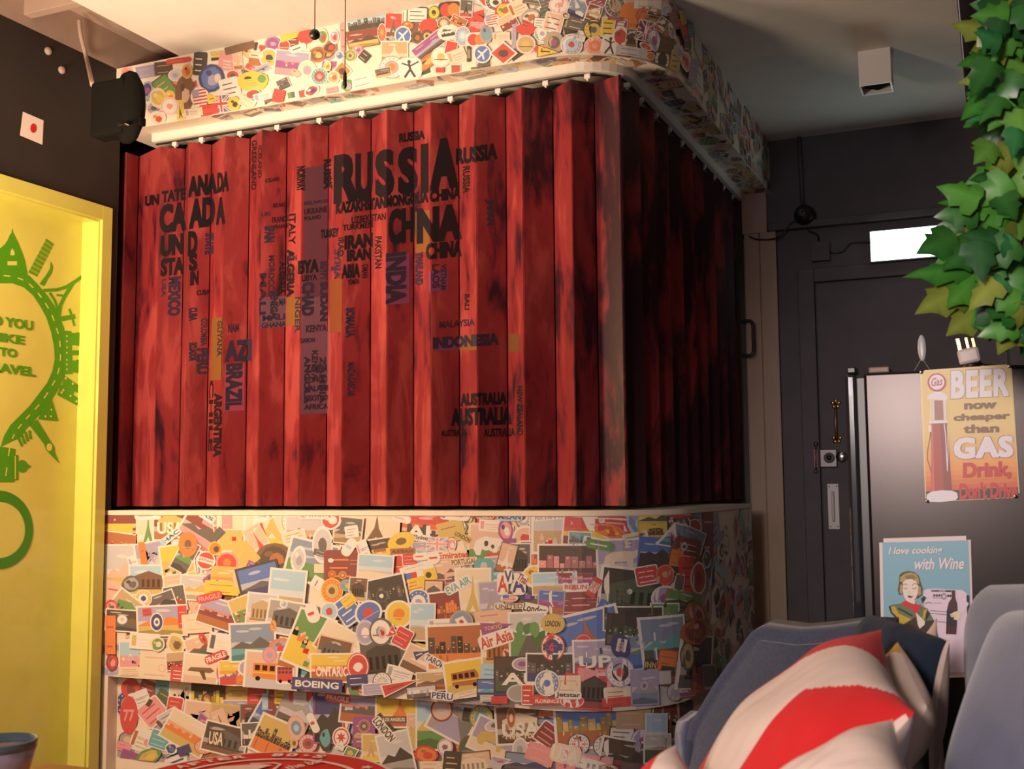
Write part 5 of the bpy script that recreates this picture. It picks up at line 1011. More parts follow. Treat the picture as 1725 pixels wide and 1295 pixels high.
# one line per sticker: band, position along the wall and height in mm, artwork size, 2x2 placement matrix (1e-5 m), motif, colours, text | label
STICKERS = """
s 54 2780 23.8 20.3 314,-52,-15,260 blot cpop -|faded red and pink scrap at the soffit's far left end
s 155 2761 30.4 20.3 306,-61,-6,257 bare vq -|pale lilac scrap beside the black loudspeaker at the soffit's left
s 166 2686 20.3 30.4 302,74,-111,231 blot vBmB -|dark violet scrap just right of the black loudspeaker
s 250 2761 29.9 22.3 304,-39,-23,254 bare Ns -|dark sign-like sticker with pale lettering near the soffit's left end
s 259 2679 30.4 40.6 247,-181,104,231 rect GgY -|dark green playing-board sticker tilted, left part of the soffit
s 311 2721 23.8 20.3 303,-6,-48,249 oval wqv -|pale lilac cloud-shaped sticker beside the tilted dark green one
s 225 2641 30.4 37.4 302,-60,-2,254 blot cYyc -|pale yellow map-like scrap at the lower left of the soffit
s 287 2639 20.3 20.3 304,-6,-46,248 blot yyoc -|small bright yellow scrap below the dark green tilted sticker
s 361 2638 33.9 71.3 300,15,-63,243 blot nnSN -|brown stepped pyramid-shaped cutout sticker on the soffit left
s 372 2729 20.3 27.2 298,36,-82,238 blot YoON -|golden lion-like head cutout above the brown pyramid sticker
s 436 2749 22.3 39.4 296,15,-66,242 rect kkc -|black upright luggage tag with pale lettering near the soffit left
s 520 2769 24.1 17.4 290,-35,-23,248 hill wYNy -|small sunset-yellow bus-shaped photo sticker on the soffit left
s 567 2733 28.4 27.2 287,36,-81,234 ticket pwp -|pink ticket-like sticker below the ceiling edge, soffit left
s 493 2681 47.5 51 286,66,-104,226 blot BbvB -|navy blue flag-like cutout sticker with a white shell, soffit left
s 525 2676 10.4 14.5 291,-5,-46,244 oval wSc -|+
s 621 2734 16.2 32.5 286,-24,-30,245 tower cSOY -|slim golden tower cutout sticker on the soffit left
s 629 2782 51 12.8 277,-73,11,247 bare nnc -|brown wooden ticket strip tucked under the ceiling edge
s 708 2712 25.8 12.2 281,16,-63,236 bare OO -|small orange-brown strip below the coffee pill sticker
s 705 2776 4.6 13.6 277,55,-97,225 bare kk -|black capital letter I sticker beside the little red heart
s 734 2764 11.6 12.8 277,45,-89,228 heart rr -|little red heart sticker beside the capital letter I
s 785 2773 26.4 23.8 278,-3,-48,239 stampr mv -|round purple stamp sticker with script on the soffit
s 840 2754 20.3 22.3 275,-3,-47,237 oval wrrw -|round red and white emblem sticker right of the purple stamp
s 769 2718 33.3 33.3 279,-3,-46,239 oval wYky -|round yellow sticker with a black kangaroo-like shape
s 880 2791 44.1 11.6 256,-96,36,239 bare yYO -|bright yellow strip sticker tilted under the ceiling edge
s 939 2774 30.4 27.2 267,-40,-14,240 blot rrrr -|bright red country-shaped cutout beside the hanging bead
s 875 2677 60 45.5 272,26,-69,230 sunset wvpm -|pale violet beach sunset photo on the middle-left soffit
s 990 2695 30.4 28.4 266,-21,-28,236 blot OnYo -|brown and gold round creature-shaped sticker on the soffit
s 1047 2714 27.2 22.3 248,-92,37,234 blot ONrN -|orange and black bird-shaped scrap right of the brown round sticker
s 1013 2761 20.3 30.4 266,-21,-30,236 blot cgrt -|small tropical drink cutout with red and green on the soffit
s 1066 2752 18.3 27.2 264,-2,-46,232 blot wvrw -|small white figure cutout with a red bag on the soffit
s 1104 2745 8.7 54.2 261,-11,-37,233 bare pOc -|tall narrow pinkish tower strip beside the right hanging cord
s 1090 2674 16.8 16.8 262,-2,-44,231 blot wubl -|small blue and white boat cutout near the right cord
s 946 2640 31.9 33.9 269,-2,-43,234 eye wcvp -|white plate-like round sticker with a clock face on the soffit
s 1002 2607 30.4 30.4 266,-2,-42,232 ring wtre -|round teal harbour sticker with red balloons on the soffit
s 1102 2612 33.9 37.4 261,-2,-42,230 diam woNy -|orange diamond warning-style sticker behind the right cord end
s 1037 2642 14.8 20.3 261,44,-83,221 blot cyoc -|small yellow hand-shaped scrap between the teal and orange stickers
s 1064 2594 23.8 23.8 246,-92,40,231 blot csOc -|beige shell-like scrap left of the orange diamond sticker
s 893 2638 23.8 13.6 237,134,-155,182 blot pSSO -|pink fish-like scrap at the foot of the violet beach photo
s 733 2678 32.5 13 253,-122,60,236 plane_photo wvvE -|tiny grey aeroplane cutout tilted on the soffit
s 598 2675 23.8 18.3 287,-4,-46,242 oval wrGr -|round red and black fruit-like sticker on the soffit left
s 586 2628 33.9 32.5 278,-74,15,245 rect wwk -|cream square sticker with three lines of black lettering
s 693 2636 57.7 37.4 281,-24,-28,242 blot yyYk -|large bright yellow cab-shaped cutout on the soffit left
s 693 2636 26.1 8.7 280,-33,-19,243 bare yk -|+
s 738 2639 16.8 16.8 280,-4,-44,238 oval ygg -|yellow and green round badge at the yellow cab's right end
s 838 2603 22.6 19.4 247,-119,61,232 hill wEEN -|small dark mountain scrap below the violet beach photo
s 698 2583 27.2 16.8 277,-53,-1,243 oval wrn -|red round apple-like sticker low on the soffit left
s 751 2568 37.4 13.6 270,-71,16,241 ticket wpv -|pale pink ticket low on the soffit left
s 817 2557 19.7 21.7 268,64,-98,219 bare rR -|small red square leaf sticker low on the soffit
s 882 2554 20.3 11.6 267,-50,0,238 tricol gEw -|small green and white flag strip low on the soffit
s 929 2551 13.6 11.6 265,-49,0,237 bare rO -|small red corner scrap low on the soffit left of the plane tail
s 968 2556 30.4 20.3 230,-136,81,222 blot wrBw -|red white and blue plane tail cutout low on the soffit
s 1057 2545 20.3 10.1 259,-47,0,234 bare pr -|little pink strip below the orange diamond sticker
s 544 2568 31.3 30.4 288,-35,-18,245 uk br -|union flag sticker on the lower left of the soffit
s 608 2559 24.3 25.8 286,-4,-43,240 blot yykk -|yellow and black radiation-sign sticker beside the union flag
s 439 2612 32.5 33.9 290,-57,-2,249 us rvr -|pale shield-like sticker with faint stripes left of the union flag
s 507 2595 20.3 20.3 287,-56,-1,247 tri yyO -|yellow triangular scrap above the union flag sticker
s 487 2552 30.4 19.1 289,-46,-9,247 bare rR -|orange-red envelope-like sticker below the union flag's left
s 341 2570 14.2 35.7 298,-37,-18,250 tower cyyN -|tall yellow tower scrap at the lower left soffit
s 288 2596 30.4 30.4 300,47,-87,236 stampr wp -|faint round stamp with pink lines at the soffit's lower left
s 227 2554 30.4 27.2 301,-60,0,253 blot wcro -|white cat-like cutout with a red mark at the lower left soffit
s 670 2553 27.2 16.8 247,138,-156,186 bare cp -|faint beige tilted label low on the soffit, right of the radiation sign
s 410 2553 30.4 13.6 293,-47,-9,248 ticket cev -|faint beige strip at the bottom edge of the soffit left
s 1209 2783 69.9 27.8 253,-41,-10,234 city wlkE -|wide blue harbour photo with a dark ship roof on the soffit
s 1191 2723 53.6 30.7 253,-46,-4,234 hill nRYN -|brown dusk landscape photo below the wide harbour photo
s 1169 2684 20.3 16.8 258,-1,-44,229 blot ppmw -|small pink flower-like sticker below the brown dusk photo
s 1137 2666 20.3 20.3 259,-1,-43,230 ring cgYG -|small round green-ringed badge right of the hanging cord
s 1199 2652 16.8 16.8 197,164,-180,148 bare kw -|little black arrow-like scrap below the brown dusk photo
s 1322 2751 30.5 43 251,8,-53,225 tower wrRE -|red and grey upright cathedral photo on the soffit
s 1273 2731 14.6 31.7 253,-1,-44,228 ring wros -|red and grey round harbour badge left of the cathedral photo
s 1314 2703 8.8 7.3 251,0,-44,227 oval wty -|tiny teal and yellow sticker under the cathedral photo
s 1421 2772 35.7 26.9 246,9,-53,223 rect kwk -|white vintage label with black frame and faint lettering on the soffit
s 1383 2740 21.9 14.6 244,43,-83,214 blot OoOc -|orange bird-like scrap right of the cathedral photo
s 1362 2704 29.2 32.8 248,0,-43,225 plane wbw -|round blue aeroplane sticker, the upper left of the two
s 1467 2721 34.2 29.2 235,-63,16,227 blot rrrr -|bright red splash-shaped country cutout on the middle soffit
s 1490 2768 19.6 23.4 243,0,-45,223 oval gyky -|lime green round badge with a dark palm on the soffit
s 1554 2766 39 28.4 239,-16,-29,224 duo kroR -|black card sticker with overlapping red and orange circles, the larger one
s 1620 2760 22.5 30.5 236,18,-59,217 tower wEEk -|dark grey tower cutout with red dots beside the two-circle card
s 1615 2736 14.6 4.8 236,1,-43,220 bare rr -|small red lettered strip below the dark grey tower cutout
s 1530 2721 23 21.9 240,1,-43,222 ring cnSc -|round face-like brown badge on the middle soffit
s 1590 2715 28 18.8 215,101,-132,182 sunset wOoN -|small orange sunset photo tilted on the middle soffit
s 1419 2689 21.1 24.4 246,0,-43,224 blot nNON -|dark brown dog-head cutout on the middle soffit
s 1462 2684 20.5 21.9 243,0,-42,223 ring knYk -|round brown badge with golden stripes beside the dog head
s 1470 2648 60.7 25.7 192,-149,104,201 hill wmEv -|long grey-violet rocky bay photo tilted on the middle soffit
s 1465 2589 58.6 21.9 191,-149,105,200 blot OoYN -|orange surfboard-shaped sticker lying under the rocky bay photo
s 1326 2651 46.7 35.1 250,0,-42,226 tower wsoc -|sandy beige tower bridge photo on the middle soffit
s 1548 2683 41.5 28.4 236,-41,-3,225 blot wwkG -|white speech-shaped sticker with a black city skyline, soffit
s 1550 2679 25 9.2 236,-41,-3,225 city kwkk -|+
s 1606 2659 26.9 34.2 233,42,-79,209 ring wvlw -|pale blue and lilac oval city badge right of the skyline sticker
s 1664 2692 31.7 34.2 234,1,-42,219 blot rrpR -|red christmas-ball shaped sticker with pale band on the soffit
s 1664 2692 23 8.3 233,22,-61,214 bare pr -|+
s 1662 2636 36.7 24.4 234,1,-40,218 duo wroy -|white card with overlapping red and yellow circles, the smaller one
s 1700 2652 24.4 36.7 232,1,-41,218 blot eutE -|grey-blue sea-monster cutout right of the two-circle card
s 1518 2596 33.2 35.1 240,1,-40,221 oval cwYk -|round pale sticker with a yellow bird, the left of the two
s 1560 2623 20.5 24.4 233,50,-85,207 rect wrro -|red rounded diver-like label on the middle soffit
s 1582 2590 31.7 21.9 223,-80,38,220 ticket cps -|faded pink ticket left of the vertical black lettering
s 1684 2580 30.3 31.7 232,1,-39,217 plane wbw -|round blue aeroplane sticker, the lower right of the two
s 1315 2592 41.5 39 250,0,-41,225 ring pwpo -|round pink and cream rosette sticker at the bottom of the soffit
s 1393 2575 39 36.7 246,0,-40,223 runner wk -|white kimono figures cutout at the bottom of the soffit
s 1577 2538 17.1 21.9 237,1,-38,219 bus wrn -|small red bus sticker at the soffit's lower edge
s 1515 2548 14.6 8.3 240,1,-39,221 bare rR -|small red lips-like scrap at the soffit's lower edge
s 1735 2762 80.6 36.7 216,80,-115,190 blot wrOr -|red crab cutout high on the middle soffit
s 1737 2759 36.7 29.2 227,42,-80,207 ring wEwk -|white lace-like round sticker beside the red crab
s 1768 2724 34.2 29.2 199,-113,72,209 blot ryOg -|red and lime chilli-pepper cutout on the middle soffit
s 1722 2698 26.9 24.4 226,-47,4,221 us rvr -|pale oval sticker with red stripes and a lilac corner on the soffit
s 1784 2678 32.8 25.7 202,-105,65,210 crowd wSRg -|tilted painted folk-scene photo on the middle soffit
s 1758 2630 29.2 14.6 229,-6,-32,217 ticket cps -|faint beige ticket below the folk-scene photo
s 1808 2622 7.3 41.5 226,14,-51,212 bare ve -|narrow grey-lilac column strip standing on the soffit
s 1766 2568 48.8 41.5 228,2,-38,215 diam wrNy -|red and yellow diamond sticker with black figures on the soffit
s 1823 2722 31.7 26.9 208,-90,49,214 ticket csO -|beige sheet-like ticket high on the middle soffit
s 1869 2680 36.7 29.2 208,-82,42,214 blot ecOE -|pale shell-like grey cutout right of the folk-scene photo
s 1877 2737 31.7 12.1 220,41,-79,204 bare Ec -|brown-grey engraved label at the top edge of the soffit
s 1855 2636 39 26.9 223,-21,-17,217 heart rrk -|large red lips-like sticker on the middle soffit
s 1852 2585 33.2 31.7 224,2,-38,214 oval csYk -|round beige sticker with a golden bird, the right of the two
s 1927 2724 21.9 21.9 202,-71,43,211 rect wEvk -|grey wrench-like square label at the top of the soffit
s 1906 2654 21.9 17.1 217,25,-58,208 rect kwk -|black framed badge with big numerals on the soffit
s 1913 2613 26.9 26.9 217,2,-33,213 ring wtwv -|round blue and white bird badge on the right soffit
s 1923 2691 13.8 14.6 209,-53,24,214 bare Ge -|small dark green square left of the red house sticker
s 1953 2647 31.7 34.2 203,53,-75,200 rect wSRr -|cream rounded sticker with a red house outline
s 1973 2707 34.2 29.2 208,3,-20,213 stampr wp -|white round sticker with bright pink lettering on the soffit
s 1954 2576 34.2 36.7 209,2,-23,212 ring esEm -|grey round coin-like badge with dark rim on the right soffit
s 1905 2558 24.4 14.6 218,2,-34,212 oval prn -|small red and pink oval badge left of the yellow warning label
s 1936 2545 39 23.4 212,14,-38,210 tri kyk -|black and yellow triangular warning sticker at the soffit's lower edge
s 2036 2692 32.8 35.1 194,66,-71,200 hill wuBu -|dark blue slanted sea photo on the right of the front soffit
s 2037 2634 36.7 21.9 197,52,-57,204 bare Ec -|dark lettered cutout tilted on the right front soffit
s 1995 2668 14.6 12.1 201,45,-59,204 blot cEcn -|small pale toadstool-like scrap beside the dark lettered cutout
s 2014 2563 36.7 36.7 204,3,-10,211 ring wvlr -|round lilac-rimmed badge with a red square in its middle
s 2047 2592 14.6 17.1 196,56,-58,203 ticket wve -|faint lilac ticket right of the lilac-rimmed badge
s 1663 2529 21.9 7.3 232,-23,-15,220 bare Ek -|small grey strip under the lower right aeroplane sticker
s 1279 2577 28 16.3 246,-53,7,229 sunset wEsk -|small greyish photo scrap at the bottom edge below the beige bridge
s 2100 2713 35.3 21.1 197,-68,81,197 rect wzw -|dark wine-red label with white letters at the top of the corner
s 2166 2705 35.3 37.5 220,-15,44,211 ring wEse -|grey round landscape badge at the top of the soffit corner
s 2221 2681 35.3 42.4 238,4,40,215 oval ooo -|large plain orange round sticker on the soffit corner
s 2273 2693 23.5 30.5 213,155,-77,211 blot OooO -|orange leaf-shaped scrap right of the large orange sticker
s 2227 2639 18.9 11.6 215,105,-54,212 blot OooO -|small orange scrap under the large orange sticker
s 2091 2676 24.7 26.9 196,67,-59,204 hill wROY -|reddish desert scrap left of the large orange sticker
s 2090 2615 35.3 36.7 207,3,6,212 ring kyYE -|round yellow badge with a dark insect-like shape on the corner
s 2139 2626 22.1 35.3 213,18,2,213 rect wyk -|upright yellow sticker with black emblem beside the insect badge
s 2092 2557 35.3 30.5 207,3,6,211 ring cpop -|round faded peach badge at the corner's lower edge
s 2146 2563 30.5 35.3 211,41,-19,212 runner wk -|black skateboarder-like cutout sticker at the soffit corner
s 2185 2639 21.1 21.1 221,43,-8,215 rect wzRv -|torn wine-red lettered label left of the orange sticker
s 2184 2596 28.1 42.4 223,-27,57,207 blot wrrR -|red stocking-shaped cutout on the soffit corner
s 2166 2660 25.9 7 218,27,2,215 bare zw -|slim wine-red strip left of the large orange sticker
s 2224 2598 20.3 31.5 236,29,16,217 arch wEnN -|dark street photo right of the red stocking sticker
s 2283 2635 28.1 35.3 259,70,5,224 uk Br -|union flag sticker on the rounded corner of the soffit
s 2299 2743 44.6 21.1 280,15,63,220 bare we -|white card with grey lines at the corner's top edge
s 2330 2716 24.7 13.5 295,80,28,233 hill wgNr -|small green mountain photo at the soffit corner
s 2392 2741 18.9 21.1 355,138,40,251 blot lvqv -|pale blue wing-like scrap at the soffit corner's top
s 2321 2609 21.1 40 295,-35,103,205 oval vwm -|lilac round patterned badge right of the corner union flag
s 2281 2578 25.9 11.6 229,138,-59,215 blot wror -|red and orange capsule-like cutout below the union flag
s 2300 2548 14.1 14.1 279,6,62,216 oval woo -|small orange round sticker at the soffit corner's lower edge
s 2225 2549 51.6 16.5 236,38,8,217 bare qE -|long pale ticket with grey lettering at the corner's lower edge
s 2360 2550 25.9 40 336,7,89,219 ring kwkk -|black and white round mermaid-style emblem sticker on the corner
s 2361 2679 18.1 24.7 273,200,-46,237 hill wEoN -|volcano-orange diamond photo on the soffit corner
s 2388 2654 9.4 14.1 349,136,32,247 bare OE -|small orange strip under the volcano diamond photo
s 2421 2673 11.6 32.9 429,-66,179,195 blot wuuk -|blue robot-like cutout sticker on the soffit corner
s 2449 2723 14.1 30.5 478,-162,246,151 bare nO -|dark brown slanted label near the corner's top
s 2433 2635 8 6 456,58,126,238 bare Bw -|tiny navy strip under the blue robot sticker
s 2387 2610 23.5 28.1 359,98,53,241 bare Nn -|dark brown grid-patterned square beside the mermaid emblem
s 2554 2721 11.6 44.6 844,-190,378,148 bare rR -|tall slim red strip on the far side of the soffit corner
s 2532 2768 9.4 23.5 847,-130,374,172 bare Yg -|small yellow-green label at the top past the soffit corner
s 2643 2760 9.4 23.5 901,-10,354,228 rect EtE -|narrow blue-grey label past the soffit corner
s 2444 2574 16.5 35.3 484,62,132,239 rect YYG -|yellow upright label with a green figure at the corner
s 2552 2607 16.5 42.4 853,-130,343,176 blot wprR -|pink and red feathery cutout past the mermaid emblem
s 2478 2617 14.1 21.1 596,119,168,260 oval qvv -|faint lilac oval above the yellow upright label
s 2576 2684 9.4 28.1 873,20,325,235 bare Ec -|narrow grey strip in the middle row past the corner
s 2664 2610 14.1 40 895,147,279,280 bare vq -|pale violet tall label at the lower edge past the corner
u 97 920 70.9 59 304,-7,2,234 crowd wRyo -|yellow and red market-stall photo at the counter's top left
u 223 900 41.4 76.7 297,-6,2,231 tower wcYg -|pale photo of a bent golden tower at the counter's top left
u 333 921 61.9 59 291,-6,2,229 arch wROY USA|dark red photo lettered USA at the counter's top left
u 481 902 70.9 67.9 243,146,-118,193 hill wRpE -|pink sky canyon photo tilted at the counter's upper left
u 564 937 45.2 37.7 244,135,-111,195 bare pw -|pale pink paper beside the tilted JAS label
u 79 842 59 38.3 302,35,-29,232 crowd wOrk -|red clutter photo at the left edge below the market-stall photo
u 140 818 30.2 10.1 250,167,-130,193 bare oO -|orange slanted strip near the left edge of the counter
u 86 740 51.6 85.7 303,-7,7,233 hill wqYS -|tall beach photo with golden dunes at the counter's left edge
u 59 636 32.6 50.2 301,45,-31,230 bare Sr -|peach paper scrap below the golden dune photo
u 165 767 22.7 27.5 279,-109,85,215 ticket wpv -|small pale airmail ticket left of the orange strap sticker
u 236 794 50.2 50.2 290,-58,45,226 map wvqv -|lilac map photo behind the orange strap sticker
u 203 793 11 47.8 293,-48,37,228 bare oO -|orange strap-like strip over the lilac map photo
u 232 702 67.9 53.1 295,-6,7,229 arch wlYn -|small landscape photo with a brick tower, left part of counter
u 147 685 35.3 29.1 294,-59,48,226 blot EeEk -|grey stone-like oval cutout left on the counter
u 371 781 59 56.2 284,-46,37,224 crowd wyYG -|yellow shop-front photo below the HAC label
u 409 796 32.4 56.2 255,130,-102,202 hill wEEg -|dark slate photo strip right of the yellow shop-front
u 422 843 32.2 41.6 286,-5,4,227 oval oone -|big orange oval ring sticker at the counter's upper left
u 509 783 32.6 32.6 271,73,-57,217 oval wrrw -|red and white round JAPAN emblem sticker
u 509 783 27.8 8.8 271,73,-57,217 bare wr JAPAN|+
u 361 693 37.7 31.1 284,-46,39,223 rect wSce -|blank cream card sticker with a rounded frame, left counter
u 433 712 27.5 22.7 269,-93,76,212 rect wyb -|small yellow and blue framed stamp beside the blank cream card
u 465 679 56.2 44.3 282,15,-8,224 hill wqcY -|pale washed-out hillside photo left of the centre
u 544 715 35.3 20 271,-62,53,216 blot mmEk -|dark purple skull-like cutout on the left counter
u 609 859 41.4 59 271,-52,42,219 arch cOYo -|orange photo with a big letter G on the left counter
u 672 847 37.7 37.7 263,71,-58,214 rect wtw -|pale green postage-stamp label tilted, left counter
u 668 899 79.8 76.7 273,-4,2,222 crowd wcYN -|sandy ruins photo under the red door, left counter
u 607 940 17.6 32.6 277,-4,1,224 bare pS -|pink slip between the JAS label and sandy ruins photo
u 565 883 22.7 15 194,-200,160,157 bare EN -|dark grey passport-like scrap near the pink sky photo
u 554 829 27.5 27.5 279,-5,4,224 blot yoNo -|orange and black bird-like cutout on the left counter
u 811 919 97.4 82.6 266,-3,2,219 tower wcyY -|pale yellow temple photo in the upper row under the red door
u 758 919 8.8 52.9 251,-95,77,207 bare rw -|+
u 781 953 37.7 40.1 265,34,-30,218 tri wwp -|white fan-shaped paper at the top of the temple photo
u 805 960 7.5 9.7 266,-3,1,220 oval rr -|+
u 897 934 32.6 42.7 262,-3,1,218 ring pwwr -|pale pink round badge left of the QATAR label
u 961 901 70.9 53.1 258,-2,2,216 crowd wqsN -|pale beige bridge-and-crowd photo below the QATAR label
u 910 877 40.1 20 252,-66,55,210 rect wcO -|cream folded sheet at the foot of the yellow temple photo
u 753 856 32.4 59 231,-137,113,189 tower cSor -|rusty tower scrap between the green stamp and rock photo
u 824 799 70.3 52.7 263,-31,27,216 blot nNOn -|big brown carved-rock cutout on the left counter
u 688 801 40.1 40.1 206,-177,145,166 bare YyS -|yellow note papers below the green stamp label
u 610 775 37.7 37.7 274,25,-18,221 oval pror -|red half-dome sticker with a black tail, left counter
u 611 751 37.5 8.8 274,25,-17,221 bare pr -|+
u 636 713 73.8 44.3 273,15,-9,221 sunset YYyO -|golden sand dune photo on the left counter
u 588 682 57.7 22.7 276,15,-8,222 bare yO -|yellow card below the golden sand dune photo
u 680 721 30.2 37.7 271,-4,7,220 oval qSpp -|pale pink and grey oval badge over the golden dune photo
u 733 768 22.7 11 239,123,-98,196 bare mw -|small purple slanted label on the left counter
u 742 744 26.7 17.6 267,-31,29,217 hill wgGs -|small green field scrap under the purple slanted label
u 767 697 73.8 73.8 258,-68,60,210 sea kbBE -|deep blue evening sea photo, left of the centre counter
u 985 787 85.7 73.8 249,60,-47,209 sea wugu -|blue and green lakeside photo on the left half of the counter
u 931 796 27.5 47.8 257,34,-25,214 blot wqvw -|white bottle-shaped cutout over the lakeside photo
u 883 674 63.5 79.8 260,25,-15,215 beach wlsY -|beach photo with blue sky and pale sand, white border
u 1035 849 35.3 62.8 254,-2,3,214 oval wqE -|lilac arched label with a tall tower and dark foot
u 1035 817 30.8 11 245,68,-55,206 bare Ew -|+
u 1025 708 20 30.2 125,-221,188,100 bare wB -|small white upright label with blue print beside red dots
u 365 636 38.3 44.3 282,-55,48,221 crowd wEnk -|dark doorway photo below the blank cream card
u 296 614 53.1 35.5 271,-105,87,210 hill wEBk -|dark slate-blue slope photo on the left counter
u 211 631 29.1 29.1 296,-7,9,229 ring wYwB -|round pale yellow badge with a blue dot, left counter
u 127 583 61.9 53.1 241,179,-133,188 arch wsYg -|small faded house photo tilted at the left edge
u 50 590 22.7 30.2 304,-7,11,232 blot rpRg -|red berry-like cutout at the counter's left edge
u 122 542 67.9 38.3 300,14,-4,230 hill wNEn -|dark brown photo with a round lamp at the left edge
u 108 546 17.6 16.5 301,-7,12,230 oval qwq -|round white lamp sticker on the dark brown photo
u 304 549 85.7 53.1 290,-16,19,226 hill wvYo -|lilac volcano view photo on the left counter
u 281 543 22.7 32.6 291,-6,12,227 eye wBwB -|round dark blue swirl logo on the lilac volcano photo
u 405 568 15 37.7 284,-25,26,223 bare rp -|narrow red upright strip left of the pale blank paper
u 232 579 15 12.6 292,-37,35,226 bare rB -|tiny red and blue flag scrap above the dark blue swirl
u 473 600 27.5 27.5 281,-5,10,223 stampr Sp -|faded pink rosette stamp on pale paper, left counter
u 474 546 50.2 32.6 280,-25,27,221 bare cS -|pale blank peach paper on the left counter
u 587 584 79.8 50.2 263,81,-58,213 sunset wvOR -|purple sunset sky photo on the left counter
u 685 603 38.3 47.1 253,-96,84,202 crowd wYgs -|small golden temple cluster photo left of the dome photo
u 774 606 53.1 59 265,25,-13,217 arch wqSs -|pale domed basilica photo below the beach photo
u 890 582 73.8 59 256,43,-27,213 arch weqE -|grey city monument photo right of the domed basilica
u 872 633 15 15 261,-3,9,215 blot wlvw -|small white clip-like scrap at the beach photo's foot
u 1060 765 47.8 15 252,-2,5,212 bare cS -|peach strip left of the dark red infographic card
u 1126 774 67.9 55.3 249,-1,5,211 rect RRo -|dark red infographic card with white icons, left centre
u 1071 794 11 8.8 252,-2,5,213 oval Rw -|+
u 1170 791 19.8 13.2 247,-1,5,210 bare RS -|+
u 1077 745 13.2 13.2 251,-2,6,212 oval oOo -|+
u 1121 743 13.2 13.2 249,-1,6,211 oval YOY -|+
u 1256 903 85.7 70.9 243,16,-13,209 tower wcsn -|sepia tower bridge photo in the upper middle row
u 1142 902 50.2 47.1 248,25,-20,211 hill cEsE -|grey rock scrap left of the sepia tower bridge photo
u 1158 898 22.7 20 246,-36,31,209 rect wwO -|small beige square note left of the sepia bridge photo
u 1261 829 53.1 44.3 240,-35,33,206 sunset wNOy -|fiery brown and gold photo under the sepia bridge
u 1208 829 20 37.7 230,-85,75,196 ticket wvp -|crumpled pale receipt left of the fiery photo
u 1070 939 37.7 37.7 229,-108,91,194 blot wrww -|red and white ribbon-like cutout under the red door
u 1451 914 85.7 67.9 234,17,-13,205 sunset wrRk AU|red sunset photo lettered AU in the upper middle
u 1456 966 47.8 9 234,-8,8,206 bare wk -|white script lettering strip above the red sunset photo
u 1553 901 45.2 35.3 223,-55,51,197 bare YO -|yellow paper with pink script right of the red sunset photo
u 1635 917 37.7 45.2 218,56,-47,196 star kY -|black and gold star-shaped emblem sticker
u 1499 858 37.7 22.7 231,9,-4,204 uk vp -|faded union flag sticker above the Emirates lettering
u 1555 856 17.6 25.1 229,1,3,203 blot wpwp -|faint pink script emblem right of the faded union flag
u 1430 843 26.7 20.7 235,0,3,205 hill wvlS -|tiny pale lilac photo right of the yellow AUSTRALIA label
u 1357 865 47.8 30.2 224,-82,73,194 oval yyn -|yellow bent-arch shaped top of the AUSTRALIA sticker
u 1701 858 76.7 70.9 221,17,-11,200 bear cSgw -|pale photo of sleeping pandas in the middle of the counter
u 1687 862 19.8 24.2 223,1,3,200 oval wwk -|+
u 1711 852 15.4 17.6 222,1,3,200 oval wwk -|+
u 1702 922 37.7 20 222,17,-13,200 ticket wSp -|cream ticket with pink frame above the panda photo
u 1760 907 27.5 42.7 216,-37,36,196 blot mpwB -|magenta and white shopping cutout right of the panda photo
u 1825 951 25.1 32.6 217,2,1,198 ring wvwR -|round white emblem with a small red star, upper middle
u 1880 969 27.5 20 214,2,0,197 ring pwpr -|pink round rosette cut by the red door's edge
u 1832 877 45.2 47.8 216,2,2,197 oval wSrw -|round red and white landmark badge in the middle
u 1884 904 35.5 53.1 214,2,2,196 arch weEs -|pale grey castle photo at the right of the middle part
u 1864 817 50.2 59 214,2,4,196 night wmro -|violet carnival lights photo behind the FRANCE letters
u 1774 850 22.7 30.2 219,2,3,198 bare mS -|torn violet letter sheet beside the red landmark badge
u 1812 807 38.3 59 217,2,4,197 arch wEvk -|dark purple figure photo left of the violet carnival photo
u 1740 819 47.8 13.7 220,-6,11,198 bare rp -|wide red bar above the blue chalice sticker
u 1735 780 47.1 41.4 220,-14,18,198 hill wvlE -|pale winter photo behind the blue chalice sticker
u 1679 765 32.6 47.8 223,1,5,199 lady tlw -|light blue chalice-shaped sticker in the middle
u 1764 815 29.5 50.2 212,55,-44,193 tower nSOw -|faded pink wooden strip right of the wide red bar
u 1532 758 53.1 59 229,-15,19,202 hill wSpE -|pale pink seaside photo with a ship, middle of counter
u 1555 745 24.2 17.6 226,-31,34,199 plane_photo pSEE -|+
u 1346 785 37.7 35.3 238,0,5,207 oval wrry -|red and yellow shell-shaped round sticker
u 1393 804 27.5 22.7 236,-17,19,205 rect wrp -|pink and white small label right of the shell sticker
u 1419 773 57.7 15 226,-65,61,196 bare we -|long pale tilted boarding ticket on the counter
u 1256 770 61.9 47.1 242,16,-9,208 beach wlqc -|pale turquoise shore photo, upper middle
u 1466 751 27.5 20 226,-56,55,196 jp yk -|small yellow stamp with a dark mark
u 1409 746 32.6 15 230,-49,48,199 tricol brw -|small blue and red flag strip left of the yellow stamp
u 1404 714 45.2 22.7 228,-57,56,197 rect yyr -|yellow label with red lettering left of the framed dome
u 1373 704 27.5 27.5 118,-205,181,97 tri wrr -|red and white triangular pennant left of the yellow label
u 1486 689 32.4 44.3 231,8,0,203 arch nSOE -|brown framed stamp with a pale dome
u 1283 679 85.7 59 236,-51,50,201 night wkkE -|black night fountain photo with a white border
u 1283 674 19.8 19.8 241,-1,7,207 oval Ekw -|+
u 1077 686 37.7 42.7 251,-2,7,211 ring yoYn -|round orange lion badge left of the night photo
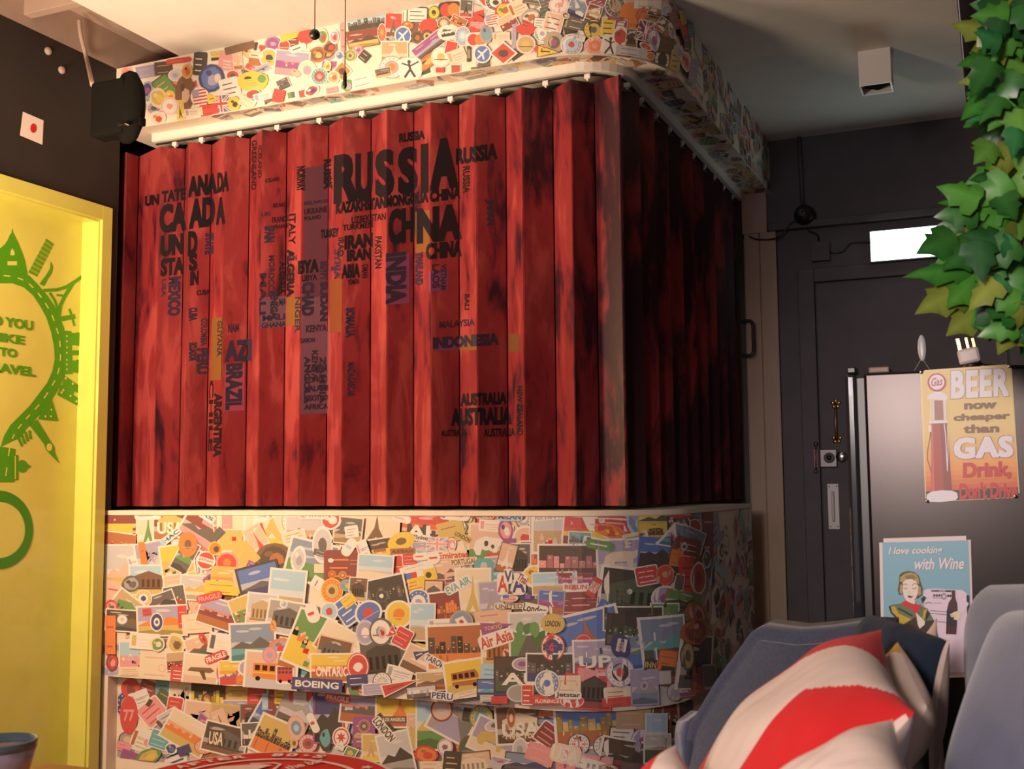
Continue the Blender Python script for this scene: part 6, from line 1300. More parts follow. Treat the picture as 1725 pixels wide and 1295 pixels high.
u 1138 707 25.1 22.7 248,-1,7,210 blot etYe -|teal and beige oval scrap above the orange lion badge
u 1187 694 32.4 41.4 245,16,-8,209 arch wnsN -|narrow brown statue photo left of the night photo
u 1612 739 20 22.7 226,1,6,201 oval wqk -|small grey letter B badge near the EVA AIR label
u 1637 685 61.9 94.5 224,1,7,200 tower wcsY -|tall pale cathedral photo in the middle of the counter
u 1705 678 41.4 59 220,-14,21,197 tower qvve -|lilac skyscraper scrap right of the cathedral photo
u 1532 642 56.2 56.2 228,-23,29,199 night wRRo -|dark red festival photo below the pale seaside photo
u 1427 654 42.7 47.8 234,0,8,204 ring wbwv -|round blue-rimmed merlion-like badge in the middle
u 1352 613 47.8 47.8 237,0,9,205 oval wyoy -|round yellow and orange script badge, middle
u 1144 619 37.7 47.8 199,-147,130,164 rect wbw -|blue and white tilted label with a yellow top, left centre
u 1149 652 24.2 17.6 199,-146,130,165 bare yO -|+
u 1067 612 30.2 32.6 251,-2,9,211 oval wlrr -|pale round ship sticker with a red hull, left centre
u 1230 613 47.8 42.7 210,-122,111,175 oval wbrv -|blue and pink shaped air-pass sticker, centre left
u 1445 590 44.3 65 232,8,2,203 beach wlls -|pale sky and desert fountain photo, middle
u 1516 584 42.7 20 229,-7,16,201 ticket wev -|white ticket with thin grey print left of the sun-flag badge
u 1596 596 40.1 40.1 226,1,9,200 oval eue -|round blue grey badge with a white flag and red disc
u 1596 598 24.2 19.8 217,63,-46,194 diam wwr -|+
u 1714 613 62.8 27.5 219,-22,29,195 bare SO -|coral paper above the TOKYO pennant
u 1773 681 30.2 15 218,2,7,197 us rbr -|small red and blue tulip mark above the UNITED lettering
u 1835 691 27.5 22.7 211,39,-27,194 blot BBmw -|navy cat-like cutout right of the red and blue tulip mark
u 1864 757 45.2 42.7 214,2,5,196 blot wyRO -|red and yellow infinity-like swirl sticker, right of centre
u 1887 718 20.7 35.5 213,2,6,195 hill wlYs -|small seaside scrap right of the infinity-like swirl
u 1886 599 20.7 44.3 212,2,9,194 arch weqE -|grey harbour strip right of the green avenue photo
u 1934 906 78.7 78.7 204,2,1,196 crowd wqsS -|sepia crowd procession photo at the upper right
u 1989 962 7.7 8.8 194,37,-35,192 bare rp -|small red slash at the end of the AIR FRANCE lettering
u 2042 954 59.2 25.8 196,-11,12,195 rect wqv -|white card with blue script lines, upper right
u 2081 901 121 51.5 197,17,-16,194 sunset wrRy -|red and yellow dragon-boat photo at the upper right
u 2118 905 59.2 23.3 193,59,-56,187 blot oryO -|orange racing-boat shaped cutout, upper right
u 2137 957 59.2 28.3 198,53,-50,189 tri wrR -|red brick-patterned pennant beneath the door, upper right
u 2019 875 39.3 30.3 195,16,-14,194 city wteE -|grey blue city strip at the dragon-boat photo's foot
u 2081 870 51.5 12.9 194,37,-36,191 bare wk -|black slanted lettering across the dragon-boat photo's foot
u 2049 839 7.7 7.7 196,3,-1,194 star qv -|tiny pale star scrap left of the green pill label
u 2216 934 38.7 56.7 225,-20,16,196 blot lulv -|pale blue country-map cutout, upper right
u 2294 946 60.6 39.3 265,5,-6,199 hill YyYG -|yellow misty garden photo under the door, right
u 2292 896 57.7 33.2 264,-4,-1,198 city YyYN -|yellow courtyard photo with dark doorways, right
u 2208 876 42.5 23.3 219,-42,35,193 rect wcE -|cream label with two dark marks above the polar bear
u 2000 805 127 60.6 196,3,0,194 night wNNp -|wide night skyline photo with pink lights and white border
u 2019 842 15.8 5.9 196,3,-1,194 bare Nr -|+
u 2162 816 87.9 66.7 209,-4,2,194 bear wvqc -|polar bear photo with a white border, right part
u 2288 829 57.7 51.5 259,23,-24,196 hill bbBk -|deep blue dusk mountain photo right of the polar bear
u 2304 789 66.9 31 268,43,-40,194 bare kk -|dark hill strip below the deep blue dusk photo
u 2115 751 54 15.4 151,-132,126,146 bare yO -|orange tilted label left of the black car photo
u 1932 734 75.7 39.3 204,-5,10,194 beach wlYs -|pale lakeshore photo left of the BERLIN label
u 2004 752 57.7 18.1 196,3,0,193 city mRmp -|dark magenta strip above the BERLIN label
u 2101 712 15.4 33.5 199,3,-4,193 oval wEu -|grey wheel-like arc right of the HOLLAND label
u 2012 669 97.9 46.3 195,-4,7,192 rect wRp -|brown-red menu card photo with white drawings, right
u 1972 673 18.1 15.8 198,2,3,193 bare RS -|+
u 2056 682 22.6 11.3 195,3,-2,192 bare RS -|+
u 1922 672 45.4 42.5 204,17,-8,193 sunset vbOm -|small blue and pink sunset scrap left of the menu card
u 2194 701 109 84.8 216,27,-29,192 arch wkEG -|dark vintage car photo with chrome lamps
u 2151 702 27.1 31.7 206,3,-6,193 rect EGn -|+
u 2180 706 9 9 213,4,-8,194 oval wq -|+
u 2246 756 38.7 33.5 235,-37,24,194 rect wrw -|red and white tilted label left of the beige-banded disc
u 2322 754 31 36.2 285,6,-15,197 stampr rs -|red round disc sticker with a beige slanted band
u 2322 752 33.9 8.1 250,-137,85,179 bare sO -|+
u 2419 920 38.7 33.5 413,9,-13,203 oval wEsw -|white oval portrait sticker below the red FRAGILE label
u 2362 926 15.4 28.3 325,7,-9,201 bare kG -|black upright scrap left of the white oval portrait
u 2578 953 23.3 23.3 840,19,-20,210 rect wuB -|blue grey label right of the red FRAGILE label
u 2574 905 23.3 28.3 838,19,-29,209 oval wrrr -|red round seal with blue top at the counter corner
u 2379 866 20.6 43.9 346,7,-14,201 blot mBvr -|violet and red balloon-like scrap on the corner
u 2498 866 54.5 39.3 634,247,-99,183 hill wutE -|grey blue mountain scrap above the brick-house sticker
u 2481 830 43.9 38.7 579,137,-73,193 rect nRS -|brick-house sticker with dark red stripes on the corner
u 2430 844 12.9 18.1 424,100,-62,194 oval Eqk -|small grey portrait stamp on the brick-house sticker
u 2381 807 20.6 28.3 341,68,-52,194 bare oO -|orange slatted scrap left of the tall red booth
u 2451 744 25.8 61.9 489,11,-34,202 rect rrR -|tall red telephone-booth shaped sticker on the corner
u 2576 725 25.8 56.7 835,19,-64,207 oval wrR -|white and red oval shield at the rounded corner
u 2770 879 18.1 85 914,22,-36,218 bare RpE -|tall faded red banner on the counter's rounded corner
u 2699 784 15.4 36.2 884,21,-54,214 blot qEnv -|grey lilac scrap below the tall faded red banner
u 2320 676 43.9 43.9 279,45,-46,192 oval wvme -|round violet bridge badge right of the vintage car photo
u 2394 725 15.4 28.3 359,71,-59,192 rect wEE -|slim grey framed strip right of the red disc sticker
u 2447 657 57.7 33.2 466,93,-76,190 hill OgGN -|dark green island photo with orange sky, corner
u 2319 623 48.4 39.3 281,6,-21,196 crowd wgYG -|small green village photo below the round violet badge
u 2424 605 33.5 28.3 420,9,-40,199 blot GEgE -|murky green turtle-like cutout at the corner
u 2546 602 31 46.3 778,-263,-12,221 blot OpRv -|orange and pink faded scrap at the corner
u 2118 644 49.1 20.6 168,109,-106,160 rect bbw -|small blue tilted arrow label left of the dark river photo
u 2197 617 99.9 42.5 218,4,-10,193 night wkGE -|dark green river photo below the vintage car
u 50 484 17.6 65.2 303,-7,13,231 bare oro -|orange and red paper strip at the left edge
u 57 378 22.7 32.6 302,-7,16,230 blot Rrpn -|red flowers cutout at the left edge, lower rows
u 100 405 7.5 35.3 299,-28,31,227 bare Gk -|narrow dark green crack-like strip near the left edge
u 155 408 44.3 50.2 297,-7,15,228 crowd wlpm -|small promenade photo with tiny people, lower left
u 154 348 42.7 15 297,-7,17,227 rect ccO -|cream caption strip below the small promenade photo
u 222 467 50.2 27.5 294,14,-2,227 ticket wcY -|pale cream document at the lower left of the upper panel
u 276 380 55.3 57.7 290,14,0,226 bare cSe -|large pale faded paper at the lower left
u 308 369 13.2 13.2 289,-6,16,224 oval pc -|+
u 287 460 27.5 27.5 271,-105,90,207 blot cgcY -|faded green cactus-like scrap above the large pale paper
u 376 464 32.6 42.7 280,-55,52,218 blot cYns -|sandy shell-like cutout beside the dark olive photo
u 380 400 35.5 32.4 284,-25,31,221 crowd wsRO -|small brown pilgrims photo above the red corner card
u 394 352 27.5 25.1 283,24,-7,223 rect rrw -|red card with white slanted stripe, lower left
u 497 458 53.1 38.3 270,-72,67,211 hill wSGn -|dark olive hillside photo with a red flag
u 506 490 12.6 22.7 239,-144,122,185 blot rrRp -|small red flag-like scrap on the dark olive photo
u 598 475 50.2 35.3 271,43,-25,218 ticket wcE -|aged beige map slip, lower left of the middle
u 496 372 61.9 56.2 278,24,-7,221 plane_photo wcSn -|pale photo with a brown pointing hand shape
u 594 373 17.6 40.1 273,15,0,219 oval pro -|red oval post-box shaped sticker, lower left
u 636 371 41.4 44.3 271,-14,23,217 sunset wyrm -|yellow and red stripe card right of the red oval
u 735 488 79.8 67.9 267,-13,20,216 hill wutE -|grey lake and hills photo with a white border
u 704 394 27.5 30.2 268,-4,15,216 blot wvlv -|pale violet statue label below the lake photo
u 699 350 25.1 15 268,-4,16,216 bare oO -|orange block beneath the pale violet statue label
u 863 473 45.2 37.7 259,24,-10,214 blot ovrO -|blue and orange clownfish-like photo scrap
u 818 386 91.4 70.9 262,15,0,214 tram wSqo -|yellow tram photo with a white border
u 881 380 30.2 32.6 259,-3,15,212 bus wrk -|small red and white van scrap on the tram photo's right
u 889 432 27.5 22.7 256,42,-23,212 bare OO -|dark orange scrap over the tram photo's top right
u 813 447 25.1 27.5 263,-3,13,215 oval vpv -|pale pink round flower badge over the tram photo
u 982 507 67.9 97.4 237,93,-68,201 crowd wgyo -|tall colourful market street photo tilted, lower left
u 827 552 12.6 22.7 263,-3,11,215 blot oYoO -|small orange lamp-like scrap right of the lake photo
u 1020 353 96.9 23.8 252,-2,15,209 blot prmp -|pink balloons-shaped cutout left of the BOEING label
u 1853 405 114 28 210,32,-14,192 hill wsYG -|hazy cream mountain photo behind the red BOEING label area
u 1144 491 106 56.2 214,122,-94,186 plane_photo wcOw -|pale church roof photo tilted in the lower middle
u 1090 475 59 44.3 242,59,-39,206 arch SnOE -|brown brick gate scrap left of the pale church roof
u 1085 415 76.7 50.2 249,-2,14,209 sunset wyOr ONTARIO|orange maple photo lettered ONTARIO
u 1294 463 85.7 88.6 238,-26,34,202 arch wEqk -|grey street temple photo in the lower middle
u 1220 545 32.6 42.7 243,-1,11,207 oval qvwe -|pale lilac round badge left of the red-hat portrait
u 1283 550 39.2 47.8 240,-1,10,206 oval EwtR -|round portrait sticker with teal ground and dark red cap
u 1289 548 15.4 22 240,-1,10,206 blot SpRE -|+
u 1370 534 30.2 35.3 208,111,-86,185 rect wrp -|red square label tilted beside the desert fountain photo
u 1334 550 15 27.5 217,96,-74,191 tri wrw -|slim red and white ribbon left of the red square label
u 1191 425 37.7 47.8 244,-1,13,206 stampr rw -|round red rosette badge with white portrait, lower middle
u 1188 377 35.3 20 243,-18,29,204 bare Bw -|navy label with tiny white print under the red rosette
u 1357 412 45.2 22.7 229,57,-36,200 ticket wve -|pale lilac receipt left of the red ferry pennant
u 1476 441 97.4 47.1 207,101,-76,186 plane_photo wSnw -|tilted photo of white gliding aircraft, lower middle
u 1501 394 67.9 32.4 229,-8,21,199 hill wsOn -|brown plaza strip below the tilted aircraft photo
u 1445 484 27.5 20 218,-79,80,185 tri wBw -|navy and white tail fin sticker left of the TAROM label
u 1289 377 32.6 35.3 239,-1,15,204 ring Ewqc -|grey clock-face sticker in the bottom row of the upper panel
u 1268 353 50.2 20 239,-17,29,203 rect wvq -|pale card strip left of the red ferry pennant
u 1368 373 70.3 22.7 224,-73,76,188 tri wrR -|red curved ferry pennant, bottom row of the upper panel
u 1445 355 50.2 19.4 230,-24,36,198 city kqEw -|small black and white framed strip above PERU
u 1594 513 118 79.8 225,-7,18,198 city wOoN -|silhouetted stone-circle sunset photo, the largest in the lower middle
u 1576 455 40.1 15 219,-54,60,190 oval qwl -|pale blue splash sticker below the stone-circle sunset
u 1615 410 73.8 65 222,-30,41,194 tram wyYO -|yellow desert bus photo with a white border
u 1625 362 50.2 10.1 217,-53,62,187 bare cE -|grey lettering strip below the yellow desert bus
u 1738 516 61.9 65 218,-6,18,195 arch wcYO -|pale mosque photo with a red-clad figure
u 1766 500 17.6 24.2 217,2,11,195 blot rSRn -|+
u 1843 555 65 88.6 214,-5,16,194 street wqEg -|tall green tree-lined path photo beside the UNITED lettering's lower right
u 1718 431 45.2 32.6 218,17,-1,196 rect llt -|turquoise square card, bottom row of the upper panel
u 1720 381 59 35.5 219,1,14,195 hill kbBt -|dark blue starburst photo under the turquoise square card
u 1693 350 22.7 11.5 220,1,15,195 bare qE -|grey lettered strip below the starburst photo
u 1739 348 27.5 12.6 218,2,14,194 bare rk -|red lettered strip below the starburst photo
u 1823 435 97.4 61.9 214,2,12,193 night kNGE AU|dark night street photo lettered AU
u 1823 469 35.3 22.7 214,2,12,194 oval wvm -|pale violet round label above the AU photo
u 1808 374 40.1 30.2 214,2,14,193 oval qee -|grey rounded stone-like label below the AU photo
u 1841 372 20 35.3 213,2,14,192 rect wrw -|red and white upright luggage label, bottom row
u 1878 358 22.7 15 211,2,14,191 bare rw -|red strip with white letters at the bottom edge
u 2041 567 115 84.8 189,-44,46,186 tower wbNO -|deep blue tower-at-dusk photo with a white border
u 1929 529 38.7 46.3 203,2,7,192 ring rwBr -|red and blue round hotel badge, right part
u 1929 529 31.7 11.3 203,2,7,192 bare Bp -|+
u 2023 531 33.5 46.3 189,43,-39,187 stampr rp -|bright red oval badge with pink letters, right part
u 1936 462 99.9 51.5 202,2,8,191 night wkBE -|dark blue night harbour photo, lower right
u 2062 498 72.8 60.6 194,-4,5,191 hill wvEu UP|grey violet sky photo lettered UP
u 2098 519 25.8 15.4 197,-11,9,191 ticket vwB -|small lilac tag with a price, right part
u 2177 581 75.7 54.5 211,18,-23,191 night kkEG -|dark river lights photo left of the lake view
u 2210 510 54.5 60.6 221,-19,7,192 sea wubg -|blue wave photo right of the dark violet luggage tag
u 2143 531 31 43.9 199,-46,39,188 oval BBe -|dark violet luggage-tag sticker with a pale centre
u 2146 535 15.8 22.6 201,39,-41,187 rect SwS -|+
u 2310 538 75.7 84.8 273,-23,-3,196 hill wuGt -|mountain lake photo with a white border, right
u 2314 467 31 43.9 273,44,-54,188 rect roO -|orange framed picture label right of the INN sign
u 2359 413 51.5 33.2 314,51,-65,188 hill NkRn -|dark dining photo with a red stamp, right
u 2367 417 13.6 11.3 320,63,-73,185 rect rRw -|+
u 2056 399 60.6 72.8 193,16,-15,189 arch rpRk -|red carved gate photo at the bottom right
u 1987 429 20.6 20.6 194,23,-16,190 bare rw -|small red square label at the bottom right
u 1973 411 43.9 31 196,2,5,190 bare cY -|cream and gold slip behind the small red square label
u 1910 413 41.1 43.9 206,2,11,191 ring wuwb -|round white and blue sailing badge, bottom row
u 1988 358 41.1 23.3 195,2,4,190 stampr rw -|round red stamp cut by the panel's lower edge
u 2140 449 46.3 51.5 203,3,-8,191 ring vwkr -|large pale round badge with a red cross flag
u 2131 376 43.9 28.3 201,-11,5,190 rect wcO -|cream reply card under the large pale round badge
u 2131 355 49.1 15.4 201,-11,5,190 bare rR -|red paper strip at the lower edge, right part
u 2223 396 45.4 60.6 225,-4,-11,192 hill vvue -|grey-blue passport-like card, bottom right
u 2220 401 11.3 13.6 224,4,-17,191 oval wvm -|+
u 2300 420 20.6 23.3 266,-4,-20,194 rect eqS -|small grey swatch below the orange framed label
u 2344 367 25.8 31 301,6,-37,194 ring Eqve -|grey round clock tower badge, bottom right
u 2413 366 27.4 24.2 395,-33,-36,201 plane_photo vqmm -|tiny violet plane photo right of the clock tower badge
u 2531 440 42.5 90.9 810,47,-123,197 arch wNEk -|dark round-window photo on the rounded corner
u 2659 374 23.3 38.7 860,-40,-118,215 rect eEn -|grey stamp with a brown figure on the corner
u 2418 477 23.3 49.1 407,9,-49,198 oval GsE -|murky green oval on the corner beside the dark window photo
u 2505 549 38.7 51.5 670,261,-148,160 blot OROp -|faded orange jacket-like cutout on the corner
u 2493 390 15.4 38.7 646,14,-98,199 bare RO -|dark red strip under the dark window photo
u 2523 349 23.3 23.3 765,210,-174,162 tri OOR -|brown pennant at the lower edge of the corner
l 103 271 32.6 32.6 301,-7,19,230 oval rrR -|red round badge at the recessed panel's top left
l 192 274 30.2 27.5 281,95,-60,221 rect RRp -|dark red tilted label right of the red round badge
l 273 279 30.2 27.5 292,14,3,227 rect ttG -|teal framed label in the recessed panel's left
l 106 261 13.2 6.6 301,-7,19,230 bare RR -|+
l 154 228 32.6 32.6 278,-108,97,208 ticket wvq -|pale lilac slip beneath the red round badge
l 271 241 27.5 27.5 256,141,-96,206 bare Gs -|dark green strip left of the small red envelope label
l 366 252 50.2 56.2 287,15,3,225 map wces -|pale beige map photo left of the dark concert photo
l 217 187 45.2 42.7 222,-194,162,160 rect wpr -|salmon square label tilted, recessed panel left
l 326 220 27.5 30.2 286,45,-19,225 rect wrp -|small red envelope-shaped label, recessed panel
l 200 221 7.5 12.6 259,142,-96,207 bare kk -|tiny black scrap above the salmon square label
l 298 168 35.3 27.5 248,-150,131,184 rect wqE -|pale grey-green patterned ticket, recessed panel
l 267 136 25.1 5.9 210,202,-144,175 bare NO -|short dark twig-like strip under the patterned ticket
l 497 256 73.8 70.9 280,-5,19,222 night wkky -|black photo with golden light shapes, recessed panel
l 479 245 19.8 33 281,-5,19,222 blot kOyY -|+
l 625 279 42.7 35.3 274,-4,18,219 rect oYO -|orange card at the top of the recessed panel
l 437 183 50.2 56.2 281,34,-11,223 map wSsn -|pinkish brown map photo left of the purple card
l 487 167 37.7 27.5 265,91,-56,215 tri vmp -|purple and pink tilted card, recessed panel
l 614 225 44.3 32.4 274,-4,19,219 hill wvEe -|small grey seascape stamp, recessed panel
l 591 175 70.9 61.9 274,25,-2,220 map YsSo -|sandy engraved map photo in the recessed panel
l 548 172 26.7 47.1 259,-99,95,200 tower sSOn -|narrow brown cliff strip beside the sandy engraved map
l 92 72 30.2 27.5 301,-7,24,228 oval EeS -|grey oval stone badge at the recessed panel's lower left
l 165 73 37.7 37.7 281,95,-55,221 ticket wYO -|yellow cream ticket below the salmon square label
l 191 68 12.6 15 295,-6,24,226 oval wpp -|small pink dot sticker on the yellow cream ticket
l 255 85 35.3 32.6 279,85,-47,221 rect wtl -|light teal framed label, recessed panel left
l 73 43 27.5 15 294,66,-31,228 bare pr -|pink red lip-like strip at the recessed panel's left edge
l 108 3 32.6 22.7 284,96,-53,223 bare mE -|dark violet scrap at the very bottom left
l 95 -28 27.5 17.6 300,-7,27,227 blot OpRn -|red brown scrap at the lowest left corner
l 388 121 82.6 56.2 250,138,-92,204 sunset wcYo -|cream photo with orange dunes tilted, recessed panel
l 314 56 22.7 22.7 285,45,-15,224 blot wBbe -|dark blue ship-like scrap behind the red table
l 205 17 47.8 27.5 274,-107,101,203 blot gYys -|olive yellow leafy scrap just above the red table
l 377 56 22.7 15 266,-103,99,201 bare Bk -|navy triangle scrap right of the dark blue ship scrap
l 470 76 32.6 25.1 281,-5,23,221 ring rSpw -|red round stamp touching the red table's rim
l 568 111 76.7 53.1 269,63,-31,218 arch wNnE -|dark brown photo lettered in script, recessed panel
l 709 270 30.2 37.7 269,-3,18,218 rect rrp -|bright red passport-like cover, recessed panel
l 699 202 44.3 44.3 270,-3,20,217 arch ERNk -|dark maroon strip under the red passport-like cover
l 787 190 76.7 56.2 231,130,-90,196 hill wbBu -|blue striped ship photo tilted, recessed panel
l 783 266 15 47.8 265,25,-5,217 bare Rv -|narrow red and violet lettered ribbon, recessed panel
l 751 264 10.1 27.5 267,-3,18,217 bare lw -|light blue paper sliver left of the lettered ribbon
l 827 288 27.5 27.5 264,-3,17,215 rect oyR -|orange and yellow emblem card near the panel's top
l 885 235 59 61.9 239,104,-70,203 hill eeEq -|grey stone-slab shaped photo, recessed panel
l 873 291 12.6 17.6 261,-3,17,214 bare rr -|small red side strip left of the grey-blue square
l 910 288 25.1 22.7 259,-2,17,214 rect lqv -|grey-blue rounded square label near the panel's top
l 947 296 10.1 17.6 258,-2,17,213 bare rr -|small red side strip right of the grey-blue square
l 987 270 35.3 40.1 254,25,-5,212 blot lurw -|pale blue cutout with red stars and a letter M
l 694 140 38.3 41.4 269,-13,29,216 night wEkw -|small black and white photo with a bright moon
l 794 134 70.9 67.9 243,105,-68,205 city wYoN -|brown gold rooftops photo with a white border edge
l 891 179 30.2 42.7 255,-48,57,206 ring pSul -|faded pink and blue oval crest, recessed panel
l 943 127 32.6 32.6 257,-2,21,211 ring rqrE -|red and grey domed badge touching the table's rim
l 881 126 15 22.7 260,-3,21,213 blot SYns -|small sandy scrap between the crest and rooftops photo
l 1034 236 56.2 97.4 253,-2,18,210 hill mBkk -|dark violet cloud photo with a black balloon, recessed panel
l 1018 152 25.1 45.2 253,-2,20,210 blot kttk -|turquoise split-tail shape under the black balloon
l 1106 223 15 57.7 248,25,-4,210 blot lrwl -|pale blue ribbon with red marks, recessed panel
l 1183 270 85.7 56.2 245,25,-5,208 sunset wvOE -|violet harbour dusk photo, recessed panel
l 1085 161 30.2 35.3 250,-1,20,209 maple wr -|round white sticker with a red maple leaf
l 1080 127 15 10.1 235,84,-52,203 bare wE -|small white tag below the maple leaf sticker
l 1180 187 37.7 52.7 245,-1,19,207 rect mmY -|purple shield label with a round golden centre
l 1180 208 19.8 22 246,-1,19,207 ring YmEY -|+
l 1180 171 33 6.6 245,12,9,208 bare sE -|+
l 1327 275 85.7 61.9 239,0,17,205 tower wyOo -|golden oil-rig sunset photo, recessed panel
l 1269 206 22.7 52.7 179,-162,151,140 bare kw -|black bone-shaped backing of the LONDON label
l 1384 221 26.7 44.3 236,0,18,203 hill wSgs -|small green bank scrap right of the LOS ANGELES strip
l 1363 175 40.1 37.7 235,-25,40,200 bare YsO -|yellow paper with a pale grid, recessed panel
l 1210 135 32.4 47.1 244,-1,20,206 tower wYys -|pale golden tower scrap behind the table's right rim
l 1124 110 32.6 27.5 232,-86,91,188 diam wgY -|small green and white leaf-like diamond near the table rim
l 1311 121 59 76.7 233,-50,62,195 hill wqek -|grey misty sea photo right of the red table
l 1457 244 59 97.4 233,0,17,202 hill wlgY -|tall green hilltop monument photo with a white border
l 1538 264 76.7 73.8 202,108,-79,185 street wqve -|grey plaza photo tilted, recessed panel middle
l 1492 287 37.7 40.1 231,1,16,201 eye RSqS -|round pale compass badge with a brown rim
l 1598 277 22.7 22.7 222,40,-19,199 bare kE -|small dark figure scrap on the grey plaza photo
l 1643 271 40.1 42.7 224,1,16,198 ring gYtY -|green gold round world badge, recessed panel
l 1662 242 15 10.1 223,1,17,198 bare tu -|small teal piece below the green gold world badge
l 1431 131 45.2 32.6 231,33,-8,202 blot rorO -|red orange castle-shaped cutout, recessed panel
l 1505 162 26.4 28.6 230,1,19,200 stampr wm -|+
l 1505 162 19.8 9.7 210,-93,99,175 bare oR -|+
l 1597 167 35.3 42.7 225,1,19,198 oval nGnt -|brown green round parrot-like badge, recessed panel
l 1696 201 85.7 61.9 201,91,-64,187 bear wvcY -|polar bear stamp photo tilted, recessed panel
l 1696 251 37.7 20 213,-60,70,185 oval wqE -|pale oval baggage badge above the polar bear stamp
l 1788 260 85.7 67.9 217,-13,30,193 arch wnNc USA|dark brown photo lettered USA, recessed panel
l 1797 227 57.3 13.2 216,-6,24,194 word cn New York|+
l 1755 279 15 37.7 219,2,16,196 oval SOc -|bright flare shape on the dark brown USA photo
l 1787 175 27.5 45.2 217,2,18,194 oval wqe -|white oval badge with faint portrait, recessed panel
l 1811 134 76.7 35.5 214,24,-1,194 hill kuEB -|dark sea wreck photo at the bottom edge, middle
l 1612 116 61.9 41.4 223,-22,40,194 arch nSnc -|brown rose photo lettered in white at the bottom edge
l 1720 134 32.6 27.5 217,-37,53,189 tri wvr -|crumpled white and pink scrap at the bottom edge
l 1533 114 30.2 37.7 228,17,6,200 rect kkY -|black luggage tag with gold print at the bottom edge
l 1451 95 37.7 15 232,0,21,201 bare cr -|pale strip at the bottom edge right of the red table
l 1864 236 22.7 27.5 196,-85,94,170 diam wRp -|dark red diamond sticker with a white edge, recessed panel
l 1695 119 22.7 12.6 207,77,-48,191 bare qv -|lilac sliver at the bottom edge beside the rose photo
l 1905 297 45.4 33.2 242,3,14,193 sunset kOuB -|small orange and blue framed photo, recessed panel right
l 1891 233 41.1 38.7 185,138,-100,166 rect wRp -|white diamond label with a dark red crab-like figure
l 2049 273 121 81.8 227,-13,12,191 city wbOY -|blue castle-hill evening photo with a white border
l 1861 170 49.1 31 200,75,-49,187 bare pSr -|pink scribbled scrap at the bottom right
l 2004 210 36.2 36.2 227,3,4,191 ring Bwrw -|round badge with a dark ring and a union flag centre
l 2004 210 18.1 17.2 227,3,4,191 uk wr -|+
l 2099 203 38.7 38.7 230,4,-6,191 ring Ewqe -|grey round postmark badge, bottom right
l 2164 232 41.1 31 242,21,-27,190 rect kwk -|black and white arched city sticker, bottom right
l 2247 211 36.2 41.1 274,5,-26,192 ring vwvm -|pale lilac round medal badge, bottom right
l 2190 164 90.9 57.7 246,48,-51,185 hill wNRk -|dark volcano slope photo at the bottom right
l 2036 148 78.7 33.2 222,42,-32,187 arch vpmw MA|lilac poster scrap lettered MA at the bottom edge
l 1954 135 31 15.4 232,3,11,191 bare pr -|pink lettered slip at the bottom edge
l 2216 288 56.7 38.7 260,5,-19,193 bare sS -|plain sand-coloured paper right of the castle-hill photo
l 2328 288 33.5 28.3 332,6,-37,195 rect wvm -|small lilac heart-print label, recessed panel right
l 2473 253 57.7 72.8 626,57,-110,191 crowd wRnk -|dark red dinner photo, recessed panel right
l 2318 225 36.4 69.6 323,6,-38,194 beach wlts -|narrow pale coast photo beside the dark red dinner photo
l 2324 176 45.4 51.5 328,6,-42,194 sea wqGs -|green grey coastline photo at the bottom right
l 2616 274 23.3 31 807,18,-143,204 blot EENe -|dark grey scrap beside the sofa arm
l 2195 131 28.3 12.9 252,4,-20,191 bare EO -|small reddish black sliver at the bottom edge, far right
l 2113 133 31 12.9 229,36,-35,187 blot ecnR -|small grey rock-like scrap at the bottom edge
s 327 2780 43.5 8.7 299,-48,-15,254 pill ro -|red and orange strip sticker on the soffit left, under the ceiling
s 708 2738 24.3 9.9 281,26,-72,234 pill ck -|cream pill sticker with black print above a small brown strip
s 904 2734 29 12.2 254,-95,37,237 pill wk -|white tilted label with black print beside the hanging bead
s 1630 2589 6.3 27.1 235,1,-39,218 bare kc I I I I I|narrow black lettered strip standing upright on the soffit
s 1855 2663 16.7 6.3 210,79,-111,188 pill rk -|slim red strip above the red lips sticker
u 220 952 45.2 14.5 297,-17,9,232 pill wp -|long white label with pink print under the red door, far left
u 499 954 37.5 13.2 242,145,-119,192 bare wB JAS|white tilted label reading JAS beneath the red door
u 340 873 37.5 12.3 225,-183,143,178 bare wB HAC|white tilted label reading HAC with a blue tip
u 299 848 9.7 11 292,-6,4,229 heart ll -|+
u 989 956 41.9 11 257,-2,1,216 word vw QATAR|lettering sticker QATAR under the red door
u 533 646 44.1 14.5 269,-72,62,214 pill rp FRAGILE|long tilted red label reading FRAGILE on the left counter
u 998 604 22 33 239,-89,81,196 pill wr -|white oval label with red trim left of the orange lion
u 1148 842 17.6 33 204,141,-118,175 pill wl -|white slanted label with pale blue lettering
u 1357 945 33 13.2 232,58,-49,202 pill wp -|white pill label with a pink ring, upper middle
u 1568 955 50.7 15.4 228,17,-14,203 pill wr -|white airline label with red and blue bow, upper middle
u 1520 959 11 8.8 217,80,-70,193 bare bw -|+
u 1598 883 33 12.3 200,107,-93,180 pill Yk LONDON|small golden tilted label reading LONDON
u 1440 877 22 8.8 233,25,-19,205 word kw Sydney|+
u 1562 821 50.7 11 228,-15,18,202 word rc Emirates|red serif lettering sticker reading Emirates
u 1363 831 41.9 10.1 238,-9,11,207 bare Ok AUSTRALIA|orange and black strip reading AUSTRALIA
u 1602 799 41.9 10.1 225,-23,25,200 word nc PORTUGAL|brown lettering sticker reading PORTUGAL
u 1683 960 28.6 11 223,1,0,201 word Nc Londo|plain dark lettering sticker reading Londo
u 1775 953 44.1 15.4 219,9,-6,199 pill lB MILAN|pale blue pill label reading MILAN
u 1435 814 26.4 13.2 234,-16,18,204 pill wr -|white label with red city lettering under the union flag
u 1486 810 22 22 231,-24,25,202 pill wr -|small red and white discount label, upper middle
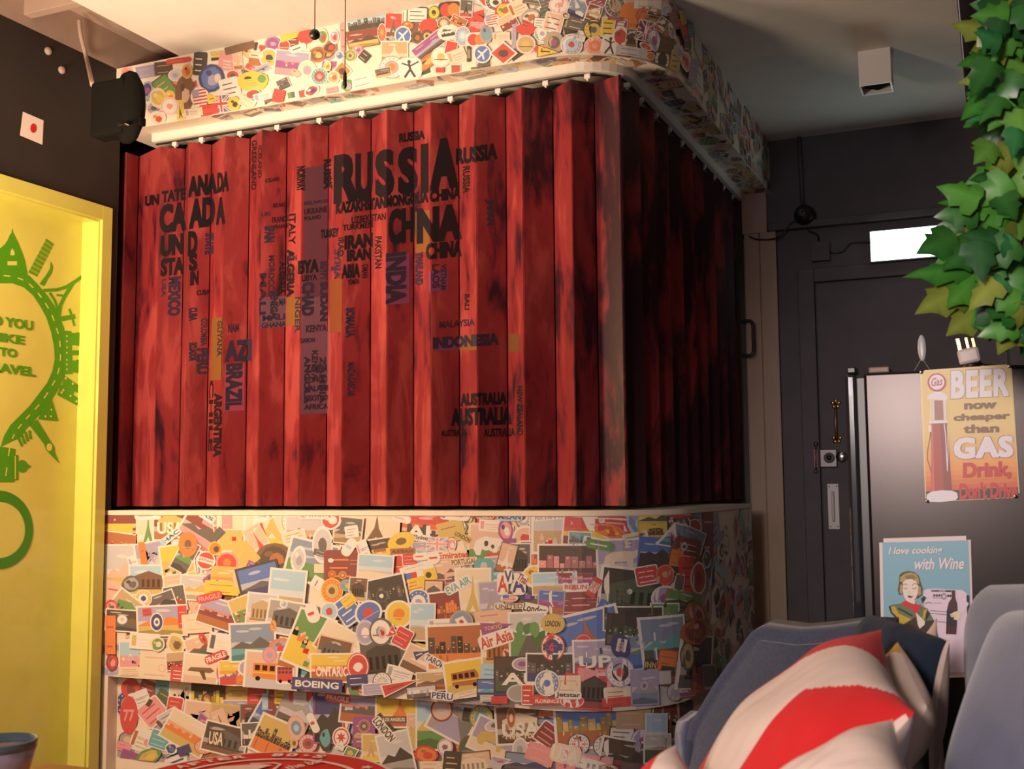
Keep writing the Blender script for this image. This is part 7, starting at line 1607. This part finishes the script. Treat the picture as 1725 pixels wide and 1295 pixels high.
u 1582 719 44.1 13.2 201,-106,100,175 word tw EVA AIR|white tilted label with green lettering, EVA AIR
u 1749 728 17.6 28.6 219,2,6,198 word rw A|big red letter A of the airline lettering
u 1807 729 22 28.6 216,2,6,196 word Bw A|big navy letter A of the airline lettering
u 1769 754 13.2 19.8 218,2,5,198 word Bw V|small navy tail mark above the two big letters
u 1772 654 46.3 7.5 218,-6,14,196 word Ec UNITED|wide-spaced grey lettering sticker reading UNITED
u 1821 747 17.6 13.2 186,110,-94,173 word Rw Thai|small tilted Thai script word beside the orange swirl
u 1867 649 39.7 13.2 208,46,-33,192 word kw London|black lettering sticker reading London, right of centre
u 1921 956 54.3 11.3 206,-19,21,195 word vw AIR FRANCE|lettering sticker AIR FRANCE under the red door
u 2085 859 47.5 15.8 194,37,-36,191 pill gw -|green pill label with white letters, upper right
u 2004 724 43 13.6 196,3,1,193 bare wr BERLIN|white and red label reading BERLIN
u 2063 723 15.8 33.9 171,94,-92,169 bare rw HOLLAND|red tilted label reading HOLLAND
u 2431 959 38.7 18.1 437,25,-17,203 rect rrw FRAGILE|red label reading FRAGILE under the door's right part
u 568 425 39.7 15.4 254,-107,95,198 pill rw FRAGILE|tilted red label reading FRAGILE, lower left
u 1498 460 35.3 11 202,108,-83,183 word Bw TAROM|navy tilted lettering sticker reading TAROM
u 1526 346 35.3 11 226,24,-6,199 word Bw PERU|navy lettering sticker reading PERU on white
u 1733 587 55.3 22.7 216,-37,43,192 tri mmY TOKYO|purple and gold pennant lettered TOKYO beside the avenue
u 1728 546 55.1 19.8 209,-66,70,184 word rw Air Asia|red script lettering sticker reading Air Asia
u 1020 353 85 20.9 252,16,1,210 bare Bw BOEING|navy label reading BOEING at the upper panel's lower edge
u 1930 605 38.7 33.5 203,16,-8,193 oval YYk LONDON|yellow round badge reading LONDON, right part
u 2245 466 20.3 18.1 234,21,-32,191 bare kY INN|black sign sticker with beige letters INN
u 1977 377 38.4 9.9 196,9,-1,190 word kw Jetstar|black lettering sticker reading Jetstar
u 1909 355 45.2 11.3 206,2,12,191 bare rw FLORENCE|red strip reading FLORENCE at the panel's lower edge
l 99 166 30.2 65.2 301,-7,22,229 oval rrp 77|tall red oval badge on the recessed panel's left edge
l 528 112 24.2 22 276,34,-9,221 word cN USA|pale lettering sticker USA over the dark brown photo
l 965 203 13.2 35.3 233,-106,104,186 pill wr -|slim white pen-like label left of the black balloon
l 1070 297 44.1 14.5 249,33,-13,211 pill rw FRAGILE|red label reading FRAGILE at the recessed panel's top
l 1303 240 41.9 11 240,0,18,205 bare nw LOS ANGELES|brown strip reading LOS ANGELES
l 1263 203 46.3 13.2 156,185,-145,146 word kw LONDON|white slanted label reading LONDON, recessed panel
l 1954 176 45.2 24.9 224,59,-37,188 word wc USA|white curly lettering sticker USA at the bottom right
"""
def row_(ln_):
    head_, lab_ = ln_.split('|'); b_, s_, z_, w_, h_, A_s, kind_, cols_, text_ = head_.split(None, 8)
    return b_, int(s_)/1000, int(z_)/1000, float(w_), float(h_), [int(v)*1e-5 for v in A_s.split(',')], kind_, cols_, '' if text_.strip() == '-' else text_.strip(), lab_
ROWS = [row_(l) for l in STICKERS.strip().split('\n')]
for k_, (b_, s_, z_, w_, h_, A_s, kind_, cols_, text_, lab_) in enumerate(ROWS):
    if lab_ == '+': continue        # detail printed on the sticker before it
    more = []
    for r_ in ROWS[k_+1:]:
        if r_[9] != '+': break
        more.append(r_)
    band_ = {'s': 'soffit', 'u': 'upper', 'l': 'lower'}[b_]
    stick(kind_, s_, z_, w_, h_, A_s, cols_, text_, lab_, ('travel photos ' if kind_ in PHOTO else 'stickers ')+{'soffit': 'on the soffit above the folding door', 'upper': 'on the upper counter panel', 'lower': 'on the lower counter panel'}[band_], band_, k_, more)
